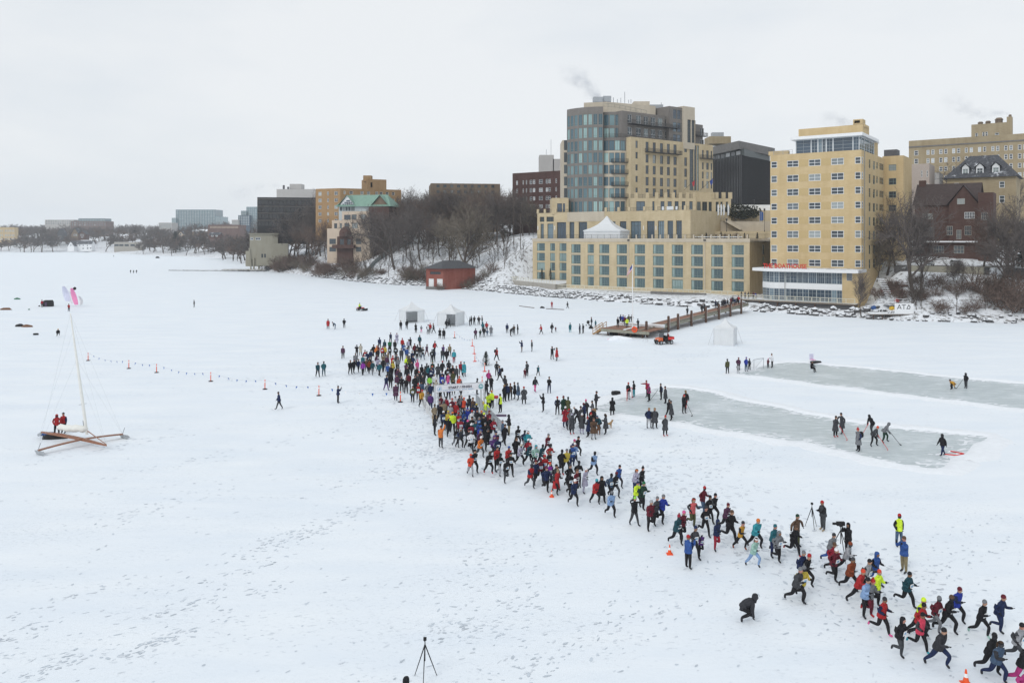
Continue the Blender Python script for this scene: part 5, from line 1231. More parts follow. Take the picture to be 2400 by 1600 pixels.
# retaining wall of the parking shelf
rwf=G(X4(2030),Y4(550),8.6);FRW=Face(rwf+D*60,rwf);rwO=FRW.pt(FRW.u(2200),8)
rw=thing('retaining_wall',rwO,'long low concrete retaining wall below the parked cars on the right bank','wall');mb=MB();ra,rb_=FRW.u(X4(1465)),FRW.u(X4(2030));zrw=FRW.z(X4(1750),Y4(484))
mb.prism([FRW.pt(ra,0),FRW.pt(rb_,0),FRW.pt(rb_+1.5,0,-4),FRW.pt(rb_+1.2,0,-4.3),FRW.pt(rb_-.3,0,-.45),FRW.pt(ra,0,-.45)],7,zrw);mb.build('wall',MATS['concrete_tan'],rw,rwO)
pk=MB();pk.prism([FRW.pt(ra-4,0,-.46),FRW.pt(rb_+20,0,-.46),FRW.pt(rb_+20,0,-20),FRW.pt(ra-4,0,-20)],8.5,zrw-.15);mat('asphalt',(0.075,0.073,0.074),.85,.2,.5);snowy('asphalt_snow',(0.085,0.083,0.084),.50,.60,.25,bump=.1);structure(pk.build('parking_lot',MATS['asphalt_snow']))
PARK_Z=zrw-.15
# ---- left of the hotel
c5=crop(550,380,3.36);X5=lambda x:550+x/3.36;Y5=lambda y:380+y/3.36
bld('brick_apartments','dark red brick apartment block rising just left of the hotel',X5(2188),1345,330,Y1(795),18,30,'brick_red','roof_dark',None,
[(X1(38),X1(54)),(X1(98),X1(108)),(X1(128),X1(138)),(X1(163),X1(185)),(X1(192),X1(213)),(X1(247),X1(282)),(X1(310),X1(330)),(X1(335),X1(355)),(X1(400),X1(412))],[(Y1(866),Y1(905)),(Y1(943),Y1(980)),(Y1(1020),Y1(1056)),(Y1(1096),Y1(1130))],('frame_white','glass_white',0,(.5,),.14),X1(250))
st_,sO,sF,s0,s1,szt=bld('white_stair_tower','white windowless roof tower showing above the dark red apartment block',X1(252),X1(385),400,Y1(640),50,12,'panel_light','roof_snow',Vector((-1,0,0)),(),(),None,X1(300))
mb=MB();mb.box(sF.pt(s1+2,szt-14,-4),(5,8,24));mb.build('annex',MATS['panel_light'],st_,sO)
for x in(317,360):mb=MB();mb.tube([sF.pt(sF.u(X1(x)),szt,-2),sF.pt(sF.u(X1(x)),szt+(3 if x<330 else 8),-2)],.1,4);mb.build('antenna',MATS['metal_grey'],st_,sO)
bld('brown_flats','low brown brick flats half hidden behind bare trees on the hilltop',X5(1545),X5(2090),385,Y5(168),18,25,'brick_umber','roof_dark',Vector((-.99,-.14,0)),spaced(X5(1575),X5(2060),9,.45),[(Y5(178),Y5(200)),(Y5(222),Y5(246)),(Y5(268),Y5(290))],('frame_dark','glass_room',1,0,.12),X5(1700))
oa,oO,oF,o0,o1,ozt=bld('orange_apartments','orange tan brick apartment block with roof tower left of the bare grove',X5(832),X5(1312),400,Y5(213),16,30,'brick_orange','roof_dark',Vector((-.90,-.436,0)),
[(X5(858),X5(872)),(X5(904),X5(932)),(X5(990),X5(1014)),(X5(1042),X5(1066)),(X5(1108),X5(1130)),(X5(1142),X5(1166)),(X5(1190),X5(1212)),(X5(1238),X5(1260))],[(Y5(233),Y5(258)),(Y5(287),Y5(312)),(Y5(341),Y5(366))],('frame_white','glass_room',0,(.5,),.12),X5(1100))
p_=oF.pt(o0,0);FOl=Face(p_+Vector((-26,12,0)),p_);mb=MB();oo=[(FOl.u(a),FOl.u(b),FOl.z(X5(740),d),FOl.z(X5(740),c))for a,b in[(X5(660),X5(684)),(X5(728),X5(742)),(X5(786),X5(812))]for c,d in[(Y5(233),Y5(262)),(Y5(287),Y5(314)),(Y5(341),Y5(368)),(Y5(395),Y5(420)),(Y5(449),Y5(474))]]
wall(mb,FOl,FOl.u(X5(638)),FOl.L,16,ozt+.02,oo,0);mb.build('left_wall',MATS['brick_orange'],oa,oO);addwins(oa,oO,FOl,oo,('frame_white','glass_room',1,(.5,),.12),.1)
mb=MB();a,b=oF.u(X5(1044)),oF.u(X5(1195));ft=Face(oF.pt(0,0,-4),oF.pt(400,0,-4));blk(mb,ft,ft.u(X5(1042)),ft.u(X5(1195)),ozt-.5,ft.z(X5(1120),Y5(136)),10,[(ft.u(X5(1070)),ft.u(X5(1086)),ft.z(X5(1080),Y5(200)),ft.z(X5(1080),Y5(160)))],0,1);mb.build('roof_tower',[MATS['brick_orange'],MATS['roof_dark']],oa,oO)
mb=MB();p_=ft.pt(ft.u(X5(1062)),ft.z(X5(1062),Y5(128)),-3);mb.box(p_,(4,4,3));mb.build('chimney',MATS['brick_orange'],oa,oO)
bg1,gO,gF,g0_,g1_,gzt=bld('black_glass_office','long black glass office block at the left end of the bluff',X5(178),X5(640),430,Y5(278),14,30,'black_panel','roof_dark',Vector((-.985,-.17,0)),spaced(X5(182),X5(640),16,.9),[(Y5(a),Y5(a+38))for a in(300,355,410,465)],('black_panel','glass_black',2,0,.1),X5(400))
eachbox('metal_band',[(gF.pt((g0_+g1_)/2,gF.z(X5(400),Y5(a)),.1),(g1_-g0_,.1,.25),gF.ang)for a in(293,349,403,459)],'panel_brown',bg1,gO)
pg1,pO1,pF,p0_,p1_,pzt=bld('grey_hall','pale grey windowless hall showing above the black glass office',X5(330),X5(640),520,Y5(213),16,30,'panel_light','roof_snow',Vector((-1,0,0)),(),(),None,X5(500))
mb=MB();a,b=P(X5(433),Y5(212),525),P(X5(525),Y5(172),525);mb.box(((a.x+b.x)/2,529,(a.z+b.z)/2),(b.x-a.x,8,b.z-a.z));mb.build('roof_unit',MATS['panel_light'],pg1,pO1)
for x in(387,422):mb=MB();mb.tube([P(X5(x),Y5(214),524),P(X5(x),Y5(182 if x<400 else 195),524)],.7,7);mb.build('stack',MATS['roof_dark'],pg1,pO1)
# peach terraced condominium with green roof
pc,cO,cF,cu0,cu1,czt=bld('terraced_condominium','peach stucco terraced condominium with green copper roof',X5(728),X5(1060),352,Y5(522),6,22,'stucco_peach','roof_snow',Vector((-.985,.17,0)),
[(X5(746),X5(797)),(X5(955),X5(996))],[(Y5(603),Y5(646)),(Y5(668),Y5(705))],('frame_dark','glass_room',2,0,.12),X5(900),cat='condominium')
def cstep(x0,x1,y0,back,wins,m='stucco_peach'):
 f_=Face(cF.pt(0,0,-back),cF.pt(400,0,-back));o_=[(f_.u(X5(a)),f_.u(X5(b)),f_.z(X5(900),Y5(d)),f_.z(X5(900),Y5(c)))for a,b,c,d in wins]
 mb=MB();blk(mb,f_,f_.u(X5(x0)),f_.u(X5(x1)),czt-1,f_.z(X5(900),Y5(y0)),20-back,o_,0,1);mb.build('terrace_block',[MATS[m],MATS['roof_snow']],pc,cO);addwins(pc,cO,f_,o_,('frame_dark','glass_room',2,0,.12));return f_
cstep(766,1060,458,2.5,[(783,807,482,523),(827,845,482,523),(864,902,480,522),(924,970,478,528)])
cstep(845,1060,388,5,[(862,914,415,455),(920,960,413,453),(992,1032,413,453)])
f_=cstep(820,1200,350,7,[(828,846,352,384),(850,868,352,384),(872,890,352,384),(894,912,352,384),(916,946,352,384)],'frame_pale')
mb=MB();zg=f_.z(X5(900),Y5(350));hip(mb,f_,f_.u(X5(815)),f_.u(X5(1215)),zg,14,5.6,1.2,.75);gable(mb,f_,f_.u(X5(820)),f_.u(X5(950)),zg,8,5.2,.8,0,1);gable(mb,f_,f_.u(X5(1080)),f_.u(X5(1210)),zg,8,5.0,.8,0,2);rf=mb.build('roof',[MATS['copper_green'],MATS['frame_white'],MATS['brick_umber']],pc,cO)
for i in range(5):
 u_=f_.u(X5(848+i*15));h_=2.6-abs(i-2)*.8;window(rf,cO,f_,(u_,u_+2.0,zg+.4,zg+.4+h_),('frame_white','glass_blue',0,0,.12),-.12)
mb=MB();u0_,u1_=cF.u(X5(812)),cF.u(X5(932));fb_=Face(cF.pt(0,0,.8),cF.pt(400,0,.8));blk(mb,fb_,u0_,u1_,6,fb_.z(X5(870),Y5(586)),1,[(fb_.u(X5(828)),fb_.u(X5(860)),fb_.z(X5(870),Y5(650)),fb_.z(X5(870),Y5(605))),(fb_.u(X5(885)),fb_.u(X5(915)),fb_.z(X5(870),Y5(650)),fb_.z(X5(870),Y5(605)))],0,0)
mb.lathe([(3.0,0),(3.0,2.0),(2.3,3.4),(1.0,4.3),(.1,4.5)],fb_.pt(fb_.u(X5(866)),fb_.z(X5(870),Y5(586)),-1.5),10);mb.build('brown_bay',MATS['brick_brown'],pc,cO)
bl=fb_.pt((u0_+u1_)/2,fb_.z(X5(870),Y5(664)),1);mb=MB();mb.box(bl,(u1_-u0_+3,2.2,1.6),fb_.ang);mb.build('balcony',MATS['brick_brown'],pc,cO)
for a,b in((828,860),(885,915)):window(pc,cO,fb_,(fb_.u(X5(a)),fb_.u(X5(b)),fb_.z(X5(870),Y5(650)),fb_.z(X5(870),Y5(605))),('frame_dark','glass_room',1,0,.12))
mb=MB();fbk=Face(cF.pt(0,0,-6),cF.pt(400,0,-6));blk(mb,fbk,fbk.u(X5(1055)),fbk.u(X5(1215)),8,fbk.z(X5(1150),Y5(352)),12,[],0,1);mb.build('brown_wing',[MATS['brick_brown'],MATS['roof_snow']],pc,cO)
# concrete house on the shore
ch,hO2,hF,hu0,hu1,hzt=bld('concrete_house','tan concrete house on stilts at the shore by the rock breakwater',X5(118),X5(335),418,Y5(566),6,14,'concrete_tan','roof_snow',Vector((-.97,-.24,0)),[(X5(122),X5(146)),(X5(164),X5(203))],[(Y5(593),Y5(614))],('frame_white','glass_blue',1,0,.2),X5(250),cat='house')
f2_=Face(hF.pt(0,0,1.2),hF.pt(400,0,1.2));o_=[(f2_.u(X5(a)),f2_.u(X5(a+14)),f2_.z(X5(220),Y5(752)),f2_.z(X5(220),Y5(722)))for a in(210,232)];mb=MB();blk(mb,f2_,f2_.u(X5(172)),f2_.u(X5(420)),2.8,f2_.z(X5(300),Y5(640)),12,o_,0,1);mb.build('lower_storey',[MATS['concrete_tan'],MATS['roof_snow']],ch,hO2);addwins(ch,hO2,f2_,o_,('frame_dark','glass_dark',0,1,.12))
for x in(128,150,190):mb=MB();a=f2_.pt(f2_.u(X5(x)),1.0,-1);b=f2_.pt(f2_.u(X5(x-(14 if x<150 else 0))),7 if x>140 else 12,-1);mb.bar(a,b,.7,.7);mb.build('stilt',MATS['concrete_tan'],ch,hO2)
mb=MB();mb.box(f2_.pt(f2_.u(X5(150)),6.5,-3),(8,3,8));mb.build('stair_core',MATS['concrete_tan'],ch,hO2)
mb=MB();mb.box(f2_.pt(f2_.u(X5(80)),1.0,2),(22,3,.3));mb.build('dock',MATS['concrete'],ch,hO2)
mb=MB();mb.box(hF.pt((hu0+hu1)/2,hzt+.2,-6.5),(hu1-hu0+1,14.5,.4),hF.ang);mb.build('roof',MATS['concrete_tan'],ch,hO2)
# red brick pump house
pO_=G(X5(1640),Y5(1000));FPh=Face(G(X5(1508),Y5(1000)),G(X5(1642),Y5(1004)));zp=FPh.z(X5(1580),Y5(838));ph=thing('pump_house',FPh.pt(3,0),'small red brick pump house with white doors and slate hip roof on the shore','pump house');phO=FPh.pt(3,0)
E_=Vector((.80,.60,0));FPs=Face(FPh.p1,FPh.p1+E_*60);Lp=FPs.u(X5(1895));dr_=[(FPh.u(X5(a)),FPh.u(X5(b)),FPh.z(X5(1580),Y5(d)),FPh.z(X5(1580),Y5(c)))for a,b,c,d in[(1527,1568,918,984),(1592,1638,918,976)]]
lou=(FPh.u(X5(1538)),FPh.u(X5(1622)),FPh.z(X5(1580),Y5(884)),FPh.z(X5(1580),Y5(862)))
mb=MB();wall(mb,FPh,0,FPh.L,0,zp,dr_+[lou],0,.2);wall(mb,FPs,0,Lp,0,zp,(),0);q0,q1=FPh.pt(0,0),FPs.pt(Lp,0);mb.quad((q0+E_*Lp).to_tuple(),q0,q0+Vector((0,0,zp)),q0+E_*Lp+Vector((0,0,zp)),0);mb.build('wall',MATS['pump_brick'],ph,phO)
for o_ in dr_:mb=MB();mb.quad(FPh.pt(o_[0],o_[2],-.12),FPh.pt(o_[1],o_[2],-.12),FPh.pt(o_[1],o_[3],-.12),FPh.pt(o_[0],o_[3],-.12));mb.box(FPh.pt((o_[0]+o_[1])/2,(o_[2]+o_[3])/2,-.1),(o_[1]-o_[0]-.5,.06,.15),FPh.ang);mb.build('door',MATS['door_white'],ph,phO)
window(ph,phO,FPh,lou,('brick_brown','glass_dark',5,0,.12));mb=MB();mb.box(FPh.pt(FPh.u(X5(1580)),.45,.2),(FPh.L+.3,.5,.9),FPh.ang);mb.build('plinth',MATS['concrete_dark'],ph,phO)
mb=MB();cs=[q0,FPh.p1,q1,q0+E_*Lp];cen=sum(cs,Vector())/4;ov_=[c+(c-cen).normalized()*1.3 for c in cs];r0=(cs[0]+cs[1])/2+E_*3.2;r1=(cs[2]+cs[3])/2-E_*3.2;zr=zp+2.6
vv=[Vector((c.x,c.y,zp))for c in ov_];R0,R1=Vector((r0.x,r0.y,zr)),Vector((r1.x,r1.y,zr));mb.tri(vv[0],vv[1],R0);mb.quad(vv[1],vv[2],R1,R0);mb.tri(vv[2],vv[3],R1);mb.quad(vv[3],vv[0],R0,R1);mb.quad(vv[3],vv[2],vv[1],vv[0]);mb.build('roof',MATS['slate'],ph,phO)
# grey concrete chute curving down the slope
pts_=[on_slope(X5(a),Y5(b))for a,b in[(965,935),(1035,890),(1080,830),(1160,760),(1250,705),(1330,665),(1390,640)]]
cht=thing('concrete_chute',pts_[0],'grey concrete wall curving down the snowy wooded slope to the lake','retaining wall');mb=MB();wdt=N*.4
for a,b in zip(pts_[:-1],pts_[1:]):
 c_,e_=[Vector((p.x,p.y,p.z))for p in(a,b)];lo,hi=Vector((0,0,-1.5)),Vector((0,0,2.3));w_=wdt
 vs_=[c_+lo,e_+lo,e_+lo+w_,c_+lo+w_,c_+hi,e_+hi,e_+hi+w_,c_+hi+w_];mb.add(vs_,[(0,1,5,4),(4,5,6,7),(2,3,7,6),(3,0,4,7),(1,2,6,5)])
mb.build('wall',MATS['concrete_chute']if 'concrete_chute' in MATS else mat('concrete_chute',(0.235,0.255,0.255),.85,.12),cht,pts_[0])
# ---- far side of the bay
c0=crop(320,470,7.127);X0=lambda x:320+x/7.127;Y0=lambda y:470+y/7.127
XL=lambda x:x/7.127;YL=lambda y:480+y/7.127
W_=Vector((-1,0,0));gs=('frame_pale','glass_sea',1,0,.35)
t1,tO,tF,*_r=bld('glass_apartments','wide blue green glass apartment tower across the bay',X0(655),X0(1318),1150,Y0(152),14,30,'glass_sea','roof_dark',W_,spaced(X0(660),X0(1314),15,.72),[(Y0(a),Y0(a+17))for a in range(168,460,25)],gs,X0(900))
bld('x','',X0(588),X0(660),1146,Y0(290),14,30,'glass_sea','roof_dark',W_,spaced(X0(590),X0(658),3,.75),[(Y0(a),Y0(a+17))for a in range(300,460,25)],gs,X0(620),part='left_wing',parent=t1,org=tO)
bld('x','',X0(1316),X0(1406),1146,Y0(268),14,30,'glass_sea','roof_dark',W_,spaced(X0(1318),X0(1404),3,.75),[(Y0(a),Y0(a+17))for a in range(282,400,25)],gs,X0(1360),part='right_wing',parent=t1,org=tO)
t2,tO2,tF2,*_r=bld('blue_glass_tower','blue glass tower peeking out left of the black office block',X0(1835),X0(2040),900,Y0(106),14,25,'glass_sea','roof_dark',W_,spaced(X0(1840),X0(2036),6,.7),[(Y0(a),Y0(a+18))for a in range(120,420,27)],('frame_pale','glass_sea',1,0,.3),X0(1900))
bld('x','',X0(1745),X0(1838),898,Y0(172),14,25,'glass_sea','roof_dark',W_,spaced(X0(1748),X0(1836),3,.7),[(Y0(a),Y0(a+18))for a in range(185,420,27)],gs,X0(1780),part='middle_step',parent=t2,org=tO2)
bld('x','',X0(1698),X0(1890),894,Y0(246),14,25,'glass_blue','roof_dark',W_,spaced(X0(1702),X0(1886),5,.7),[(Y0(a),Y0(a+18))for a in range(258,420,27)],gs,X0(1780),part='lower_step',parent=t2,org=tO2)
bld('x','',X0(1590),X0(1700),890,Y0(322),14,25,'panel_light','roof_dark',W_,spaced(X0(1594),X0(1698),8,.5),[(Y0(335),Y0(400))],gs,X0(1640),part='annex',parent=t2,org=tO2)
bld('brick_hall','low red brick hall with a pale window band across the bay',X0(1190),X0(1720),800,Y0(405),8,20,'brick_dusty','roof_dark',W_,spaced(X0(1225),X0(1700),22,.6),[(Y0(430),Y0(462))],('stucco_peach','glass_dark',0,0,.3),X0(1400))
bld('grey_flats','low blue grey flats left of the wide glass tower',X0(370),X0(590),1080,Y0(370),8,20,'panel_light','roof_dark',W_,spaced(X0(375),X0(586),8,.6),[(Y0(a),Y0(a+18))for a in(385,412,440)],('frame_pale','glass_sea',0,0,.3),X0(480))
rfl,rfO,*_r=bld('red_flats','red brick flats with glass top floor on the far hill',XL(1180),XL(1775),1320,YL(275),12,25,'brick_dusty','roof_dark',W_,spaced(XL(1190),XL(1770),14,.5),[(YL(290),YL(312)),(YL(325),YL(348))],('frame_pale','glass_room',0,0,.3),XL(1400))
bld('x','',XL(1310),XL(1760),1324,YL(228),40,20,'glass_sea','roof_dark',W_,spaced(XL(1316),XL(1756),10,.7),[(YL(240),YL(268))],gs,XL(1500),part='top_storey',parent=rfl,org=rfO)
bld('grey_hill_flats','grey flats with a flat roof on the far hill, left of the red ones',XL(750),XL(1230),1330,YL(250),12,25,'panel_light','roof_dark',W_,spaced(XL(760),XL(1225),12,.5),[(YL(262),YL(285)),(YL(300),YL(322))],('frame_pale','glass_room',0,0,.3),XL(1000))
bld('yellow_school','yellow brick building at the far left edge of the bay',-60,XL(250),1120,YL(375),8,25,'brick_gold','roof_dark',Vector((-.93,-.37,0)),[(XL(a),XL(a+16))for a in(0,30,82,108,138,165,195,222)],[(YL(415),YL(452)),(YL(492),YL(528)),(YL(555),YL(590))],('frame_white','glass_dark',0,(.5,),.3),XL(120))
def gabled(name,label,x0,x1,Y,yeave,ypeak,ybase,wm,rm,front=True,wins=(),sty=('frame_white','glass_dark',0,0,.25),dep=9,cat='house'):
 z0=HC-(ybase-YH)*Y/F;p,o_,f_,a,b,zt_=bld(name,label,x0,x1,Y,yeave,z0-1.5,dep,wm,rm,W_,(),(),None,(x0+x1)/2,cat=cat)
 mb=MB();(gable if front else ridge_roof)(mb,f_,a,b,zt_,dep,(yeave-ypeak)*Y/F,.6,0,1);mb.build('roof',[MATS[rm],MATS[wm]],p,o_)
 for x,y,w,h in wins:window(p,o_,f_,(f_.u(x),f_.u(x+w),f_.z((x0+x1)/2,y+h),f_.z((x0+x1)/2,y)),sty,-.15)
 return p
w1=gabled('white_boathouse','white lakeside boathouse with green snowy roof on the far shore',XL(1165),XL(1530),985,YL(655),YL(600),YL(755),'white_paint','slate_snow',False,[(XL(1320),YL(665),3,3.4),(XL(1380),YL(665),3,3.4),(XL(1450),YL(668),3,3.4),(XL(1375),YL(718),4,3),(XL(1450),YL(712),4,3.5),(XL(1500),YL(712),4,3)],cat='boathouse')
gabled('white_boathouse_gable','white gable end block joined to the far shore boathouse',XL(1128),XL(1235),978,YL(690),YL(612),YL(755),'white_paint','slate_snow',True,[(XL(1170),YL(660),2,4),(XL(1195),YL(660),2,4)],cat='boathouse')
gabled('brick_gable_house','dark brick house with pale edged gable behind the white boathouse',XL(1310),XL(1430),1060,YL(490),YL(432),YL(570),'brick_brown','slate_snow',True,[(XL(1345),YL(490),3,4),(XL(1380),YL(490),3,4),(XL(1360),YL(530),4,3)])
gabled('timber_gable_house','steep roofed house among bare trees left of the dark brick house',XL(1190),XL(1305),1070,YL(480),YL(388),YL(570),'brick_umber','slate_snow',True,[(XL(1230),YL(490),3,4),(XL(1265),YL(490),3,4)])
gabled('grey_gable_house','grey steep gabled house with square porch on the far slope',XL(960),XL(1060),1090,YL(480),YL(396),YL(600),'slate','slate_snow',True,[(XL(985),YL(520),5,6)])
gabled('cream_house','small cream house between trees right of the far fir',X0(700),X0(775),900,Y0(560),Y0(515),Y0(600),'stucco_peach','slate_snow',True,[(X0(722),Y0(545),4,4)])
gabled('snow_roof_house','low house with snowy roof above the far park',X0(930),X0(1190),980,Y0(515),Y0(478),Y0(560),'brick_umber','snow_clean',False,[(X0(1000),Y0(525),5,4),(X0(1080),Y0(525),5,4)])
gabled('slope_house','small brown house with white trim right of the cream house',X0(1210),X0(1380),760,Y0(575),Y0(530),Y0(610),'brick_brown','slate_snow',False,[(X0(1250),Y0(582),5,3),(X0(1320),Y0(582),5,3)])
# long low pavilion of the far beach
bp_,bO2,bF,b0_,b1_,bzt=bld('beach_pavilion','long low concrete beach pavilion with dark openings across the bay',XL(1905),XL(2352)+3,930,YL(622),0,10,'concrete','snow_clean',W_,[(XL(a),XL(a+74))for a in(1910,1990,2078,2178,2272)],[(YL(657),YL(692))],('concrete_dark','glass_dark',0,0,.2),XL(2100),cat='pavilion')
# ================================================================== TREES
mat('bark',(0.085,0.070,0.060),.95,.3,2.0);mat('twig',(0.118,0.100,0.093),.95,.25,.4);mat('twig_red',(0.15,0.108,0.09),.95,.25,.4);mat('twig_tan',(0.165,0.14,0.112),.95,.25,.4);mat('needle',(0.028,0.040,0.032),.9,.4,1.5)
def tree_proto(seed,H=18.0,spread=0.5,trunk=0.3,dens=1.0,droop=0.0,multi=1,tw=.038,slim=1.0,lowpoly=False):
 rr=random.Random(seed);tk,cr_=MB(),MB()
 def twigs(p,d,n,L):
  for _ in range(int(n)):
   q=(d*.7+Vector((rr.gauss(0,.6),rr.gauss(0,.6),rr.gauss(.18-droop,.5)))).normalized()*L*rr.uniform(.5,1.3)
   w=Vector((rr.gauss(0,1),rr.gauss(0,1),rr.gauss(0,1))).cross(q)
   w=w.normalized()*tw*rr.uniform(.6,1.2)
   a=p+d*rr.uniform(-.4,.4)*L
   cr_.tri(a-w,a+w,a+q)
   if not lowpoly and rr.random()<.55:
    b=a+q*.5;q2=(q.normalized()+Vector((rr.gauss(0,.7),rr.gauss(0,.7),rr.gauss(0,.6)))).normalized()*L*.6
    cr_.tri(b-w*.7,b+w*.7,b+q2)
 def limb(p,d,L,r,lv):
  n=4 if lv<2 else 3;pts_=[p.copy()];q=p.copy();dd=d.copy()
  for i in range(n):
   dd=(dd+Vector((rr.gauss(0,.13),rr.gauss(0,.13),rr.gauss(.05-droop*.3,.10)))).normalized();q=q+dd*(L/n);pts_.append(q.copy())
  rad=[r*(1-.55*i/n)for i in range(n+1)]
  (tk if lv==0 else cr_).tube(pts_,rad,6 if lv==0 else(5 if lv==1 else(4 if lv==2 and not lowpoly else 3)),0,False)
  if lv>=(2 if lowpoly else 3):
   for c in pts_[1:]:twigs(c,dd,3.2*dens,L*.55)
   return
  k={0:6,1:6,2:5}[lv]if not lowpoly else{0:5,1:4}[lv]
  for j in range(k):
   t=(.35 if lv==0 else.25)+.7*(j+rr.random()*.8)/k;t=min(t,.99);s_=int(t*n);a=pts_[s_].lerp(pts_[min(s_+1,n)],t*n-s_)
   az=rr.uniform(0,6.283)if lv else(j*2.4+rr.uniform(-.4,.4));side=dd.orthogonal();side.rotate(Matrix.Rotation(az,3,dd))
   sp_=spread*rr.uniform(.7,1.35)*slim
   nd=(dd*(1-sp_*.5)+side*sp_*1.25+Vector((0,0,.15))).normalized()
   limb(a,nd,L*rr.uniform(.5,.72)*(1.0 if lv else.95),r*(.64-.28*t)+.012,lv+1)
   # leader carries on
  limb(pts_[-1],dd,L*.55,rad[-1],lv+1)
 for m_ in range(multi):
  a=m_*6.283/max(multi,1);d0=Vector((math.cos(a)*.45,math.sin(a)*.45,1)).normalized()if multi>1 else Vector((rr.gauss(0,.04),rr.gauss(0,.04),1)).normalized()
  limb(Vector((0,0,-.5))+(Vector((math.cos(a),math.sin(a),0))*.25 if multi>1 else Vector()),d0,H*(.52 if multi==1 else.42),trunk*(1 if multi==1 else.55),0)
 zmax=max(v[2]for v in cr_.v);k=H/zmax
 for M_ in(tk,cr_):M_.v=[(x*k,y*k,z*k)for x,y,z in M_.v]
 return tk.mesh('trunk'),cr_.mesh('crown')
TP=[]
for sd,kw in enumerate([dict(H=18,spread=.52,trunk=.32),dict(H=20,spread=.42,trunk=.34),dict(H=17,spread=.62,trunk=.30),dict(H=19,spread=.36,trunk=.26,slim=.9),dict(H=15,spread=.6,trunk=.26,multi=2),dict(H=21,spread=.48,trunk=.45,dens=1.1)]):
 TP.append(tree_proto(100+sd,dens=kw.pop('dens',1.0)*1.0,**kw))
BUSH=[tree_proto(200+k,H=5,spread=.6,trunk=.10,multi=6,tw=.022,lowpoly=True,dens=.8)for k in range(3)]
SAPL=[tree_proto(300+k,H=9,spread=.30,trunk=.10,tw=.022,lowpoly=True,dens=.5,slim=.8)for k in range(3)]
FAR=[tree_proto(400+k,H=16,spread=.6,trunk=.32,tw=.15,lowpoly=True,dens=3.4)for k in range(4)]
for tk,cr_ in TP:tk.materials.append(MATS['bark']);cr_.materials.append(MATS['twig'])
for i,(tk,cr_)in enumerate(BUSH):tk.materials.append(MATS['twig_red']);cr_.materials.append(MATS['twig_red']if i!=1 else MATS['twig_tan'])
for tk,cr_ in SAPL:tk.materials.append(MATS['bark']);cr_.materials.append(MATS['bark'])
for i,(tk,cr_)in enumerate(FAR):tk.materials.append(MATS['bark']);cr_.materials.append(MATS['twig_red' if i==2 else 'twig'])
PH={}
def tree(name,protos,k,loc,H,label,group=None,cat='tree',rz=None,sx=1.0,lean=0.0,cmat=None):
 tk,cr_=protos[k%len(protos)]
 if cr_.name not in PH:PH[cr_.name]=max(v.co.z for v in cr_.vertices)
 s_=H/PH[cr_.name];o=thing(name,loc,label,cat,group,random.uniform(0,6.28)if rz is None else rz);o.scale=(s_*sx,s_*sx,s_)
 if lean:o.rotation_euler[1]=lean
 mobj('trunk',tk,None,o);c=mobj('crown',cr_,None,o)
 if cmat:
  c.material_slots[0].link='OBJECT';c.material_slots[0].material=MATS[cmat]
 return o
rt=random.Random(77)
def ptree(x,yb,yt,k,label,group=None,name='bare_tree',protos=None,sx=1.0,cmat=None,Y=None,cat='tree',lean=0.0):
 p=on_slope(x,yb)if Y is None else Vector(((x-CX)*Y/F,Y,gz((x-CX)*Y/F,Y)))
 ztop=HC-(yt-YH)*p.y/F
 return tree(name,protos or TP,k,p,max(2.0,ztop-p.z),label,group,cat,None,sx,lean,cmat)
 # named trees one can point at
for a in[(1078,652,468,5,'tall bare tree with thick leaning trunk just behind the red pump house',1.1,'twig_tan'),(1056,628,488,0,'bare tree rising left of the pump house roof',1.0,'twig_tan'),(1108,642,500,3,'bare tree with crooked trunk right of the pump house',.9,None),
(985,612,462,1,'bare tree standing at the top of the curving concrete wall',1.0,None),(926,632,470,2,'bare dark tree in front of the curving concrete wall',1.0,None),(880,606,478,4,'bare forked tree right of the peach condominium',1.0,None),(806,605,520,4,'small bare tree in front of the peach condominium',.9,None),
(958,548,428,0,'pale bare tree top above the hill right of the orange apartments',1.05,None),(752,600,440,3,'slim bare tree rising against the orange apartments',.9,None),(630,600,482,1,'bare tree at the left end of the black office',1.0,'twig_red')]:
 ptree(a[0],a[1],a[2],a[3],a[4],None,sx=a[5],cmat=a[6])
 # the dense grove
gl,gg='bare brown tree in the dense grove on the slope left of the hotel','bare trees in the grove on the bluff'
for x,yb,yt,k in[(1030,600,500,1),(1002,590,500,2),(1018,565,470,0),(1045,570,455,3),(1068,560,440,1),(1090,575,455,2),(1098,556,432,5),(1118,552,425,0),(1130,585,468,3),(1142,556,432,4),(1160,572,440,2),(1166,550,425,0),(1182,566,440,5),
(1214,548,445,1),(1226,553,452,0),(1240,550,462,2),(1252,548,470,4),(970,588,478,3),(952,602,500,0),(940,578,468,1),(936,556,455,2),(912,596,498,5),(905,560,460,0),(898,585,480,3),(858,600,510,2),(868,580,478,1),(846,606,520,0),(1012,545,440,3),(1032,548,436,4),(1056,545,430,0),(1080,548,428,2),
(976,560,450,5),(990,552,446,1),(1205,540,440,5),(1222,542,436,3)]:
 ptree(x,yb,yt+rt.uniform(-5,5),k,gl,gg,sx=rt.uniform(.85,1.1),cmat=rt.choice([None,None,'twig_red','twig_tan']))
for i in range(34):
 x=rt.uniform(880,1250);ptree(x,rt.uniform(540,572),rt.uniform(432,462)+(12 if x<930 else 0),rt.randrange(6),Y=rt.uniform(322,350)if x>1090 else None,label='bare tree in the thicket along the hilltop between the condominium and the hotel',group='bare trees along the hilltop',sx=rt.uniform(.9,1.2),cmat=rt.choice([None,None,'twig_red']))
gl2,gg2='bare dark tree in front of the black glass office','bare trees in front of the black office'
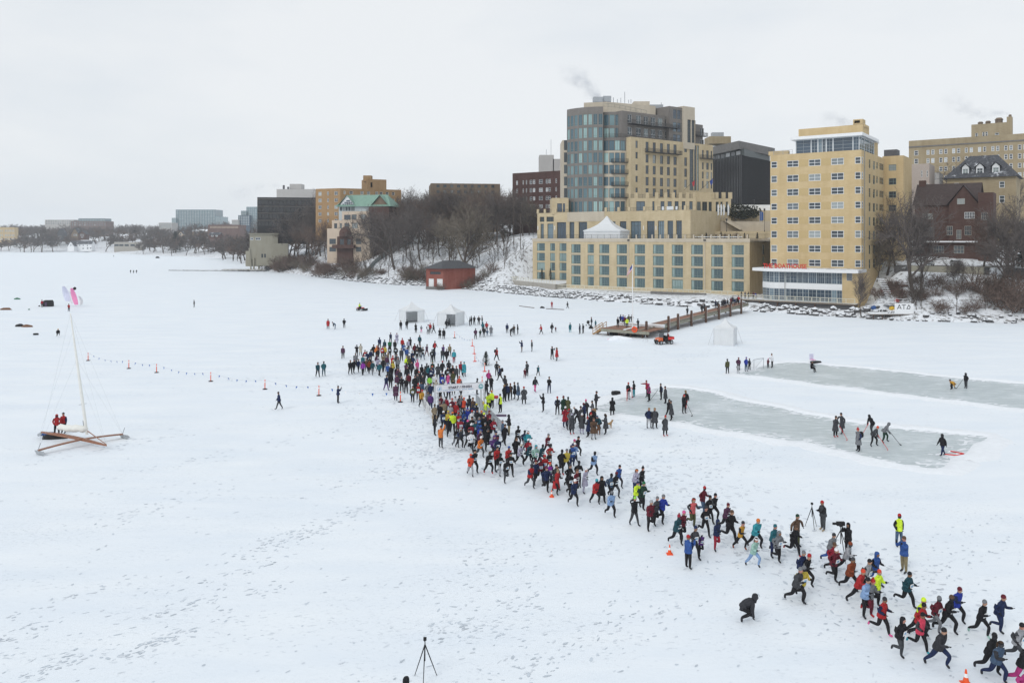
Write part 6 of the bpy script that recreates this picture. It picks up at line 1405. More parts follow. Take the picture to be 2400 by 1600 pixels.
for x,yb,yt,k in[(618,598,500,0),(645,604,492,2),(660,596,480,3),(676,606,486,1),(690,600,474,0),(705,608,482,4),(716,598,470,2),(728,606,476,5),(740,598,462,1),(765,610,500,3),(700,615,520,3),(655,618,530,1),(735,622,520,0)]:
 ptree(x,yb,yt+rt.uniform(-5,5),k,gl2,gg2,sx=rt.uniform(.85,1.1),cmat=rt.choice([None,'twig_red']))
 # saplings and poles on the slope
for i in range(64):
 x=rt.uniform(845,1235);yb=rt.uniform(592,650-max(0,(x-1120))*.25);
 if x>1190 and yb>620:continue
 ptree(x,yb,yb-rt.uniform(38,75),i,'thin bare sapling on the snowy slope above the pump house','saplings on the snowy slope','sapling',SAPL)
for i,(x,yb,yt)in enumerate([(1204,575,470),(1220,583,500),(1166,580,500)]):
 p=on_slope(x,yb);h=(yb-yt)*p.y/F;t=thing('utility_pole',p,['tall thin pole on the slope left of the hotel wing','thin pole on the slope closest to the hotel wing','thin pole above the slope path, left of the other two'][i],'pole');mb=MB();mb.tube([(0,0,-.5),(0,0,h)],[.17,.12],6);mb.build('post',MATS['bark'],t);mb=MB();mb.bar((-.8,0,h-.6),(.8,0,h-.6),.1,.12);mb.build('crossarm',MATS['bark'],t)
 # shoreline brush
for i in range(46):
 x=rt.uniform(655,1000);s_=shore_pt(x)+N*rt.uniform(.8,9);h=rt.uniform(2.5,6.5)*(1.25 if x<790 else.9)
 tree('shoreline_bush',BUSH,i,(s_.x,s_.y,gz(s_.x,s_.y)),h,'leafless reddish brush along the shore left of the pump house','brush along the left shore','bush',sx=1.25)
for i in range(16):
 x=rt.uniform(595,660);s_=shore_pt(x)+Vector((.35,.93,0))*rt.uniform(1,14);tree('shoreline_bush',BUSH,0,(s_.x,s_.y,gz(s_.x,s_.y)),rt.uniform(4,8),'leafless reddish brush around the concrete shore house','brush around the concrete house','bush',sx=1.3)
for i,(a,b)in enumerate([(22,3),(26,5),(18,-1.5),(30,6.5),(14,8),(-4,4)]):
 q=FPs.pt(a*.6,0,1.2+b*.1);tree('shoreline_bush',BUSH,i,(q.x,q.y,gz(q.x,q.y)),rt.uniform(2.5,4.5),'leafless brush against the side wall of the pump house','brush by the pump house','bush',sx=1.2)
 # right bank
for x,yb,yt,k,l_,sx,cm in[(2142,692,432,5,'big bare tree with double trunk in front of the brown brick house',.95,None),(2155,690,470,3,'bare tree close behind the big double trunked one',.8,None),(2342,676,440,5,'big bare tree at the right edge, right of the brown brick house',1.0,None),(2368,690,500,0,'bare tree at the right edge of the bank',1.0,None),
(2078,645,470,2,'bare tree against the right flank of the yellow tower',.9,None),(2100,632,440,1,'bare tree between the yellow tower and the brown brick house',.9,None),(2052,660,540,4,'small bare tree on the slope beside the yellow tower',.9,'twig_tan'),(2018,738,625,3,'leaning bare tree at the end of the boathouse deck',.9,None),
(2238,668,600,4,'small bare tree on the snowy bank below the retaining wall',.9,None),(2300,640,480,2,'bare tree right of the front gable of the brown brick house',.95,'twig_red'),(2392,650,470,1,'bare tree cut by the right edge of the picture',1.0,None)]:
 ptree(x,yb,yt,k,l_,None,sx=sx,cmat=cm,lean=(-.22 if x==2018 else 0))
ptree(2258,420,362,2,'bare tree in front of the long tan institution',None,sx=1.1,Y=252)
ptree(2330,420,395,4,'bare tree behind the dormered house',None,sx=1.1,Y=262)
for i in range(40):
 x=rt.uniform(2040,2400)if i>10 else rt.uniform(2015,2110);s_=shore_pt(x)+N*rt.uniform(2,25)
 if 2045<x<2190 and(s_-shore_pt(x)).length<9:continue
 big=x>2290
 tree('bank_bush',BUSH,i+(1 if i%3 else 0),(s_.x,s_.y,gz(s_.x,s_.y)),rt.uniform(1.5,3.2)*(1.9 if big else 1),'leafless brush on the snowy right bank','brush on the right bank','bush',sx=1.4)
for i in range(26):
 x=rt.uniform(2120,2330);s_=shore_pt(x)+N*rt.uniform(5,24);tree('sapling',SAPL,i,(s_.x,s_.y,gz(s_.x,s_.y)),rt.uniform(4,8),'thin bare sapling on the right bank below the parking','saplings on the right bank','tree')
 # terrace shrubs and clipped cypresses
def conifer(H,rad,seed,n=420):
 rr=random.Random(seed);tk,cr_=MB(),MB();tk.tube([(0,0,-.3),(0,0,H*.9)],[.22,.04],6,0,False)
 for i in range(n):
  t=rr.random()**.8;z=H*(.06+.92*t);r_=rad*(1-t)*rr.uniform(.55,1.1)+.08;a=rr.uniform(0,6.283)
  p=Vector((r_*math.cos(a),r_*math.sin(a),z));o=Vector((math.cos(a),math.sin(a),-.35))*rad*.22;s_=Vector((-math.sin(a),math.cos(a),0))*rad*.12
  cr_.tri(p-o*.6-s_,p-o*.6+s_,p+o)
 a,b=tk.mesh('trunk'),cr_.mesh('crown');a.materials.append(MATS['bark']);b.materials.append(MATS['needle']);return a,b
CON=[conifer(10,3.2,1,900),conifer(3.4,.7,2,500)]
for i,(x,lab)in enumerate([(1278,'left of the two slim dark cypresses before the hotel wing'),(1297.5,'right of the two slim dark cypresses before the hotel wing')]):
 p=FW.pt(FW.u(x),3.0,2.0);tree('cypress',CON[1:],0,p,4.0,lab)
p=Vector(((X0(650)-CX)*840/F,840,0));p.z=gz(p.x,p.y);tree('fir_tree',CON[:1],0,p,HC-(Y0(515)-YH)*840/F-p.z,'dark fir tree standing among bare trees across the bay',sx=1.15)
p=Vector(((2395-CX)*192/F,192,0));p.z=gz(p.x,p.y);tree('dark_cedar',CON[:1],0,p,11,'dark evergreen at the right edge above the bank',sx=.9)
for i,(x,Y_,h)in enumerate([(1640,251,2.0),(1655,252,2.4),(1678,250,1.8),(1700,251,2.6),(1712,249,2.0),(1745,248,2.3),(1575,254,2.6),(1540,255,2.2),(1458,258,3.4),(1474,257,3.2),(1556,253,2.8),(1775,246,2.4),(1725,252,3.0),(1690,255,2.8)]):
 tree('terrace_shrub',CON[1:]if i%3 else BUSH,0,((x-CX)*Y_/F,Y_,16.45),h,'small dark shrub in a planter on the hotel terrace','shrubs on the hotel terrace','shrub',sx=1.3 if i%3 else.6)
 # ---- far shore trees
fl='bare purple brown tree in the belt of woods across the bay';fg_='trees across the bay'
FARL=[]
for i in range(150):
 x=rt.uniform(-30,600);Y_=rt.uniform(1010,1290)if x<330 else rt.uniform(760,1100)if x<520 else rt.uniform(560,840)
 if x>545:Y_=rt.uniform(500,760)
 X_=(x-CX)*Y_/F;z=gz(X_,Y_);tree('far_tree',FAR,rt.randrange(4),(X_,Y_,z),rt.uniform(14,21),'bare purple brown tree in the far belt of woods '+('left of the white boathouse' if x<160 else 'behind the boathouse and beach pavilion' if x<330 else 'around the dark fir' if x<470 else 'right of the park lawn' if x<545 else 'just left of the concrete house'),fg_,sx=rt.uniform(1.1,1.5),cmat=rt.choice([None,'twig_red','twig']))
for x,Y_,yt,lab in[(XL(520),985,YL(395),'leftmost big bare tree standing on the far snowy lawn'),(XL(405),990,YL(430),'bare tree left of the big lawn tree on the far shore'),(XL(700),985,YL(345),'tallest bare tree on the far lawn, left of the white boathouse'),(XL(885),1000,YL(470),'bare tree on the far lawn nearest the white boathouse'),(XL(1765),950,YL(460),'round reddish bare tree between white boathouse and beach pavilion'),
(X0(445),820,Y0(570),'bare tree with thick trunk left of the far fir'),(X0(820),840,Y0(540),'bare tree right of the far fir'),(X0(960),800,Y0(520),'left of the twin bare trees on the far park lawn'),(X0(1000),800,Y0(530),'right of the twin bare trees on the far park lawn'),(X0(1690),600,Y0(560),'bare reddish tree at the bend of the shore left of the concrete house'),(X0(1740),585,Y0(540),'bare tree just left of the concrete house'),(X0(1860),560,Y0(420),'tall bare tree behind the concrete house')]:
 X_=(x-CX)*Y_/F;z=gz(X_,Y_);tree('far_tree',FAR,rt.randrange(4),(X_,Y_,z),max(7,HC-(yt-YH)*Y_/F-z),lab,None,sx=1.1)
 # the wood on the far hill reads as one mass
wd_=MB();rr=random.Random(31)
src=[([tuple(v.co)for v in m.vertices],[tuple(f.vertices)for f in m.polygons])for m in[FAR[k][1]for k in range(4)]]
thin=[]
for vs_,fs_ in src:
 keep=[f for f in fs_ if len(f)==3];keep=keep[::2];thin.append((vs_,keep))
for i in range(330):
 x=rr.uniform(-60,620);Y_=rr.uniform(1180,1600)if x<330 else rr.uniform(980,1500);X_=(x-CX)*Y_/F;z=gz(X_,Y_);k=rr.uniform(1.0,1.45);vs_,fs_=thin[rr.randrange(4)];ca,sa=math.cos(i),math.sin(i)
 for f in fs_:
  o_=len(wd_.v);wd_.v+=[(X_+k*1.2*(vs_[j][0]*ca-vs_[j][1]*sa),Y_+k*1.2*(vs_[j][0]*sa+vs_[j][1]*ca),z+k*vs_[j][2])for j in f];wd_.f.append((o_,o_+1,o_+2));wd_.m.append(0)
o=wd_.build('distant_wood',MATS['twig']);tag(o,'purple grey leafless wood covering the far hill across the bay','woods',kind='stuff')
# ================================================================== PIER, TENTS, START ARCH, BOATS, VEHICLES
cz3=crop(1400,700,6.533)
mat('red_paint',(0.62,0.035,0.03),.55,.1);mat('orange_cone',(0.80,0.10,0.025),.55,.06);mat('band_white',(0.8,0.8,0.8),.5,.03);mat('rubber',(0.02,0.02,0.022),.8,.2);mat('steel',(0.42,0.44,0.46),.4,.1,metal=.6);mat('alu',(0.60,0.62,0.64),.4,.06,metal=.4)
def canvas_mat():
 m=mat('canvas_white',(0.74,0.76,0.775),.7,.04,1.0);n,l=m.node_tree.nodes,m.node_tree.links;b=n['Principled BSDF'];o=n['Material Output']
 tr=n.new('ShaderNodeBsdfTranslucent');tr.inputs[0].default_value=(.74,.76,.78,1);mx_=n.new('ShaderNodeMixShader');mx_.inputs[0].default_value=.12;l.new(b.outputs[0],mx_.inputs[1]);l.new(tr.outputs[0],mx_.inputs[2]);l.new(mx_.outputs[0],o.inputs[0])
canvas_mat();mat('canvas_inside',(0.42,0.44,0.45),.8,.06);mat('pennant_blue',(0.03,0.12,0.38),.7,.1);mat('rope',(0.42,0.42,0.44),.9,.1);mat('varnish',(0.26,0.105,0.052),.4,.2,3.0,coat=.3);mat('sail_white',(0.76,0.76,0.72),.8,.05,2.0,bump=.4);mat('pink',(0.78,0.26,0.48),.7,.1);mat('lilac_cloth',(0.62,0.64,0.78),.7,.1);mat('gold',(0.7,0.45,0.04),.6,.1)
mat('orange_paint',(0.62,0.12,0.03),.4,.1,coat=.3);mat('car_dark',(0.022,0.025,0.035),.3,.1,coat=.6);mat('car_silver',(0.42,0.44,0.47),.3,.06,metal=.3,coat=.5);mat('car_grey',(0.17,0.18,0.19),.3,.08,coat=.5);mat('car_glass',(0.04,0.05,0.06),.1,.05,spec=.7);mat('lamp_glass',(0.7,0.7,0.68),.2,.02);mat('fleece_navy',(0.02,0.03,0.09),.9,.1);mat('flag_red',(0.45,0.05,0.06),.8,.05);mat('flag_blue',(0.03,0.07,0.30),.8,.05);mat('net_white',(0.7,0.7,0.7),.9,.05);mat('purple_mat',(0.09,0.06,0.11),.9,.1);mat('dog_brown',(0.16,0.075,0.04),.9,.2,6.0);mat('dog_tan',(0.36,0.23,0.12),.9,.2,6.0);mat('tarp_blue',(0.04,0.10,0.28),.8,.1);mat('sled_green',(0.05,0.16,0.10),.8,.1)
# ---- pier
EP=Vector((.557,.8305,0));WP=Vector((-.8305,.557,0))
posts=[G(*cz3(x,y))for x,y in[(750,590),(995,500),(1225,470),(1443,420),(1655,365),(1845,315),(2025,272),(2210,232)]]
pO_=posts[0];pier=thing('pier',pO_,'long red brown timber pier with dark piles running from shore to ice','pier')
def prj(p):t=(p-pO_).dot(EP);return t
plen=prj(posts[-1])+6;zA,zE=1.25,1.95
def pp(t,w,z=0.0):q=pO_+EP*t+WP*w;return Vector((q.x,q.y,zA+(zE-zA)*max(0,t)/plen+z))
mb=MB();n_=14
for i in range(n_):
 t0,t1=-2+(plen+2)*i/n_,-2+(plen+2)*(i+1)/n_
 a,b,c,d=pp(t0,.35),pp(t1,.35),pp(t1,3.4),pp(t0,3.4);dn=Vector((0,0,-.14));mb.quad(a,b,c,d,0)
 mb.quad(a+dn,b+dn,b,a,0);mb.quad(d,c,c+dn,d+dn,0);mb.quad(d+dn,c+dn,b+dn,a+dn,0)
mb.build('deck',MATS['pier_wood'],pier,pO_)
mb=MB();mb.bar(pp(-2,.22,-.32),pp(plen,.22,-.32),.16,.5);mb.build('fascia',MATS['wood_grey'],pier,pO_)
mb=MB();mb.bar(pp(-2,3.5,-.3),pp(plen,3.5,-.3),.16,.5);mb.build('fascia',MATS['wood_grey'],pier,pO_)
mb=MB();mb.bar(pp(-2,3.2,.06),pp(plen*.8,3.2,.06),.5,.10);mb.build('snow_strip',MATS['snow_clean'],pier,pO_)
mb=MB();mb.bar(pp(-2,.30,.10),pp(plen,.30,.10),.14,.14);mb.build('kerb_rail',MATS['wood_grey'],pier,pO_)
for i,p in enumerate(posts):
 t=prj(p);mb=MB();top=pp(t,0).z+1.55;q=pp(t,-.02);mb.tube([(q.x,q.y,-.2),(q.x,q.y,top-.1),(q.x,q.y,top)],[.24,.23,.14],8);ob=mb.build('pile',MATS['pile_wood'],pier,pO_)
 mb=MB();q2=pp(t+.3,-.12);mb.box((q2.x,q2.y,top-1.5),(.12,.12,1.7));mb.build('white_strip',MATS['white_paint'],ob,pO_)
 mb=MB();q=pp(t,3.6);mb.tube([(q.x,q.y,-.2),(q.x,q.y,zA-.1)],.2,7);mb.build('pile',MATS['pile_wood'],pier,pO_)
 mb=MB();mb.bar(pp(t,.1,-.62),pp(t,3.6,-.62),.2,.25);mb.build('cross_beam',MATS['pile_wood'],pier,pO_)
plf=[G(1409,769,zA),G(1514,776.5,zA)];pd=(plf[1]-plf[0]).normalized();pn=Vector((-pd.y,pd.x,0))
corner=[plf[0],plf[1]+pd*.6,plf[1]+pd*.6+pn*6.2,plf[0]+pn*6.2]
mb=MB();mb.prism(corner,zA-.12,zA+.02);mb.build('platform',MATS['pier_wood'],pier,pO_)
mb=MB();mb.bar(plf[0]+Vector((0,0,-.3))-pn*.06,plf[1]+pd*.6+Vector((0,0,-.3))-pn*.06,.12,.5);mb.build('fascia',MATS['wood_grey'],pier,pO_)
mb=MB();a_,b_=corner[3]+pd*.5,corner[2];mb.bar(a_+Vector((0,0,.5)),b_+Vector((0,0,.5)),.9,.16);mb.bar(a_+Vector((0,0,.3)),b_+Vector((0,0,.3)),.5,.35);mb.build('snowy_bench',MATS['snow_clean'],pier,pO_)
for k in range(4):mb=MB();q=corner[0]+pd*(1+k*2.2)+pn*.6;mb.tube([(q.x,q.y,-.2),(q.x,q.y,zA-.1)],.15,7);mb.build('pile',MATS['pile_wood'],pier,pO_)
# steps down to the ice
s0=corner[0]+pn*1.2;sd=-pd
for k in range(6):
 mb=MB();q=s0+sd*(.18+k*.30);mb.box((q.x,q.y,zA-.05-k*.2),(.3,1.6,.06),math.atan2(sd.y,sd.x));mb.build('step',MATS['wood_yellow'],pier,pO_)
for w in(-.8,.8):
 mb=MB();a_=s0+pn*w;b_=a_+sd*1.9;mb.bar((a_.x,a_.y,zA-.1),(b_.x,b_.y,.05),.08,.25);mb.build('stringer',MATS['wood_yellow'],pier,pO_)
 mb=MB();mb.bar((a_.x,a_.y,zA+1.0),(b_.x,b_.y,1.0),.08,.1);mb.bar((a_.x,a_.y,zA+.55),(b_.x,b_.y,.55),.06,.08)
 for k in range(4):
  q=a_.lerp(b_,k/3);zz=zA*(1-k/3);mb.box((q.x,q.y,zz+.5),(.09,.09,1.0))
 mb.build('stair_rail',MATS['wood_yellow'],pier,pO_)
lr=plf[0].lerp(plf[1],.76)-pn*.15;t=thing('life_ring',Vector((lr.x,lr.y,zA-.1)),'orange life ring hanging at the front of the pier platform','life ring');mb=MB();mb.tube([(.42*math.cos(a*.5236)*pd.x,.42*math.cos(a*.5236)*pd.y,.42*math.sin(a*.5236)+.3)for a in range(13)],.13,6,0,False);mb.build('ring',MATS['orange_cone'],t)
mb=MB();mb.box((0,0,.3),(.12,.1,.9));mb.build('bracket',MATS['orange_cone'],t)
def dark_boat(x,y,rz,L,label):
 p=G(x,y);t=thing('overturned_boat',p,label,'boat',None,rz);mb=MB();sec=[]
 for k in range(9):
  u=-1+k/4;w=.75*math.sqrt(max(.02,1-abs(u)**2.2));h=.75-.25*abs(u)**2;sec.append([(u*L/2,-w,.05),(u*L/2,-w*.75,h*.6),(u*L/2,0,h),(u*L/2,w*.75,h*.6),(u*L/2,w,.05)])
 for k in range(8):
  for j in range(4):mb.quad(sec[k][j],sec[k+1][j],sec[k+1][j+1],sec[k][j+1])
 mb.build('hull',MATS['car_dark'],t,smooth=True);mb=MB();mb.bar((-L/2,0,.6),(L/2,0,.6),.06,.3);mb.build('keel',MATS['rubber'],t)
dark_boat(1440,784,.9,3.4,'dark overturned boat under the left end of the pier platform');dark_boat(1481,786,.9,3.8,'dark overturned boat under the right end of the pier platform')
def lump(name,x,y,size,m,label,cat,seed=0,z=0):
 p=G(x,y);rr=random.Random(seed);sx,sy,sz=size
 if cat=='bag':
  mb=MB();mb.tube([(-sx/2,0,sz/2),(-sx*.42,0,sz/2),(0,.02,sz*.52),(sx*.42,0,sz/2),(sx/2,0,sz/2)],[sz*.25,sz*.45,sz*.5,sz*.45,sz*.25],8);o=mb.build(name,MATS[m],smooth=True);o.location=p;o.rotation_euler=(0,0,rr.uniform(-.4,.4));tag(o,label,cat);return o
 bm=bmesh.new();bmesh.ops.create_icosphere(bm,subdivisions=2,radius=1.0)
 for v in bm.verts:k=rr.uniform(.85,1.12);v.co=Vector((v.co.x*sx/2*k,v.co.y*sy/2*k,max(-.05,v.co.z*sz*k)))
 me=bpy.data.meshes.new(name);bm.to_mesh(me);bm.free();me.materials.append(MATS[m]);o=mobj(name,me,None,None,p);tag(o,label,cat);return o
lump('pink_sled',1434,796,(1.6,.8,.25),'pink','pink plastic sled lying beside the pier platform','sled',2);structure(lump('snow_heap',1453,797,(4,2,.75),'snow_bank',None,None,3))
def tripod(name,p,H,label,m='rubber',cam=True,spread=.42):
 t=thing(name,p,label,'tripod')
 for k in range(3):
  a=k*2.094+.5;mb=MB();mb.tube([(0,0,H*.86),(spread*math.cos(a)*.5,spread*math.sin(a)*.5,H*.43),(spread*math.cos(a),spread*math.sin(a),0)],[.025,.02,.014],5);mb.build('leg',MATS[m],t)
 mb=MB();mb.tube([(0,0,H*.45),(0,0,H*.97)],.02,5);mb.build('column',MATS[m],t)
 if cam:mb=MB();mb.box((0,0,H),(.12,.09,.11));mb.tube([(0,-.04,H),(0,-.14,H)],.035,6);mb.build('camera',MATS[m],t)
 return t
tripod('tripod',G(1513,801),1.2,'small grey tripod stand on the ice beside the pier pile','steel',False,.5)
tripod('tripod',G(996,1590),1.55,'black tripod at the bottom of the picture','rubber',True,.5)
tripod('tripod',G(1903,1236),1.42,'black camera tripod beside the photographer in the red hat','rubber',True,.4)
# ---- flagpole on the platform
fp=G(1482.5,769,zA);Hf=(769-618)*fp.y/F;t=thing('flagpole',fp,'white flagpole with striped flag on the pier platform','flagpole')
mb=MB();mb.tube([(0,0,0),(0,0,Hf*.5),(0,0,Hf)],[.11,.08,.05],8);mb.build('pole',MATS['white_paint'],t)
mb=MB();zz=(769-674)*fp.y/F;mb.tube([(-1.25,0,zz),(1.25,0,zz)],.035,5);mb.build('yard',MATS['white_paint'],t)
mb=MB();mb.lathe([(.02,0),(.1,.08),(.02,.16)],(0,0,Hf),8);mb.build('finial',MATS['gold'],t)
mb=MB();nx,ny=6,13
def fpt(i,j):u=i/nx;v=j/ny;return(-.08-u*.75-.25*v*u,.12*math.sin(u*6+v*3),Hf-.2-v*1.0-u*1.1+.05*math.sin(v*9))
for i in range(nx):
 for j in range(ny):
  mi=2 if(i<3 and j<7)else(0 if j%2==0 else 1);mb.quad(fpt(i,j),fpt(i+1,j),fpt(i+1,j+1),fpt(i,j+1),mi)
mb.build('flag',[MATS['flag_red'],MATS['white_paint'],MATS['flag_blue']],t)
# ---- tents
def frame_tent(name,p,w,d,eave,peak,rz,label,openings=(),guy=True,big=False):
 t=thing(name,p,label,'tent',None,rz);hw,hd=w/2,d/2
 cs=[(-hw,-hd),(hw,-hd),(hw,hd),(-hw,hd)]
 for k in range(4):
  a,b=Vector((*cs[k],0)),Vector((*cs[(k+1)%4],0));mb=MB();up=Vector((0,0,eave));n=4
  op=[o for o in openings if o[0]==k]
  lo,hi=(op[0][1],op[0][2])if op else(2,2)
  for i in range(n*2):
   u0,u1=i/(n*2),(i+1)/(n*2)
   if lo<=(u0+u1)/2<=hi:
    mb.quad(a.lerp(b,u0)+up*.93,a.lerp(b,u1)+up*.93,a.lerp(b,u1)+up,a.lerp(b,u0)+up);continue
   off=Vector((b-a).normalized().cross(Vector((0,0,1))))*.04
   m_=a.lerp(b,(u0+u1)/2)+off
   mb.quad(a.lerp(b,u0),m_,m_+up,a.lerp(b,u0)+up);mb.quad(m_,a.lerp(b,u1),a.lerp(b,u1)+up,m_+up)
  mb.build('side_wall',MATS['canvas_white'],t)
  mb=MB();mb.tube([(*cs[k],0),(*cs[k],eave)],.05,6);mb.build('leg',MATS['alu'],t)
 if openings:
  mb=MB();mb.box((0,0,.03),(w*.97,d*.97,.03));mb.build('floor',MATS['canvas_inside'],t)
 mb=MB();rings=[];prof=[(1.04,eave-.28),(1.03,eave),(.72,eave+(peak-eave)*.16),(.40,eave+(peak-eave)*.42),(.16,eave+(peak-eave)*.74),(.03,peak)]
 for s_,z in prof:
  ring=[]
  for k in range(4):
   for i in range(4):
    u=i/4;a,b=Vector(cs[k]),Vector(cs[(k+1)%4]);q=a.lerp(b,u);sag=1-.06*math.sin(math.pi*u)*(1 if s_<1 else 0);ring.append((q.x*s_*sag,q.y*s_*sag,z))
  rings.append(ring)
 for r0,r1 in zip(rings[:-1],rings[1:]):
  for i in range(16):mb.quad(r0[i],r0[(i+1)%16],r1[(i+1)%16],r1[i])
 mb.build('canopy',MATS['canvas_white'],t,smooth=False)
 if guy:
  for k in range(4):
   c=Vector(cs[k]);mb=MB();o=c*(1.0+1.1/c.length);mb.tube([(c.x,c.y,eave),(o.x,o.y,0)],.02,4);mb.build('guy_line',MATS['rope'],t)
 return t
def mid(x,y,d):return G(x,y)+Vector(((x-CX)/F,1,0)).normalized()*d
frame_tent('frame_tent',mid(965,757,2.6),3.9,3.9,2.55,4.1,R(28),'white frame tent on the ice, left of the pair behind the crowd',[(0,.05,.62)])
frame_tent('frame_tent',mid(1057,765,2.6),3.9,3.9,2.6,4.1,R(-22),'white frame tent on the ice, right of the pair, with its flap tied open',[(0,.55,.95)])
frame_tent('frame_tent',mid(1700,811,2.3),3.1,3.1,2.75,4.2,R(-24),'white closed frame tent standing alone right of the pier')
tp=FA.pt(FA.u(1390),16.4,-8.6);frame_tent('terrace_tent',tp,11.4,11.4,3.1,7.6,FA.ang-.12+.35,'large white peaked tent on the hotel terrace',[],False)
# ---- start arch
aL,aR=G(1023,976),G(1131,968);ax_=(aR-aL).normalized();ay=Vector((-ax_.y,ax_.x,0));aA=math.atan2(ax_.y,ax_.x)
arch=thing('start_arch',aL.lerp(aR,.5),'aluminium truss start arch carrying the white race banner','arch');aO=aL.lerp(aR,.5)
Wd=(aR-aL).length;zb_t=3.05
for s_,p in(('l',aL),('r',aR)):
 mb=MB();q=.15
 for dx,dy in((-q,-q),(q,-q),(q,q),(-q,q)):c=p+ax_*dx+ay*dy;mb.tube([(c.x,c.y,0),(c.x,c.y,zb_t)],.035,5)
 for i in range(7):
  z0=i*zb_t/7;z1=z0+zb_t/7;a=p-ax_*q-ay*q;b=p+ax_*q-ay*q;mb.tube([(a.x,a.y,z0),(b.x,b.y,z1)],.02,4);c=p+ax_*q+ay*q;mb.tube([(b.x,b.y,z0),(c.x,c.y,z1)],.02,4)
 mb.build('leg',MATS['alu'],arch,aO);mb=MB();mb.box((p.x,p.y,.03),(.9,.9,.05),aA);mb.build('base_plate',MATS['steel'],arch,aO)
mb=MB();mb.bar(aL+Vector((0,0,zb_t-.05)),aR+Vector((0,0,zb_t-.05)),.08,.08);mb.bar(aL+Vector((0,0,zb_t-.65)),aR+Vector((0,0,zb_t-.65)),.05,.05);mb.build('crossbar',MATS['alu'],arch,aO)
mat('banner_white',(0.80,0.80,0.84),.6,.02);mat('banner_ink',(0.035,0.03,0.06),.7,.05);mat('logo_teal',(0.10,0.36,0.40),.7,.05);mat('logo_blue',(0.22,0.42,0.62),.7,.05)
FAr=Face(aL-ax_*.12-ay*.22,aR+ax_*.1-ay*.22);ban=thing('race_banner',FAr.pt(FAr.L/2,2.36),'white banner reading START / FINISH hung across the start arch','banner');bnO=FAr.pt(FAr.L/2,2.36)
mb=MB();nb=10;zlo,zhi=2.36,2.99
for i in range(nb):
 u0,u1=FAr.L*i/nb,FAr.L*(i+1)/nb;w0,w1=.02*math.sin(i*1.3),.02*math.sin((i+1)*1.3)
 a,b,c,d=FAr.pt(u0,zlo,w0),FAr.pt(u1,zlo,w1),FAr.pt(u1,zhi,w1),FAr.pt(u0,zhi,w0);bk=-FAr.n*.015;mb.quad(a,b,c,d);mb.quad(b+bk,a+bk,d+bk,c+bk);mb.quad(d,c,c+bk,d+bk);mb.quad(a+bk,b+bk,b,a)
mb.build('sheet',MATS['banner_white'],ban,bnO)
fit_text('lettering','START / FINISH',FAr,FAr.L*.255,FAr.L*.735,2.62,.24,.035,'banner_ink',ban,bnO,.004,.018)
mb=MB()
rr=random.Random(4)
for i in range(30):
 u=FAr.L*(.145+.022*i);
 if i%6!=5:mb.box(FAr.pt(u,2.50,.028),(.07,.008,.055),FAr.ang)
mb.build('small_print',MATS['logo_blue'],ban,bnO)
def disc(parent,org,face,u,z,r_,d,m,name):
 mb=MB();n=20;mb.add([face.pt(u+r_*math.cos(6.283*k/n),z+r_*math.sin(6.283*k/n),d)for k in range(n)],[tuple(range(n))]);return mb.build(name,MATS[m],parent,org)
lg1=disc(ban,bnO,FAr,FAr.L*.075,2.67,.24,.026,'logo_blue','round_logo');disc(ban,bnO,FAr,FAr.L*.075,2.67,.205,.029,'banner_white','logo_ring');mb=MB();mb.add([FAr.pt(FAr.L*.075+dx,2.67+dz,.033)for dx,dz in((-.12,-.1),(.02,-.14),(.14,.02),(.04,.15),(-.06,.05))],[(0,1,2,3,4)]);mb.build('logo_mark',MATS['logo_blue'],ban,bnO)
disc(ban,bnO,FAr,FAr.L*.93,2.67,.24,.026,'logo_teal','round_logo');mb=MB();mb.add([FAr.pt(FAr.L*.93+dx,2.67+dz,.03)for dx,dz in((-.19,.0),(.19,.0),(.10,.13),(.02,.05),(-.06,.15))],[(0,1,2,3,4)]);mb.build('logo_mark',MATS['banner_white'],ban,bnO);mb=MB();mb.bar(FAr.pt(FAr.L*.93-.16,2.58,.03),FAr.pt(FAr.L*.93+.16,2.58,.03),.01,.03);mb.build('logo_mark',MATS['banner_white'],ban,bnO)
# ---- barricades
def barricade(a,b,label,m='steel',group=None,bars=14):
 t=thing('barricade',a.lerp(b,.5),label,'barricade',group);o=a.lerp(b,.5);d=(b-a).normalized();nn=Vector((-d.y,d.x,0))
 mb=MB();z0,z1=.2,1.1
 mb.tube([a+Vector((0,0,z0)),a+Vector((0,0,z1-.1)),a+d*.1+Vector((0,0,z1)),b-d*.1+Vector((0,0,z1)),b+Vector((0,0,z1-.1)),b+Vector((0,0,z0)),a+Vector((0,0,z0))],.025,5,0,False);mb.build('frame',MATS[m],t,o)
 for i in range(bars):
  q=a.lerp(b,(i+1)/(bars+1));mb=MB();mb.tube([q+Vector((0,0,z0)),q+Vector((0,0,z1))],.012,4);mb.build('bar',MATS[m],t,o)
 for q in(a+d*.3,b-d*.3):mb=MB();mb.bar(q-nn*.3+Vector((0,0,.02)),q+nn*.3+Vector((0,0,.02)),.05,.04);mb.bar(q+Vector((0,0,0)),q+Vector((0,0,z0)),.05,.05);mb.build('foot',MATS[m],t,o)
b0_,b1_=G(1115,947),G(1178,1020)
for i in range(6):barricade(b0_.lerp(b1_,i/6+.006),b0_.lerp(b1_,(i+1)/6-.006),['steel crowd barricade beside the runners lane, farthest from the camera','second steel barricade from the arch along the runners lane','third steel barricade from the arch along the runners lane','fourth steel barricade from the arch along the runners lane','fifth steel barricade from the arch along the runners lane','nearest steel barricade at the open end of the runners lane'][i],'steel','steel barricades along the lane')
l0,l1,l2=G(985,946),G(1000,968),G(1016,993)
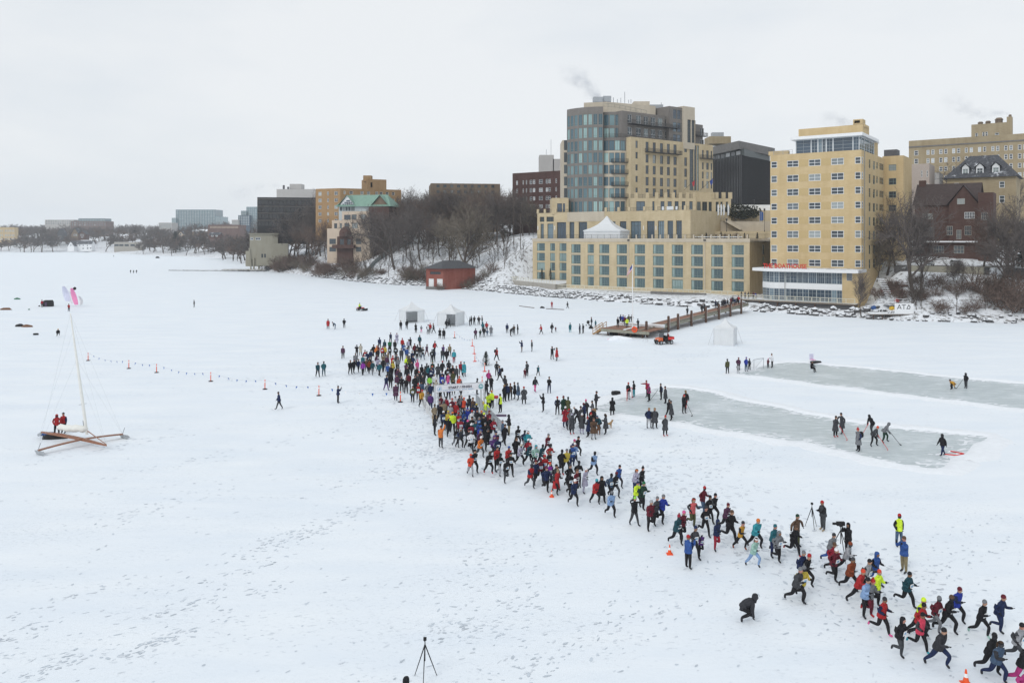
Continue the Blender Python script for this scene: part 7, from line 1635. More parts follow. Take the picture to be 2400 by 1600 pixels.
barricade(l0,l1,'pale wire fence panel left of the arch, the farther one','net_white','wire fence panels',18);barricade(l1,l2,'pale wire fence panel left of the arch, the nearer one','net_white','wire fence panels',18)
tb_=G(1150,949);t=thing('timing_table',tb_,'folding table with dark red box beside the barricade','table',None,R(-10));mb=MB();mb.box((0,0,.74),(1.5,.6,.05));mb.build('table_top',MATS['purple_mat'],t);mb=MB();mb.box((.45,0,.86),(.6,.5,.2));mb.build('red_case',MATS['flag_red'],t)
for x,y in((-.65,-.22),(.65,-.22),(.65,.22),(-.65,.22)):mb=MB();mb.tube([(x,y,0),(x,y,.72)],.02,5);mb.build('leg',MATS['steel'],t)
mb=MB();mb.box((0,0,.03),(1.3,.8,.04));tag(mb.build('floor_mat',MATS['purple_mat']),'dark purple mat lying on the snow beside the barricade','mat').location=G(1171,974)
# ---- marker posts and pennants
MK=[]
def marker(x,y,label,h=1.12):
 p=G(x,y);t=thing('marker_post',p,label,'marker post','red marker posts');mb=MB();mb.lathe([(.27,0),(.27,.05),(.16,.09),(.06,.11)],n=10);mb.build('base',MATS['rubber']if x<1100 else MATS['red_paint'],t)
 mb=MB();mb.lathe([(.055,.1),(.05,h*.78),(.05,h*.95),(.02,h)],n=8);mb.build('post',MATS['orange_cone'],t)
 mb=MB();mb.lathe([(.058,h*.70),(.056,h*.80)],n=8);mb.build('band',MATS['band_white'],t);MK.append(p+Vector((0,0,h*.97)));return t
LS=[(206.5,845,'leftmost red marker post, right of the ice boat mast'),(302,863.5,'second red marker post from the left'),(367,873,'third red marker post from the left'),(494,893.5,'fourth red marker post from the left'),(621,912,'fifth red marker post, behind the walker in the dark jacket'),(747.5,927,'red marker post just left of the flagging man in navy'),(938.5,942,'red marker post left of the crowd at the arch')]
for a in LS:marker(*a)
def pennants(a,b,label,step=1.45,rope=True):
 t=thing('pennant_line',Vector(((a.x+b.x)/2,(a.y+b.y)/2,0)),label,'bunting','pennant lines between marker posts');o=t.location.copy();L=(b-a).length;n=10;sag=min(.55,L*.045)
 cv=[a.lerp(b,i/n)-Vector((0,0,sag*4*(i/n)*(1-i/n)))for i in range(n+1)];mb=MB();mb.tube(cv,.008,3,0,False);mb.build('rope',MATS['rope'],t,o)
 k=max(2,int(L/step))
 for i in range(1,k):
  u=i/k;p=a.lerp(b,u)-Vector((0,0,sag*4*u*(1-u)));d=(b-a).normalized()*.13;sw=Vector((random.uniform(-.12,.12),random.uniform(-.12,.12),-.30));mb=MB();mb.tri(p-d,p+d,p+sw);mb.build('flag',MATS['pennant_blue']if random.random()>.15 else MATS['band_white'],t,o)
for i in range(len(MK)-1):pennants(MK[i],MK[i+1],'blue pennant line running from the %s to the %s marker post'%(['leftmost','second','third','fourth','fifth','sixth'][i],['second','third','fourth','fifth','sixth','seventh'][i]))
pennants(MK[6],l0+Vector((0,0,1.05)),'blue pennant line from the last left post to the wire fence');n7=len(MK)
for a in[(1065.5,792,'red marker post behind the crowd, closest to the white tents'),(1107,811,'red marker post right of the crowd, second from the tents'),(1111.5,829,'red marker post right of the crowd, third from the tents'),(1113,847,'red marker post right of the crowd, fourth from the tents'),(1136,870.5,'red marker post beside the small dark evergreen'),(1130,904,'red marker post just behind the right end of the banner')]:marker(*a)
for i in range(n7,len(MK)-1):pennants(MK[i],MK[i+1],'pennant line on the right of the crowd, %s stretch from the tents'%['first','second','third','fourth','fifth'][i-n7])
p=G(1139,856);tree('cut_evergreen',CON[1:],0,p,1.9,'small dark evergreen set on the ice beside a red post',sx=1.5)
# ---- cones
def cone(x,y,h,label):
 p=G(x,y);t=thing('traffic_cone',p,label,'traffic cone');mb=MB();mb.box((0,0,.02),(h*.62,h*.62,.04));mb.build('base',MATS['orange_cone'],t);mb=MB();mb.lathe([(h*.23,.03),(h*.13,h*.5),(h*.05,h)],n=12);mb.build('body',MATS['orange_cone'],t);mb=MB();mb.lathe([(h*.142,h*.47),(h*.095,h*.72)],n=12);mb.build('band',MATS['band_white'],t)
cone(1293,1164,.46,'orange traffic cone below the running pack, left one');cone(1569.5,1298,.52,'orange cone with white band beside the man in blue and grey');cone(2264,1601,.55,'orange cone at the bottom right edge')
# ---- ice boat
ib=thing('ice_boat',G(204,1024),'long varnished wooden ice boat with bare raked mast and furled sail','ice boat');iO_=G(204,1024)
S_,B_=G(97,1012,.55),G(250,1043.5,.42);hd=(B_-S_);Lh=hd.length;hd.normalize();hs=Vector((-hd.y,hd.x,0));mb=MB();sec=[]
for k in range(13):
 u=k/12;w=(.13+.17*math.sin(math.pi*min(1,u*1.05))**.8)*(.25 if k==12 else 1)*(.75 if k==0 else 1);h=.12+.07*math.sin(math.pi*u);c=S_.lerp(B_,u)+Vector((0,0,.10*math.sin(math.pi*u)));sec.append([c-hs*w*.5-Vector((0,0,h*.5)),c+hs*w*.5-Vector((0,0,h*.5)),c+hs*w*.5+Vector((0,0,h*.5)),c-hs*w*.5+Vector((0,0,h*.5))])
for k in range(12):
 for j in range(4):mb.quad(sec[k][j],sec[k][(j+1)%4],sec[k+1][(j+1)%4],sec[k+1][j])
mb.quad(*sec[0]);mb.quad(*reversed(sec[-1]));mb.build('hull',MATS['varnish'],ib,iO_)
PLa,PRb=G(89,1055,.36),G(287,1017,.36);pc_=PLa.lerp(PRb,.5)+Vector((0,0,.16));mb=MB();prev=None
for k in range(11):
 u=k/10;q=PLa.lerp(PRb,u)+Vector((0,0,.2*math.sin(math.pi*u)));
 if prev is not None:mb.bar(prev,q,.26,.10)
 prev=q
mb.build('runner_plank',MATS['varnish'],ib,iO_)
for nm,q in(('a',PLa),('b',PRb)):
 mb=MB();fw=hd;a=q+fw*-.45;mb.add([a+Vector((0,0,-.05)),a+fw*.25+Vector((0,0,-.33)),a+fw*1.0+Vector((0,0,-.35)),a+fw*1.35+Vector((0,0,-.15)),a+fw*1.1+Vector((0,0,-.02))],[(0,1,2,3,4)]);mb.v=[tuple(v)for v in mb.v];b2=[tuple(Vector(v)+hs*.05)for v in mb.v];mb.add(b2,[(4,3,2,1,0)]);n0=5
 for i in range(5):mb.f.append((i,(i+1)%5,5+(i+1)%5,5+i));mb.m.append(0)
 mb.build('runner',MATS['steel'],ib,iO_);mb=MB();mb.bar(q,q+Vector((.15,.1,.55)),.05,.05);mb.build('strut',MATS['steel'],ib,iO_)
mb=MB();q=S_-hd*.5;mb.bar(S_+Vector((0,0,-.1)),q+Vector((0,0,-.35)),.06,.2);mb.build('rudder_runner',MATS['steel'],ib,iO_)
mbse=G(204,1018,.72);mtop=P(165,735,mbse.y*1.012);mb=MB();mb.tube([mbse,mbse.lerp(mtop,.3),mbse.lerp(mtop,.65),mtop],[.11,.12,.09,.05],8);mb.build('mast',MATS['sail_white'],ib,iO_)
mb=MB();q=mbse.lerp(mtop,.25);mb.tube([q-hs*.35,q+hs*.35],.02,4);mb.build('spreader',MATS['steel'],ib,iO_)
for a,b in((mtop,PLa),(mtop,PRb),(mtop,B_),(mbse.lerp(mtop,.62),PLa),(mbse.lerp(mtop,.62),PRb),(mbse.lerp(mtop,.85),S_+Vector((0,0,.3))),(mbse.lerp(mtop,.5),B_)):mb=MB();mb.tube([a,b],.005,3);mb.build('stay',MATS['steel'],ib,iO_)
bm0,bm1=mbse+Vector((0,0,.35)),G(134,1004,1.0);mb=MB();mb.tube([bm0+(bm1-bm0)*.02,bm1],[.06,.05],6);mb.build('boom',MATS['varnish'],ib,iO_)
mb=MB();rr=random.Random(8);sp=[bm0.lerp(bm1,u)+Vector((rr.uniform(-.05,.05),rr.uniform(-.05,.05),.1+rr.uniform(-.04,.06)))for u in(0,.12,.25,.38,.5,.62,.75,.87,.97)];mb.tube(sp,[.16,.30,.26,.33,.27,.31,.24,.27,.12],9);mb.build('furled_sail',MATS['sail_white'],ib,iO_,smooth=True)
mb=MB();a=bm0.lerp(bm1,.1);mb.bar(a+Vector((0,0,.2)),a+Vector((-.2,.2,.75)),.05,.05);mb.build('batten',MATS['steel'],ib,iO_)
jb=mbse+hd*.1;mb=MB();mb.tube([jb+Vector((0,0,.3)),G(249,1041,.65)],[.045,.03],5);mb.build('jib_boom',MATS['varnish'],ib,iO_)
o=lump('dark_tube',128,1026,(2.4,1.2,.35),'rubber','dark inflatable sled lying under the stern of the ice boat','sled',5);lump('blue_bag',110,1020,(1.2,.7,.3),'tarp_blue','blue bag on the ice behind the dark inflatable sled','bag',6)
# ---- kites, shanty and sleds far left
def kite(x0,y0,x1,y1,ybase,m,label,w=.9,bend=.5):
 p=G(x0,ybase);Y_=p.y;a=P(x0,y0,Y_);b=P(x1,y1,Y_);t=thing('kite_sail',Vector((b.x,b.y,b.z)),label,'kite','kites lifting off the ice');mb=MB();n=10;o=Vector((b.x,b.y,b.z));pr=None
 for k in range(n+1):
  u=k/n;c=b.lerp(a,u)+Vector((bend*math.sin(math.pi*u),.6*math.sin(math.pi*u),0));ww=w*(.35+.65*math.sin(math.pi*min(1,.15+u*.85))**.7);cur=[c-Vector((ww*.5,-.15,0)),c+Vector((0,-.12,0)),c+Vector((ww*.5,.15,0))]
  if pr:
   for j in range(2):mb.quad(pr[j],pr[j+1],cur[j+1],cur[j]);mb.quad(cur[j]+Vector((0,.05,0)),cur[j+1]+Vector((0,.05,0)),pr[j+1]+Vector((0,.05,0)),pr[j]+Vector((0,.05,0)))
  pr=cur
 mb.build('canopy',MATS[m],t,o);mb=MB();g=G(x0+4,ybase);mb.tube([b,(g.x,g.y,.02)],.012,3);mb.build('line',MATS['rope'],t,o)
kite(166.5,675,178,714,720,'pink','pink kite sail with a black ball behind it',1.3,-.3);kite(148,671,158,706,718,'lilac_cloth','pale lilac kite sail left of the pink one',1.6,-.25);kite(163,684,166,712,718,'banner_white','white kite strip between the lilac and pink sails',.7,0);kite(184,694,189,714,718,'canvas_white','small pale kite right of the pink one',.8,0)
pb=P(175,676,199);mb=MB();mb.lathe([(.02,-.4),(.25,-.32),(.4,0),(.25,.32),(.02,.4)],n=10);o=mb.build('marker_ball',MATS['rubber'],None,smooth=True);o.location=pb;tag(o,'black ball floating above the pink kite','ball')
sp_=G(113,718);t=thing('ice_shanty',sp_,'black pop up ice fishing shelter at the far left','shelter',None,R(14));mb=MB();sec=[(-1.1,0),(-1.05,1.1),(-.8,1.55),(.8,1.55),(1.05,1.1),(1.1,0)]
for k in range(5):
 a,b=sec[k],sec[k+1];mb.quad((a[0],-.8,a[1]),(b[0],-.8,b[1]),(b[0],.8,b[1]),(a[0],.8,a[1]))
for y in(-.8,.8):mb.add([(x,y,z)for x,z in sec],[tuple(range(6))])
mb.build('shell',MATS['rubber'],t);mb=MB();mb.box((-.3,-.83,.6),(.45,.04,1.0));mb.build('door_flap',MATS['purple_mat'],t)
for k,(x,y,sz,m_,lab,cat)in enumerate([(40,701.5,(1.9,1,.5),'sled_green','dark green loaded sled left of the black shelter','sled'),(14,726,(3.2,1,.55),'dog_brown','low brown loaded sled at the left edge','sled'),(46,765,(1.6,1,.6),'rubber','black bundle at the left end of the long brown load','bundle'),(64,766,(2.2,1,.5),'dog_brown','long brown load on the ice behind the mast','sled'),(84,785,(.9,.6,.35),'rubber','small dark bag below the long brown load','bag'),(68,726,(.5,.4,.3),'sled_green','small green bucket near the black shelter','bucket'),(92,718,(.5,.4,.3),'rubber','small dark box left of the black shelter','box'),(369,605,(3.5,2,1.6),'rubber','lone dark hump on the far ice','shelter'),(1271,722,(1.3,.8,.5),'rubber','black heap on the ice in front of the left riprap','heap'),(1443.5,926,(1.0,.6,.5),'rubber','black duffel bag on the snow left of the red goal posts','bag'),(1385,770,(.8,.6,.6),'rubber','dark bin at the foot of the pier steps','bin')]):
 lump(cat,x,y,sz,m_,lab,cat,20+k)
for i,(xa,ya,xb,yb)in enumerate([(1217,717.5,1252,722),(1280,724,1322,726)]):mb=MB();a,b=G(xa,ya),G(xb,yb);mb.bar((a.x,a.y,.08),(b.x,b.y,.08),.15,.12);o=mb.build('beam',MATS['pile_wood']);tag(o,['dark beam lying on the ice left of the black heap','dark beam lying on the ice right of the black heap'][i],'beam')
# ---- goals on the rinks
def goal_frame(a,b,h,label,m='red_paint',net=False,back=None):
 o=a.lerp(b,.5);t=thing('hockey_goal',o,label,'goal')
 for q in(a,b):mb=MB();mb.tube([q,q+Vector((0,0,h))],.035,6);mb.build('post',MATS[m],t,o)
 mb=MB();mb.tube([a+Vector((0,0,h)),b+Vector((0,0,h))],.035,6);mb.build('crossbar',MATS[m],t,o)
 if back is not None:
  a2,b2=a+back,b+back
  mb=MB();mb.tube([a,a2,b2,b],.03,5);mb.tube([a+Vector((0,0,h)),a2],.02,5);mb.tube([b+Vector((0,0,h)),b2],.02,5);mb.build('base_frame',MATS[m],t,o)
  if net:
   mb=MB()
   for i in range(9):
    u=i/8;p,q=a.lerp(b,u),a2.lerp(b2,u);mb.tube([p+Vector((0,0,h)),q],.008,3)
   for i in range(1,6):
    u=i/6;mb.tube([(a+Vector((0,0,h))).lerp(a2,u),(b+Vector((0,0,h))).lerp(b2,u)],.008,3)
   mb.build('net',MATS['net_white'],t,o)
goal_frame(G(1469.5,939),G(1481.2,933),1.15,'red hockey goal frame at the left end of the near rink')
goal_frame(G(1767,867),G(1789.5,863),1.35,'white and red hockey goal with net at the far rink','steel',True,Vector((-1.0,.3,0)))
ga,gb_,gc,gd=G(2213,1065),G(2242,1068),G(2259,1064),G(2228,1058);t=thing('fallen_goal',ga,'red goal frame lying flat at the right end of the near rink','goal');
for a,b in((ga,gb_),(gb_,gc),(gc,gd)):mb=MB();mb.tube([a+Vector((0,0,.05)),b+Vector((0,0,.05))],.05,6);mb.build('bar',MATS['red_paint'],t,ga)
t=thing('lawn_chair',G(1905,850),'pink folding lawn chair with gear at the far rink edge','chair',None,R(15))
for x,y in((-.28,-.25),(.28,-.25),(.28,.25),(-.28,.25)):mb=MB();mb.tube([(x,y,0),(x,y*.9,.42)],.02,5);mb.build('leg',MATS['steel'],t)
mb=MB();mb.box((0,0,.43),(.62,.56,.04));mb.build('seat',MATS['pink'],t);mb=MB();mb.box((0,.3,.82),(.62,.05,.75));mb.build('backrest',MATS['lilac_cloth'],t)
lump('gear_bag',1912,852,(1.5,.7,.4),'rubber','black gear bag lying beside the pink lawn chair','bag',40)
# ---- vehicles
def wheel(parent,x,y,r_,w,m='rubber'):
 mb=MB();n=14;prof=[(r_*.62,-w/2),(r_*.95,-w/2),(r_,-w*.3),(r_,w*.3),(r_*.95,w/2),(r_*.62,w/2)]
 for k in range(n):
  a0,a1=6.283*k/n,6.283*(k+1)/n
  for(ra,wa),(rb2,wb)in zip(prof[:-1],prof[1:]):mb.quad((x+ra*math.cos(a0),y+wa,r_+ra*math.sin(a0)),(x+rb2*math.cos(a0),y+wb,r_+rb2*math.sin(a0)),(x+rb2*math.cos(a1),y+wb,r_+rb2*math.sin(a1)),(x+ra*math.cos(a1),y+wa,r_+ra*math.sin(a1)))
 wh=mb.build('wheel',MATS[m],parent);mb=MB()
 for s_ in(-1,1):mb.add([(x+r_*.63*math.cos(6.283*k/n),y+s_*w*.42,r_+r_*.63*math.sin(6.283*k/n))for k in range(n)],[tuple(range(n))])
 mb.build('rim',MATS['steel'],wh)
def utv(p,rz):
 t=thing('utility_vehicle',p,'orange utility vehicle with roof and cargo bed parked near the pier','utility vehicle',None,rz)
 for x in(-1.0,1.0):
  for y in(-.62,.62):wheel(t,x,y,.33,.26)
 mb=MB();mb.box((0,0,.52),(2.7,1.15,.22));mb.build('chassis',MATS['rubber'],t)
 mb=MB();pr=[(1.45,.55),(1.45,.85),(1.2,1.0),(.62,1.1),(.62,.55)]
 for y in(-.6,.6):mb.add([(x,y,z)for x,z in pr],[tuple(range(5))])
 for i in range(5):a,b=pr[i],pr[(i+1)%5];mb.quad((a[0],-.6,a[1]),(b[0],-.6,b[1]),(b[0],.6,b[1]),(a[0],.6,a[1]))
 mb.build('hood',MATS['orange_paint'],t)
 for y in(-.4,.4):mb=MB();mb.box((1.46,y,.82),(.03,.26,.12));mb.build('headlight',MATS['lamp_glass'],t)
 mb=MB();mb.box((-1.0,0,.95),(1.15,1.3,.42));mb.build('cargo_bed',MATS['red_paint'],t);mb=MB();mb.box((-1.0,0,1.13),(1.0,1.15,.1));mb.build('bed_liner',MATS['rubber'],t)
 mb=MB();mb.box((-.05,0,.78),(.5,1.1,.3));mb.box((-.32,0,1.1),(.14,1.1,.5));mb.build('seat',MATS['rubber'],t)
 for x,y in((.6,-.56),(.6,.56),(-.4,-.56),(-.4,.56)):mb=MB();mb.tube([(x,y,.8),(x*.7,y*.95,1.9)],.03,6);mb.build('roll_bar',MATS['rubber'],t)
 mb=MB();mb.box((0,0,1.93),(1.1,1.15,.07));mb.build('roof',MATS['rubber'],t);mb=MB();mb.quad((.6,-.54,1.1),(.6,.54,1.1),(.44,.52,1.85),(.44,-.52,1.85));mb.build('windscreen',MATS['car_glass'],t)
 mb=MB();mb.box((1.52,0,.6),(.12,1.0,.3));mb.build('bumper',MATS['rubber'],t);return t
utv(G(1556,806),R(205))
def atv(p,rz):
 t=thing('quad_bike',p,'small quad bike with a plough blade far behind the crowd','quad bike',None,rz)
 for x in(-.6,.6):
  for y in(-.45,.45):wheel(t,x,y,.3,.24)
 mb=MB();mb.box((0,0,.5),(1.3,.45,.3));mb.box((-.2,0,.75),(.8,.3,.16));mb.build('body',MATS['rubber'],t);mb=MB();mb.box((.62,0,.72),(.5,.9,.1));mb.box((-.62,0,.72),(.5,.9,.1));mb.build('fender',MATS['red_paint'],t)
 mb=MB();mb.tube([(.35,-.38,1.0),(.42,0,.95),(.35,.38,1.0)],.03,5);mb.build('handlebar',MATS['rubber'],t);mb=MB();mb.box((1.45,0,.32),(.1,1.5,.5));mb.bar((.7,0,.3),(1.4,0,.3),.3,.08);mb.build('plough_blade',MATS['rubber'],t)
atv(G(845,728),R(-15))
def car(p,rz,m,label,suv=True,snow=False):
 t=thing('parked_car',p,label,'car','parked cars on the bluff',rz);L,W=(4.7,1.85);zr=1.68 if suv else 1.45
 for x in(-1.4,1.4):
  for y in(-.8,.8):wheel(t,x,y,.34,.22)
 lo=[(-2.3,.35),(-2.35,.9),(-2.1,1.02),(1.1,1.02),(2.1,.88),(2.35,.7),(2.3,.35)];mb=MB()
 for y in(-W/2,W/2):mb.add([(x,y,z)for x,z in lo],[tuple(range(7))])
 for i in range(7):a,b=lo[i],lo[(i+1)%7];mb.quad((a[0],-W/2,a[1]),(b[0],-W/2,b[1]),(b[0],W/2,b[1]),(a[0],W/2,a[1]))
 mb.build('body',MATS[m],t);cb=[(-2.1,1.0),(-1.8,zr-.06),(-1.4,zr),(.1,zr),(.4,zr-.06),(1.15,1.0)];mb=MB();wy=lambda z:W/2-.04-(z-1.0)*.28
 for s_ in(-1,1):mb.add([(x,s_*wy(z),z)for x,z in cb],[tuple(range(6))])
 mb.build('side_window',MATS['car_glass'],t);mb=MB()
 for i,mi in((0,1),(1,0),(2,0),(3,0),(4,1)):a,b=cb[i],cb[i+1];mb.quad((a[0],-wy(a[1]),a[1]),(b[0],-wy(b[1]),b[1]),(b[0],wy(b[1]),b[1]),(a[0],wy(a[1]),a[1]),mi)
 mb.build('roof',[MATS['snow_clean']if snow else MATS[m],MATS['car_glass']],t)
 for y in(-.65,.65):mb=MB();mb.box((2.3,y,.72),(.1,.4,.16));mb.build('headlight',MATS['lamp_glass'],t);mb=MB();mb.box((-2.34,y,.85),(.06,.25,.3));mb.build('tail_light',MATS['flag_red'],t)
car(G(X4(1508),Y4(447),PARK_Z)+N*2,FA.ang+.1,'car_dark','dark blue suv parked before the brown brick house');car(G(X4(1603),Y4(481),PARK_Z),R(250),'car_grey','snow dusted grey car facing the retaining wall, left one',False,True);car(G(X4(1818),Y4(481),PARK_Z),R(255),'car_grey','snow dusted grey car facing the retaining wall, right one',False,True)
car(on_slope(X4(2070),Y4(372)),R(20),'car_dark','dark car at the right end of the brown brick house');q=on_slope(X5(2140),Y5(566));car(q,R(-18),'car_grey','dark grey suv on the snowy street left of the hotel')
q=on_slope(X5(2150),Y5(470));car(q,R(10),'car_silver','pale car parked under the trees by the dark red apartments',False,True)
# ---- fraternity dock with sign
c9=crop(1900,600,4.704);X9=lambda x:1900+x/4.704;Y9=lambda y:600+y/4.704
dA,dB=G(X9(665),Y9(640),1.15),G(X9(1450),Y9(640),1.15);FD2=Face(dA,dB);dO3=FD2.pt(FD2.L*.4,0);dock=thing('swim_dock',dO3,'white railed wooden swim dock with steps on the right shore','dock')
mb=MB();mb.prism([FD2.pt(0,0,0),FD2.pt(FD2.L,0,0),FD2.pt(FD2.L,0,-3.5),FD2.pt(0,0,-3.5)],1.0,1.15,1,True,0);mb.build('deck',[MATS['snow_clean'],MATS['deck_wood']],dock,dO3)
for i in range(8):mb=MB();q=FD2.pt(FD2.L*(i+.3)/8,.4,-.15);mb.tube([(q.x,q.y,-.2),(q.x,q.y,1.05)],.09,6);mb.build('pile',MATS['pile_wood'],dock,dO3)
for i in range(6):u=FD2.L*(.60+i*.065);q=FD2.pt(u,0,-.1);mb=MB();mb.box((q.x,q.y,1.75),(.09,.09,1.2));mb.build('rail_post',MATS['white_paint'],dock,dO3)
rail(dock,dO3,[FD2.pt(FD2.L*.34,3.0,-3.2),FD2.pt(FD2.L*.66,3.0,-3.2)],1.1,1.6,'white_paint')
mb=MB();mb.prism([FD2.pt(FD2.L*.34,0,-3.0),FD2.pt(FD2.L*.66,0,-3.0),FD2.pt(FD2.L*.66,0,-6),FD2.pt(FD2.L*.34,0,-6)],2.7,3.0);mb.build('upper_deck',MATS['roof_snow'],dock,dO3)
mb=MB();mb.bar(FD2.pt(FD2.L*.18,2.2,-2),FD2.pt(FD2.L*.33,4.0,-2.6),.08,.1);mb.bar(FD2.pt(FD2.L*.18,1.2,-2),FD2.pt(FD2.L*.18,2.2,-2),.08,.08);mb.build('hand_rail',MATS['white_paint'],dock,dO3)
for i in range(14):
 q=FD2.pt(FD2.L*.49+i*.09,3.2+i*.36,-6-i*.62);mb=MB();mb.box(q,(1.5,.4,.14),FD2.ang);mb.build('step',MATS['snow_clean'],dock,dO3)
sg=FD2.pt(FD2.u(X9(1030)),1.2,.05);sgn=thing('letter_sign',sg,'white board with black letters standing on the swim dock','sign');z0_,z1_=1.2,1.2+115/4.704*dA.y/F;u0_,u1_=FD2.u(X9(925)),FD2.u(X9(1135));mb=MB();mb.box(FD2.pt((u0_+u1_)/2,(z0_+z1_)/2,.05),(u1_-u0_,.08,z1_-z0_),FD2.ang);mb.build('board',MATS['white_paint'],sgn,sg)
def stroke(face,pts2,w,d,name,parent,org,m):
 mb=MB()
 for(a,b),(c,e)in zip(pts2[:-1],pts2[1:]):
  p,q=Vector((a,b)),Vector((c,e));dd=(q-p).normalized();nn_=Vector((-dd.y,dd.x))*w/2;p-=dd*w*.4;q+=dd*w*.4
  mb.add([face.pt(*(p-nn_),d),face.pt(*(q-nn_),d),face.pt(*(q+nn_),d),face.pt(*(p+nn_),d)],[(0,1,2,3)])
 return mb.build(name,MATS[m],parent,org)
zs=lambda y:z1_-(y-520)/4.704*dA.y/F;uu_=lambda x:FD2.u(X9(x))
stroke(FD2,[(uu_(955),zs(578)),(uu_(975),zs(535)),(uu_(995),zs(578))],.14,.10,'letter',sgn,sg,'rubber');stroke(FD2,[(uu_(962),zs(568)),(uu_(988),zs(568))],.10,.103,'letter_bar',sgn,sg,'rubber')
stroke(FD2,[(uu_(1005),zs(537)),(uu_(1045),zs(537))],.14,.10,'letter',sgn,sg,'rubber');stroke(FD2,[(uu_(1025),zs(537)),(uu_(1025),zs(580))],.14,.103,'letter_stem',sgn,sg,'rubber')
stroke(FD2,[(uu_(1058),zs(578)),(uu_(1078),zs(537)),(uu_(1094),zs(556)),(uu_(1090),zs(578)),(uu_(1058),zs(578))],.14,.10,'letter',sgn,sg,'rubber')
def canoe(x,y,L,m,label,up=.3,rz=None):
 p=on_slope(x,y);t=thing('canoe',p+Vector((0,0,up)),label,'canoe',None,FD2.ang if rz is None else rz);mb=MB();sec=[]
 for k in range(9):u=-1+k/4;w=.42*math.sqrt(max(.01,1-abs(u)**2));sec.append([(u*L/2,-w,0),(u*L/2,0,.38+.08*u*u),(u*L/2,w,0)])
 for k in range(8):
  for j in range(2):mb.quad(sec[k][j],sec[k+1][j],sec[k+1][j+1],sec[k][j+1])
 mb.build('hull',MATS[m],t,smooth=True);mb=MB();mb.bar((-L/2,0,.42),(L/2,0,.42),.05,.06);mb.build('keel',MATS['rubber'],t)
canoe(X9(895),Y9(408),5,'flag_red','red brown canoe lying upside down above the swim dock');canoe(X9(960),Y9(350),5,'brick_brown','brown canoe upside down higher up the bank');canoe(X9(750),Y9(660),4.5,'canvas_white','pale boat lying at the left end of the swim dock',.5)
for k,(x,y,m_,lab)in enumerate([(895,590,'gold','yellow gear standing left of the letter sign'),(952,505,'red_paint','red gear on the upper dock above the letter sign'),(695,585,'tarp_blue','blue tarp bundle left of the swim dock'),(985,425,'pink','pink gear leaning on the bank above the letter sign')]):
 p=on_slope(X9(x),Y9(y));bm=bmesh.new();bmesh.ops.create_icosphere(bm,subdivisions=1,radius=.6);me=bpy.data.meshes.new('gear');bm.to_mesh(me);bm.free();me.materials.append(MATS[m_]);o=mobj('gear',me,None,None,p+Vector((0,0,.3)));o.scale=(1.1,.6,.9);tag(o,lab,'gear')
 # ---- hotel terrace banners and flags
for i,x in enumerate((1888,1915,1940,1980)):
 p=P(X1(x),Y1(1225),259);t=thing('feather_banner',p,['leftmost white feather banner at the hotel entrance','second white feather banner at the hotel entrance','third white feather banner at the hotel entrance','rightmost white feather banner at the hotel entrance'][i],'banner','white feather banners at the entrance');mb=MB();h=135/3.92*259/F;mb.tube([(0,0,0),(0,0,h*.9),(.3,0,h)],.04,5);mb.build('pole',MATS['alu'],t);mb=MB();mb.add([(.03,.02,h*.22),(.5,.05,h*.25),(.6,.05,h*.8),(.35,.03,h),(.03,.02,h*.9)],[(0,1,2,3,4)]);mb.build('cloth',MATS['canvas_white'],t)
for i,x in enumerate((2276,2290)):
 p=P(X1(x),Y1(1260),256);t=thing('feather_banner',p,['left blue feather banner beside the yellow tower','right blue feather banner beside the yellow tower'][i],'banner','blue feather banners');mb=MB();h=100/3.92*256/F;mb.tube([(0,0,0),(0,0,h)],.04,5);mb.build('pole',MATS['alu'],t);mb=MB();mb.add([(.03,.02,h*.15),(.7,.05,h*.2),(.65,.05,h*.95),(.03,.02,h)],[(0,1,2,3)]);mb.build('cloth',MATS['tarp_blue'],t)
for i,(x0,y0,x1,y1,m_)in enumerate([(1585,960,1678,870,'flag_red'),(1730,965,1845,855,'flag_blue')]):
 a,b=P(X1(x0),Y1(y0),270),P(X1(x1),Y1(y1),262);t=thing('wall_flag',a,['red flag on a slanted pole at the hotel front','blue flag on a slanted pole at the hotel front'][i],'flag');mb=MB();mb.tube([a,b],.06,5);mb.build('pole',MATS['dark_metal'],t,a);mb=MB();dn=Vector((0,0,-(50/3.92)*262/F));e=(a-b).normalized()*2.2;mb.quad(b,b+e,b+e*.6+dn,b+dn*.9+e*.05);mb.build('cloth',MATS[m_],t,a)
for i,(x0,x1)in enumerate([(1377,1397),(1422,1482),(1503,1521)]):
 o_=(FB.u(X1(x0)),FB.u(X1(x1)),zB+.1,zB+1.2);mb=MB();mb.box(FB.pt((o_[0]+o_[1])/2,zB+.65,.05),(o_[1]-o_[0],.05,1.05),FB.ang);o=mb.build('railing_banner',MATS['canvas_white']);tag(o,['small white sign on the terrace balustrade, left of the long one','long white sign on the terrace balustrade','small white sign on the terrace balustrade, right of the long one'][i],'sign')
for k in range(5):
 p=P(X1(1640+k*105),Y1(1362),246);mb=MB();mb.box((0,0,1.1),(3.2,2.2,.22));t=thing('terrace_canopy',Vector((p.x,p.y,16.4)),['snow topped low canopy on the terrace, leftmost','snow topped low canopy on the terrace, second','snow topped low canopy on the terrace, third','snow topped low canopy on the terrace, fourth','snow topped low canopy on the terrace, rightmost'][k],'canopy','snowy canopies on the terrace');mb.build('top',MATS['snow_clean'],t)
 for x,y in((-1.4,-.9),(1.4,-.9),(1.4,.9),(-1.4,.9)):mb=MB();mb.tube([(x,y,0),(x,y,1.1)],.04,5);mb.build('leg',MATS['dark_metal'],t)
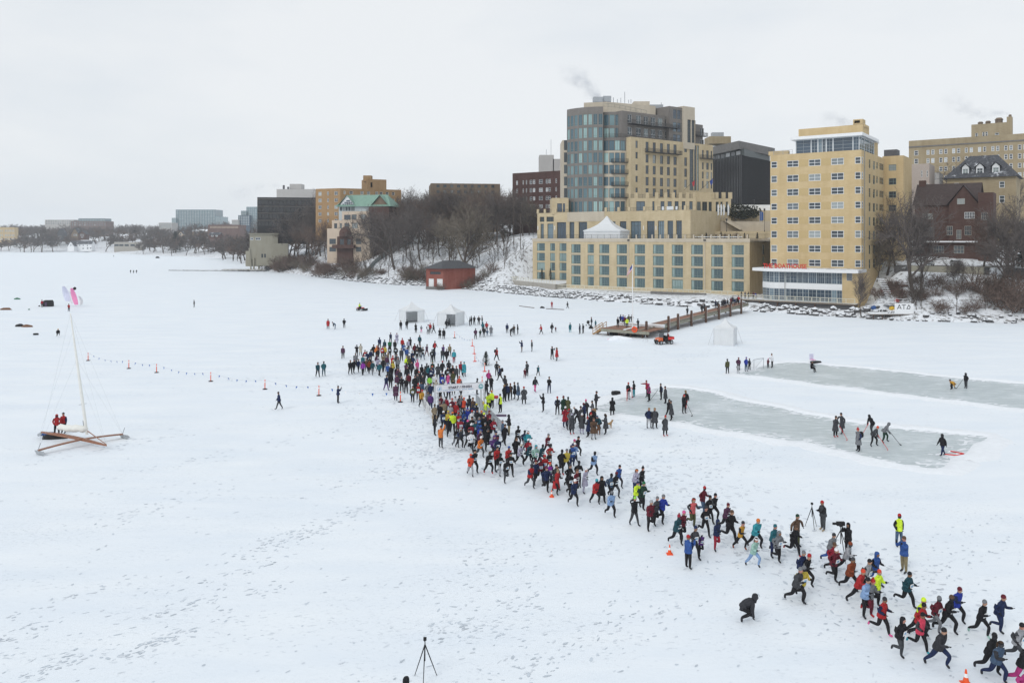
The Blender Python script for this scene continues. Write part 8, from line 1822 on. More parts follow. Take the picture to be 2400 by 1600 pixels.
 # ---- dogs
def dog(x,y,rz,m,label,s=1.0):
 bm=bmesh.new();me=bpy.data.meshes.new('dog');sk={'hip':(-.28,0,.52),'belly':(0,0,.5),'chest':(.28,0,.53),'neck':(.42,0,.68),'head':(.50,0,.80),'nose':(.66,0,.77),'tail1':(-.40,0,.58),'tail2':(-.58,0,.74)}
 rd={'hip':.12,'belly':.115,'chest':.145,'neck':.085,'head':.085,'nose':.035,'tail1':.035,'tail2':.02};ed=[('hip','belly'),('belly','chest'),('chest','neck'),('neck','head'),('head','nose'),('hip','tail1'),('tail1','tail2')]
 for s_ in(-1,1):
  for nm,a in(('f',[(.28,.1,.42),(.27,.1,.24),(.29,.1,.04),(.34,.1,.02)]),('h',[(-.26,.1,.40),(-.20,.1,.27),(-.33,.1,.16),(-.30,.1,.03),(-.24,.1,.02)])):
   pr_='chest' if nm=='f' else 'hip'
   for i,q in enumerate(a):k=f'{nm}{s_}{i}';sk[k]=(q[0],q[1]*s_,q[2]);rd[k]=[.065,.045,.03,.03,.03][i];ed.append((pr_,k));pr_=k
  sk[f'ear{s_}']=(.44,.07*s_,.89);rd[f'ear{s_}']=.025;ed.append(('head',f'ear{s_}'))
 me2=skin_mesh(sk,rd,ed,'chest','dog');me2.materials.append(MATS[m]);o=mobj('dog',me2,None,None,G(x,y),rz);o.scale=(s,s,s);tag(o,label,'dog');return o
 # ================================================================== PEOPLE
PEOPLE=[]
rp=random.Random(123)
CN=dict(hivis='neon yellow',hilime='neon green',dark='dark',charcoal='charcoal',lightblue='light blue',darkteal='dark teal',darkgreen='dark green',redorange='orange red',lightgrey='light grey',hotpink='neon pink',royal='royal blue',hair='brown',slate='slate blue',blond='blond')
cname=lambda c:CN.get(c,c)
def person(x,y,jac='black',pants='black',hat='black',pose='stand',rz=-70,group=None,where='',scale=1.0,bulk=None,bib=False,coat=False,pack=None,shoes='dark',gloves='black',label=None,z=0.0,hk='beanie',verb=None,at=None,jitter=14,sleeve=None):
 if pose=='run':pose=rp.choice(list(RUN))
 elif pose=='walk':pose=rp.choice(['walk1','walk2'])
 elif pose=='stand':pose=rp.choice(['stand1','stand2','stand2','stand3'])
 if bulk is None:bulk=rp.choice('smmb')if pose.startswith('run')else rp.choice('mbb')
 B=get_body(pose,bulk);sc=scale*rp.uniform(.97,1.06)
 if at is None:loc=G(x,y,z+B['H']*sc);loc.z=z
 else:loc=Vector(at)
 o=mobj('person',B['me'],None,None,loc,R(rz+rp.uniform(-jitter,jitter)));wd=rp.uniform(.93,1.08);o.scale=(sc*wd,sc*wd,sc)
 setm(o,[rp.choice(['skin','skin','tanned','ruddy','dark','charcoal']),jac,pants,gloves,shoes,sleeve or(jac if rp.random()>.22 else rp.choice(['black','dark','charcoal','navy']))])
 k=hk
 if hat and hat.startswith('h:'):k='hood';hat=hat[2:]
 elif hat and hat.startswith('p:'):k='pom';hat=hat[2:]
 elif hat and hat.startswith('b:'):k='band';hat=hat[2:]
 if hat in('hair','blond'):k='hair'
 if hat:
  h=mobj(HATS[k].name.split('.')[0],HATS[k],None,o,B['head']+Vector((math.sin(B['pitch']),0,math.cos(B['pitch'])))*(.012 if k!='hood' else 0));h.rotation_euler=(0,B['pitch'],0);setm(h,[hat])
  if k=='band':
   h2=mobj('hair',HATS['hair'],None,o,B['head']);h2.rotation_euler=(0,B['pitch'],0);setm(h2,['hair'])
 if pose not in('crouch','kneel','sit','bend','shoot'):
  c=mobj('coat_skirt' if coat else 'jacket_hem',COAT[bulk]if coat else HEM[bulk],None,o,B['pelvis']+Vector((0,0,.02)));setm(c,[jac])
  if not coat:c.rotation_euler=(0,B['lean']*.8,0)
 if bib:
  p=B['waist']+B['up']*.0+B['fw']*(.150*B['b']+.02);b_=mobj('race_bib',BIB,None,o,p);b_.rotation_euler=(0,B['lean'],0);mobj('bib_number',BIBN,None,b_)
 if pack:
  p=B['chest']-B['fw']*(.15*B['b']+.08)-B['up']*.1;b_=mobj('backpack',PACK,None,o,p);b_.rotation_euler=(0,B['lean'],0);setm(b_,[pack])
 noun=verb or('runner' if pose.startswith('run')else 'person')
 if label is None:
  hd_={'hood':' with hood up','hair':' with loose %s hair'%cname(hat)}.get(k,'')if hat else ''
  if hat and k in('beanie','pom')and hat not in('black','dark','charcoal','navy',jac):hd_=' and %s hat'%cname(hat)
  if hat and k=='band':hd_=' and %s headband'%cname(hat)
  pt='' if pants in('black','dark','charcoal')else ', %s trousers'%cname(pants)
  label='%s in %s %s%s%s %s'%(noun,cname(jac),'coat' if coat else 'jacket',pt,hd_,where)
 tag(o,' '.join(label.split()),'person',group);PEOPLE.append((o,x,y,loc))
 return o
def plist(text,ox,oy,s,group,where,rz=-68,defpose='walk',**kw):
 for ln in text.split(';'):
  f=ln.split(',')
  if len(f)<3:continue
  x,y=ox+float(f[0])/s,oy+float(f[1])/s
  jac=f[2].strip();pants=f[3].strip()if len(f)>3 and f[3].strip()else 'black';hat=f[4].strip()if len(f)>4 and f[4].strip()else rp.choice(['black','dark','charcoal','black','navy'])
  pose=f[5].strip()if len(f)>5 and f[5].strip()else defpose;ex=f[6].split()if len(f)>6 else[]
  a=dict(kw);r_=rz
  for e in ex:
   if e=='bib':a['bib']=True
   elif e=='coat':a['coat']=True
   elif e[0]=='@':r_=float(e[1:])
   elif e[0]=='*':a['scale']=float(e[1:])
   elif e[0]=='s' and e[1]==':':a['shoes']=e[2:]
   elif e[0]=='k' and e[1]==':':a['pack']=e[2:]
   elif e in 'smb':a['bulk']=e
  w=where(x,y)if callable(where)else where
  person(x,y,jac,pants,hat,pose,r_,group,w,**a)
def where1(x,y):
 if x<880:return 'at the left fringe of the crowd' if y<835 else 'at the front left of the crowd'
 if x>1055:return 'at the right fringe of the crowd'
 if y<815:return 'at the back of the crowd'
 if y<850:return 'in the middle of the crowd'
 return 'in the crowd close behind the banner'
plist("""30,390,plum;285,370,black,,,phone;355,350,cream,black,h:cream,stand,coat;430,465,red;262,520,grey,black,grey;165,650,black,,,walk;230,635,black;315,630,navy,dark;395,670,violet,black,h:purple;395,560,teal,black;430,542,white,black,white;470,490,navy;540,455,navy;460,620,brown;510,640,rust,black,black;520,590,black;575,660,darkteal,grey,grey;590,365,black;645,388,orange,black,orange,walk,b;672,372,maroon;670,435,black,,,stand,b;
700,235,navy;795,275,darkteal;905,145,navy,dark,grey;890,280,green,black,black,walk,b;1020,150,lilac,lilac,h:lilac,stand,coat;985,280,black;755,392,red,black,black,walk,b bib;800,380,yellow;890,382,black,,,walk,bib;1000,390,black,,,walk,bib;1020,540,charcoal;1040,600,grey,black,grey,stand,b;650,540,plum;680,600,lilac,black,white;775,530,tan,khaki,tan,stand,b;850,500,tan,black,cream;840,560,plum,dark,plum;770,612,black;940,565,red,black,red,walk,b bib;942,665,yellow,black,yellow;700,692,teal,black,white,walk,b;
855,712,blue,dark,blue;910,742,black;1020,762,black,,h:black;1035,795,plum;905,872,black;825,922,navy,purple,black;1120,245,red,black,red;1150,342,blue,blue,black,walk,bib;1105,430,charcoal;1205,420,blue;1250,492,white,black,white;1300,480,navy,black,grey;1235,270,lilac,black,black;1265,230,black;1345,345,maroon;1395,365,dark;1390,432,dark,black,grey,walk,bib;1440,190,darkteal,dark,h:darkteal;1445,372,black;1495,412,black,slate,black,walk,bib;1570,360,plum,maroon;1665,452,charcoal,black,grey,stand,b bib;1695,445,black;
1715,300,red,black,black,walk,b;1870,370,purple;1990,360,khaki,black,brown;1858,432,charcoal,darkteal;1935,445,black,,,walk,b;2070,460,turquoise,crimson,black;1200,585,hivis,black,yellow,walk,b;1245,572,olive;1312,562,navy;1395,642,pink,magenta,pink,stand;1290,672,dark;1190,692,plum;1215,765,black;1475,725,black;1570,706,charcoal,black,grey;1600,745,teal;1675,672,darkgreen,black,green;1672,755,navy,black,redorange,walk,bib;1780,717,charcoal,black,,stand,coat;1855,667,black,,p:red;1975,650,black,,h:black,stand,b;2045,742,black,,h:charcoal;2112,755,charcoal;2195,677,crimson,black,red;2255,680,turquoise,black,turquoise,stand,coat;
1380,772,black,,h:grey;1525,812,dark,black,h:brown;1650,795,navy,black,,walk,bib;1430,852,dark,black,red;1080,822,dark,black,lilac;1240,885,maroon;1110,942,black,,h:grey,stand,b;1190,972,black,,,stand,b;1350,932,black;1400,902,charcoal,dark,h:grey;1495,922,dark,black,grey;1620,932,hilime,black,black,walk,b;1710,902,white,black,grey;1740,1002,cream,cream,h:cream,stand;1850,852,navy;1852,912,royal,black,black,walk,bib;1960,882,pink,pink,h:black;1945,772,black,,,walk,bib;2050,852,olive,olive,h:brown,stand,coat;2165,942,redorange,black,red,walk,b;1857,1022,navy,black,grey;1970,1062,royal,black,h:royal;1812,1082,dark,black,brown;2060,1002,black,,,walk,bib;2200,1032,black,,grey,walk,bib;
1000,1072,plum,black,white,walk,coat;1022,912,plum;1310,1122,olive,black,black,walk,bib;1415,1082,red,black,p:red,walk,bib;1480,1192,gold,black,red,walk,b;1585,1222,grey,black,charcoal,walk;1592,1062,grey,black,grey,stand,coat;1640,1075,navy;1642,1252,purple,navy,navy;1470,1042,slate,black,black""",800,760,7.84,'crowd gathered behind the start banner',where1,jitter=26)
def where2(x,y):
 if y<945:return 'directly under the start banner'
 if y<990:return 'in the packed lane before the banner'
 return 'leaving the barricaded lane'
plist("""520,442,maroon;640,472,crimson;850,442,white,white,white;940,446,black;990,432,grey,black,cream;592,558,tan,black,h:grey;495,575,navy,black,grey,walk,bib;500,632,black;740,642,lightgrey,lightblue,white;775,505,maroon,black,red,walk,b;855,592,red,black,red,walk,b;1050,492,redorange,black,redorange,walk,b;1170,442,dark;1255,492,brown,black,brown;1250,652,navy,black,dark,walk,bib;1335,632,black,,yellow;1065,722,blue;1135,732,royal,black,h:royal,walk,b;1042,792,blue,navy,navy,run,bib;1232,782,white,white,red,walk,bib;1355,762,dark;1450,792,black,,orange;930,792,grey,black,grey;922,834,red,black,red,run,bib;690,792,yellow,black,yellow;790,822,hivis,black,orange,walk,b;582,802,navy,black,white,walk,bib;
690,932,black,,gold,run;970,962,crimson,black,h:grey,walk,b bib;1120,1002,black,,pink,run;1232,922,black,,black,run,bib;1382,932,blue,black,h:grey,run;1305,1012,teal,black,grey,run,bib;1395,1032,blue,black,lightblue,run;1502,902,black;1512,842,dark,black,hivis;1625,792,maroon,black,maroon;1640,922,black,,crimson;1720,962,crimson,black,grey,run,b bib;1522,1062,black,,grey,run;1205,1082,crimson,black,p:white,run;1405,1122,royal,black,blue,run,bib;955,1182,charcoal,black,h:lightgrey,run;868,1175,black,grey,brown,run,bib;1212,1252,white,black,lightgrey,run,bib;1150,1202,dark,black,black,run;1402,1232,plum,black,grey,run;1422,1372,orange,charcoal,white,run,b bib;1580,1202,black,,,run,b;1782,1252,navy,black,navy,run;1722,1352,purple,black,purple,run,bib;1822,1392,navy,black,maroon,run,bib;1992,1102,black,,black,walk;2280,1132,black,black,black,run,bib""",980,880,9.8,'runners packed in the start lane',where2,rz=-66,jitter=16)
def one(x,y,jac,pants,hat,pose,rz,label,group=None,**k):return person(x,y,jac,pants,hat,pose,rz,group,'',label=label,jitter=0,**k)
q9=lambda x,y:(980+x/9.8,880+y/9.8)
one(*q9(380,892),'black','black','h:black','stand1',20,'person in long black jacket at the left leg of the arch, back turned',bulk='b');one(*q9(520,1140),'orange','charcoal','dark','armup',60,'person in orange jacket raising one arm left of the runners',bulk='b',scale=1.0)
one(*q9(2090,882),'black','khaki','h:black','stand3',190,'person in black hooded jacket and khaki trousers beside the barricade end',bulk='b');one(*q9(1890,412),'hivis','black','dark','stand1',150,'marshal in yellow vest with back turned beside the timing table',bulk='m',sleeve='black');one(*q9(1700,332),'hivis','black','orange','stand3',230,'marshal in yellow jacket and orange hat behind the timing table');one(*q9(1615,382),'hivis','black','dark','stand3',-60,'marshal in yellow jacket and dark hat left of the orange hatted one');one(*q9(1620,585),'hivis','black','yellow','bend',200,'marshal in yellow jacket bending over by the barricade');one(*q9(1950,1012),'slate','black','grey','stand1',190,'person in slate blue jacket leaning on the last barricade');one(*q9(375,642),'tan','tan','brown','stand2',-50,'person in tan coat half hidden by the left arch leg',coat=True)
# ---- scattered spectators, from the back
def ws(x,y):return 'standing on the ice behind the crowd'
k1=(700,680,3.92)
P1=lambda x,y:(700+x/3.92,680+y/3.92)
for a in[(270,262,'red','black','maroon','stand',-80,'person in red parka, left of the trio near the quad bike',dict(coat=True)),(337,287,'slate','slate','dark','bend',200,'person in blue grey bending down in the trio near the quad bike',dict(scale=.98)),(418,258,'black','charcoal','black','stand',-100,'person in black, right of the trio near the quad bike',{}),(175,658,'darkteal','black','dark','walk',-60,'left of two people in dark teal standing apart left of the crowd',{}),(230,650,'teal','darkteal','dark','stand',-60,'right of two people in dark teal standing apart left of the crowd',{}),
(938,275,'black','black','black','walk',-80,'person in black walking in front of the left frame tent, left one',{}),(993,268,'black','black','black','walk',100,'person in black walking in front of the left frame tent, right one',{}),(1077,300,'black','black','black','stand',-120,'adult in black beside a child in pink trousers between the tents',dict(coat=True)),(1127,322,'grey','pink','grey','stand',-100,'child in grey jacket and pink trousers between the tents',dict(scale=.72)),(1188,312,'white','black','black','stand',-60,'person in white jacket left of the red one between the tents',{}),(1208,298,'red','black','red','stand',-80,'person in red jacket in the trio left of the right tent',{}),(1240,302,'charcoal','black','black','walk',200,'person in charcoal jacket, right of the trio left of the right tent',{}),
(1297,348,'black','black','black','stand',100,'left of two people in black behind the crowd near the first post',dict(coat=True)),(1333,350,'black','black','black','stand',80,'right of two people in black behind the crowd near the first post',dict(coat=True)),(1356,265,'black','black','black','walk',60,'left of two people in black before the right tent',{}),(1382,258,'black','black','black','walk',60,'right of two people in black before the right tent',{}),
(1572,245,'black','black','black','stand',0,'leftmost person in black in the group right of the tents',{}),(1588,235,'black','black','black','stand',200,'second person in black from left right of the tents',{}),(1613,235,'black','black','black','stand',-60,'third person in black from left right of the tents',{}),(1655,235,'black','black','black','stand',-90,'fourth person in black from left right of the tents',{}),(1686,233,'black','black','black','stand',180,'rightmost person in black in the group right of the tents',{}),(1727,288,'red','black','red','stand',-100,'person in red jacket beside the teal one right of the tents',dict(bulk='b')),(1692,290,'teal','dark','turquoise','stand',-60,'person in teal jacket left of the red one right of the tents',{}),(1702,332,'black','black','black','stand',-60,'person in black standing in front of the teal one',{}),(1768,322,'grey','slate','grey','stand',-100,'person in grey hooded coat right of the red one',dict(coat=True)),(1625,348,'plum','black','black','stand',-60,'person in plum jacket left of a child right of the tents',{}),(1668,358,'darkgreen','black','dark','stand',-60,'child in dark green beside the plum jacket',dict(scale=.75)),(1733,360,'slate','slate','blue','stand',-100,'child in blue in front of the grey hooded coat',dict(scale=.62)),
(1915,302,'navy','black','blue','stand',-80,'leftmost of four people in dark clothes on the ice, in navy',dict(bulk='b')),(1945,332,'dark','black','black','bend',20,'second of four people in dark clothes, leaning forward',dict(scale=1.2)),(1978,315,'darkgreen','black','black','stand',-90,'third of four people in dark clothes, in dark green',{}),(2013,312,'black','black','black','stand',180,'rightmost of four people in dark clothes on the ice',{}),(2228,312,'red','black','dark','walk',190,'person in red jacket walking left on the open ice',{}),
(362,875,'navy','black','dark','phone',10,'man in navy photographing beside a red marker post',{}),(1818,525,'red','black','dark','walk',-40,'person in red and black walking with a bag right of the posts',dict(pack='black')),(2050,458,'navy','brown','brown','phone',190,'person in navy jacket raising a phone on the open ice',{}),(2143,455,'black','charcoal','maroon','stand1',190,'person in black with maroon hat right of the phone holder',{}),
(1820,650,'black','black','black','stand',-90,'person in black near the small evergreen, right of it',{}),(1850,690,'dark','black','black','walk',190,'person in black with a backpack walking right of the evergreen',dict(pack='black')),(1745,730,'magenta','dark','magenta','stand',-60,'person in magenta jacket behind two people in black',{}),(1770,780,'black','black','black','stand',150,'taller person in black right of the banner end',dict(bulk='b')),(1722,830,'black','black','black','stand',100,'shorter person in black right of the banner end',{}),(1638,806,'black','black','black','stand',0,'person in black leaning over behind the banner end',{}),
(1898,778,'dark','black','hair','wave',200,'long haired person in dark jacket waving behind the dark cluster',{}),(1888,862,'black','black','blond','stand',-30,'leftmost person in the dark cluster right of the banner',{}),(1915,852,'navy','black','hair','stand',-60,'second from left in the dark cluster right of the banner',{}),(1945,850,'brown','black','maroon','stand',-90,'third from left in the dark cluster, in brown',{}),(1985,840,'black','black','black','stand',190,'person in black with white emblem in the dark cluster',dict(bulk='b',coat=True)),(2018,843,'slate','charcoal','grey','stand',190,'rightmost tall person in the dark cluster, slate coat',dict(coat=True)),(2070,882,'charcoal','black','red','stand',100,'person in long grey coat and red hat right of the dark cluster',dict(coat=True)),(2172,790,'dark','pink','hair','walk',-60,'woman in dark jacket and pale pink skirt on the open ice',{}),(2302,790,'black','navy','black','stand3',-90,'person in black jacket and jeans alone on the open ice',{}),(2247,945,'black','black','black','phone',180,'person in black photographing right of the dark cluster',{}),
(2098,650,'charcoal','black','black','stand',150,'adult in charcoal with a small child in maroon',{}),(2077,716,'maroon','maroon','maroon','stand',-80,'small child in maroon beside the adult in charcoal',dict(scale=.66)),(2200,688,'teal','black','teal','walk',-60,'child in teal jacket on the open ice',dict(scale=.72))]:
 lab=a[7];one(*P1(a[0],a[1]),a[2],a[3],a[4],a[5],a[6],lab,'spectators on the ice',**a[8])
K2=lambda x,y:(1000+x/3.36,680+y/3.36)
for a in[(988,440,'black','charcoal','black','phone',-60,'person in black left of the woman in the long red coat',{}),(1025,448,'red','charcoal','blond','stand1',190,'woman in long red coat on the open ice',dict(coat=True)),(986,256,'black','charcoal','black','walk',-60,'adult in black holding a toddler by the hand',{}),(1016,286,'maroon','black','maroon','stand',-60,'toddler held by the hand on the open ice',dict(scale=.55)),(1130,255,'teal','turquoise','black','stand',100,'person in teal with dark pack in the middle of the ice',dict(coat=True)),(1206,262,'navy','black','black','stand',150,'left of two people in dark clothes near the pier stroller',{}),(1232,262,'black','black','black','stand',150,'right of two people in dark clothes near the pier stroller',{}),(1299,210,'black','charcoal','black','stand',180,'person in black pushing a stroller near the pier',{}),(1330,234,'teal','dark','dark','stand',-60,'child in teal beside the stroller',dict(scale=.75)),(986,85,'red','crimson','red','stand',-90,'person all in red far off by the riprap',{}),(1110,88,'black','black','black','walk',160,'person in black walking far off by the riprap',{})]:
 one(*K2(a[0],a[1]),a[2],a[3],a[4],a[5],a[6],a[7],'spectators on the ice',**a[8])
sp0=G(1378.5,763);t=thing('stroller',sp0,'black baby stroller near the pier steps','stroller',None,R(200))
for x,y in((-.3,-.25),(-.3,.25),(.4,0)):wheel(t,x,y,.13,.05)
mb=MB();mb.tube([(-.3,.25,.15),(.35,.22,.55),(-.65,.22,1.0)],.02,5);mb.tube([(-.3,-.25,.15),(.35,-.22,.55),(-.65,-.22,1.0)],.02,5);mb.build('frame',MATS['rubber'],t);mb=MB();mb.lathe([(.1,.35),(.26,.45),(.3,.7),(.24,.95),(.05,1.02)],n=10);mb.build('hooded_seat',MATS['rubber'],t,smooth=True)
# ---- cluster at the near rink
Z5=lambda x,y:(1280+x/9.8,870+y/9.8)
for a in[(260,570,'black','black','red','stand',100,'person in black with red hat, leftmost by the rink cluster',{}),(405,556,'darkgreen','black','maroon','stand',120,'person in dark green with maroon hat behind the olive one',dict(coat=True)),(500,580,'olive','black','black','stand',60,'person in olive parka with back turned by the rink cluster',dict(bulk='b',coat=True)),(435,796,'crimson','navy','white','hips',-40,'person in long crimson coat and white hat by the rink cluster',dict(coat=True)),(520,852,'red','black','red','stand',-60,'person in red jacket behind the grey coats',dict(bulk='b')),(570,856,'grey','grey','grey','stand',-60,'taller person in grey coat in the rink cluster',dict(coat=True,bulk='b')),(590,962,'charcoal','black','lilac','stand',-60,'person in grey coat with red shoes at the cluster front',dict(coat=True,bulk='b',shoes='red')),(735,790,'dark','black','white','skate',170,'person in dark coat with white hat leaning and reaching left',dict(bulk='b')),(800,790,'charcoal','black','black','stand',120,'person in charcoal coat in the middle of the cluster',dict(coat=True,bulk='b')),(870,716,'navy','black','maroon','stand',150,'person in navy with maroon hat in the cluster',dict(bulk='b')),(920,640,'dark','black','p:pink','stand',120,'person in dark jacket with pink bobble hat at the cluster back',dict(bulk='b')),
(1145,446,'dark','black','black','stand3',0,'player in dark jacket holding a stick left of the rink',dict(bulk='b')),(1070,662,'charcoal','black','black','stand',180,'person in charcoal just in front of the stick holder',{}),(1055,822,'black','black','grey','stand',-60,'person in black with grey hat in the cluster',{}),(1122,842,'black','black','blond','stand',170,'blond person in long black coat in the cluster',dict(coat=True)),(820,962,'charcoal','lilac','p:white','stand',60,'person in grey coat and lilac leggings with white hat',dict(coat=True)),(1020,942,'black','black','p:red','stand',-60,'person in black with red bobble hat in the cluster',{}),(965,1032,'navy','black','p:crimson','stand',160,'person in long navy coat and red striped hat at the cluster front',dict(coat=True)),(1090,1060,'brown','lightgrey','brown','stand',-80,'person in dark coat and pale grey leggings at the cluster front',dict(coat=True)),(1250,990,'darkteal','black','slate','crouch',-140,'person in dark teal crouching over the brown dog',dict(bulk='b')),(1370,965,'charcoal','black','hair','stand',170,'brown haired person in long charcoal coat beside the tan dog',dict(coat=True)),(1520,590,'black','black','h:black','stand3',-80,'person in long black coat looking at a phone by the rink',dict(coat=True))]:
 one(*Z5(a[0],a[1]),a[2],a[3],a[4],a[5],a[6],a[7],'people beside the near rink',**a[8])
dog(*Z5(1205,1440),R(-100),'dog_brown','brown dog with white patch in front of the crouching person');dog(*Z5(1435,1310),R(30),'dog_tan','tan dog beside the long charcoal coat',.85)
# ---- skaters on the rinks
K6=lambda x,y:(1350+x/2.24,780+y/2.24)
def stick(o_,label,m='rubber',rz=0.0,side=-1,col=None):
 B=o_.location;d=Vector((math.cos(o_.rotation_euler[2]+rz),math.sin(o_.rotation_euler[2]+rz),0));a=B+d*.38;
 t=thing('hockey_stick',a+d*.55,label,'hockey stick');mb=MB();top=-d*.55+Vector((0,0,1.05));bot=d*.25+Vector((0,0,.05));mb.tube([top,bot],.02,5);mb.build('shaft',MATS[m],t);mb=MB();s_=Vector((-d.y,d.x,0))*.25*side;mb.bar(bot,bot+s_+d*.12,.03,.07);mb.build('blade',MATS[m],t)
sk_=[]
for a in[(274,258,'black','lightgrey','red','stand',40,'person in black with red hat behind the red goal frame, left one',{},None),(304,250,'black','turquoise','black','stand',150,'person in black with turquoise trousers behind the red goal frame',{},None),(373,247,'crimson','black','maroon','point',180,'person in crimson pointing left at the rink end',{},None),(384,264,'magenta','black','magenta','stand',160,'person in magenta jacket beside the pointing one',{},None),(447,263,'black','black','black','stand',190,'player in black with a stick near the rink end',{},('rubber','black hockey stick held by the player near the rink end')),(470,278,'charcoal','black','black','stand',190,'player in charcoal coat next to the stick holder',dict(coat=True),None),(577,300,'black','red','blond','walk',100,'blond skater in black jacket and red trousers',{},None),(567,322,'black','black','red','stand',-60,'skater in black and red hat before the blond one',{},('rubber','dark hockey stick beside the skater in the red hat')),(488,345,'black','black','h:black','walk',-60,'skater in black hood gliding in front of a grey coat',{},None),(501,353,'charcoal','black','charcoal','stand',170,'skater in charcoal coat behind the black hood',dict(coat=True),None),
(383,390,'navy','lightgrey','blond','stand2',-80,'left of two people at the rink edge, in navy and grey trousers',dict(bulk='b'),None),(413,390,'charcoal','black','blond','stand2',-80,'right of two people at the rink edge, in long grey coat',dict(coat=True),None),(468,430,'charcoal','black','red','stand',-60,'person in grey coat with red hat and red boots on the rink',dict(coat=True,shoes='red'),None),
(1362,433,'charcoal','black','black','stand',-60,'player in dark coat left of the one with arms out',dict(coat=True,shoes='red'),('red_paint','red hockey stick below the player with arms out')),(1397,417,'charcoal','black','black','armsout',190,'player in dark coat with arms stretched out',dict(coat=True),None),(1483,497,'grey','black','p:red','stand',190,'person in grey coat and red white hat with black backpack',dict(coat=True,pack='black'),None),(1556,425,'black','charcoal','h:black','skate',200,'player in black bending over a red stick',dict(bulk='b'),('red_paint','red hockey stick of the bending player')),(1560,482,'charcoal','black','redorange','skate',-50,'player in dark coat and orange hat reaching for the puck',dict(),('red_paint','red hockey stick of the player in the orange hat')),(1618,465,'grey','darkgreen','h:grey','skate',-30,'player in grey hooded coat and green trousers',dict(coat=False,bulk='b'),('rubber','black hockey stick of the player in the grey hood')),
(1925,527,'black','navy','h:black','walk',200,'skater in black hood and jeans beside the fallen red goal',dict(bulk='b'),None),(2047,208,'black','charcoal','h:black','stand',190,'player in black at the far rink beside the kneeling one',dict(bulk='b'),('rubber','black hockey stick of the player at the far rink')),(1990,242,'gold','black','dark','kneel',180,'person in yellow jacket kneeling on the far rink',{},None),(795,135,'olive','black','black','stand1',100,'person in olive brown standing left of the far rink goal',dict(bulk='b'),None),(853,127,'plum','black','plum','stand',-80,'adult in plum jacket with a child in grey at the far rink',dict(bulk='b'),None),(851,162,'lightgrey','lightgrey','grey','stand',-80,'child in light grey in front of the plum jacket',dict(scale=.66),None),(893,125,'royal','slate','royal','stand',-60,'adult in royal blue jacket left of the netted goal',{},None),(910,133,'dark','black','maroon','stand',-60,'child in dark jacket beside the royal blue jacket',dict(scale=.8),None),(1030,108,'white','black','p:brown','stand3',180,'person in white jacket right of the netted goal',dict(bulk='b'),None),(1008,132,'maroon','black','pink','stand',-60,'child in maroon beside the white jacket',dict(scale=.7),None),(1235,146,'black','black','black','sit',-40,'person in black sitting at the edge of the far rink',dict(scale=.95),None)]:
 o_=one(*K6(a[0],a[1]),a[2],a[3],a[4],a[5],a[6],a[7],'skaters and onlookers on the rinks',**a[8])
 if a[9]:stick(o_,a[9][1],a[9][0])
 # ---- the running pack
plist("""1020,712,black,black,black,run,bib;960,792,redorange,lightgrey,redorange,run1,;1300,742,black,black,hair,run,bib s:red;1440,655,red,black,black,run,b;1490,782,black,lightgrey,black,run,bib;1650,652,red,black,blue,run,;1695,772,black,,black,run,bib b;1612,882,black,charcoal,black,run4,bib b""",980,960,7.84,'runners in the trailing pack','just past the barricaded lane',rz=-66)
plist("""215,205,navy,grey,black,run,;280,215,turquoise,black,b:white,run,;65,342,black,,brown,run,b;145,457,lilac,black,cream,run,bib;292,362,crimson,black,white,run,;306,432,darkteal,black,red,run,bib;425,472,mint,black,h:turquoise,run,bib;540,462,darkteal,black,black,run,bib b;650,262,maroon,black,grey,run,bib;690,452,red,black,black,run,bib;672,582,black,,brown,run,bib;590,652,red,black,red,run,bib;520,712,maroon,black,maroon,run,bib;430,742,navy,black,maroon,run,;335,822,red,charcoal,dark,run,b;622,872,navy,black,plum,run,;690,792,violet,black,redorange,run,bib;800,827,charcoal,black,black,run,;812,912,red,black,khaki,run,b coat;1130,372,plum,black,magenta,run,;1195,312,black,,black,run,;1100,452,blue,navy,navy,run,bib b;1140,432,lightblue,navy,white,run,;905,557,black,,black,run,s:red;995,542,yellow,black,grey,run,b;1500,592,lightblue,black,black,run,b;1220,762,black,,black,run,bib;1040,822,black,,,run,;1050,962,black,,black,run,bib b;1170,912,maroon,black,brown,run,bib;1135,1092,navy,black,white,run,;1335,892,lilac,lilac,p:white,run4,coat bib;1530,1087,red,black,turquoise,run,;1640,1042,black,,h:black,run,b coat;1805,992,slate,black,black,run,bib;1890,962,black,charcoal,maroon,run,bib;1950,837,blue,dark,black,run,b;1815,1312,lightblue,black,grey,run,b;2265,907,lilac,navy,b:orange,run,""",1200,980,7.84,'runners in the middle pack','in the middle of the running pack',rz=-64)
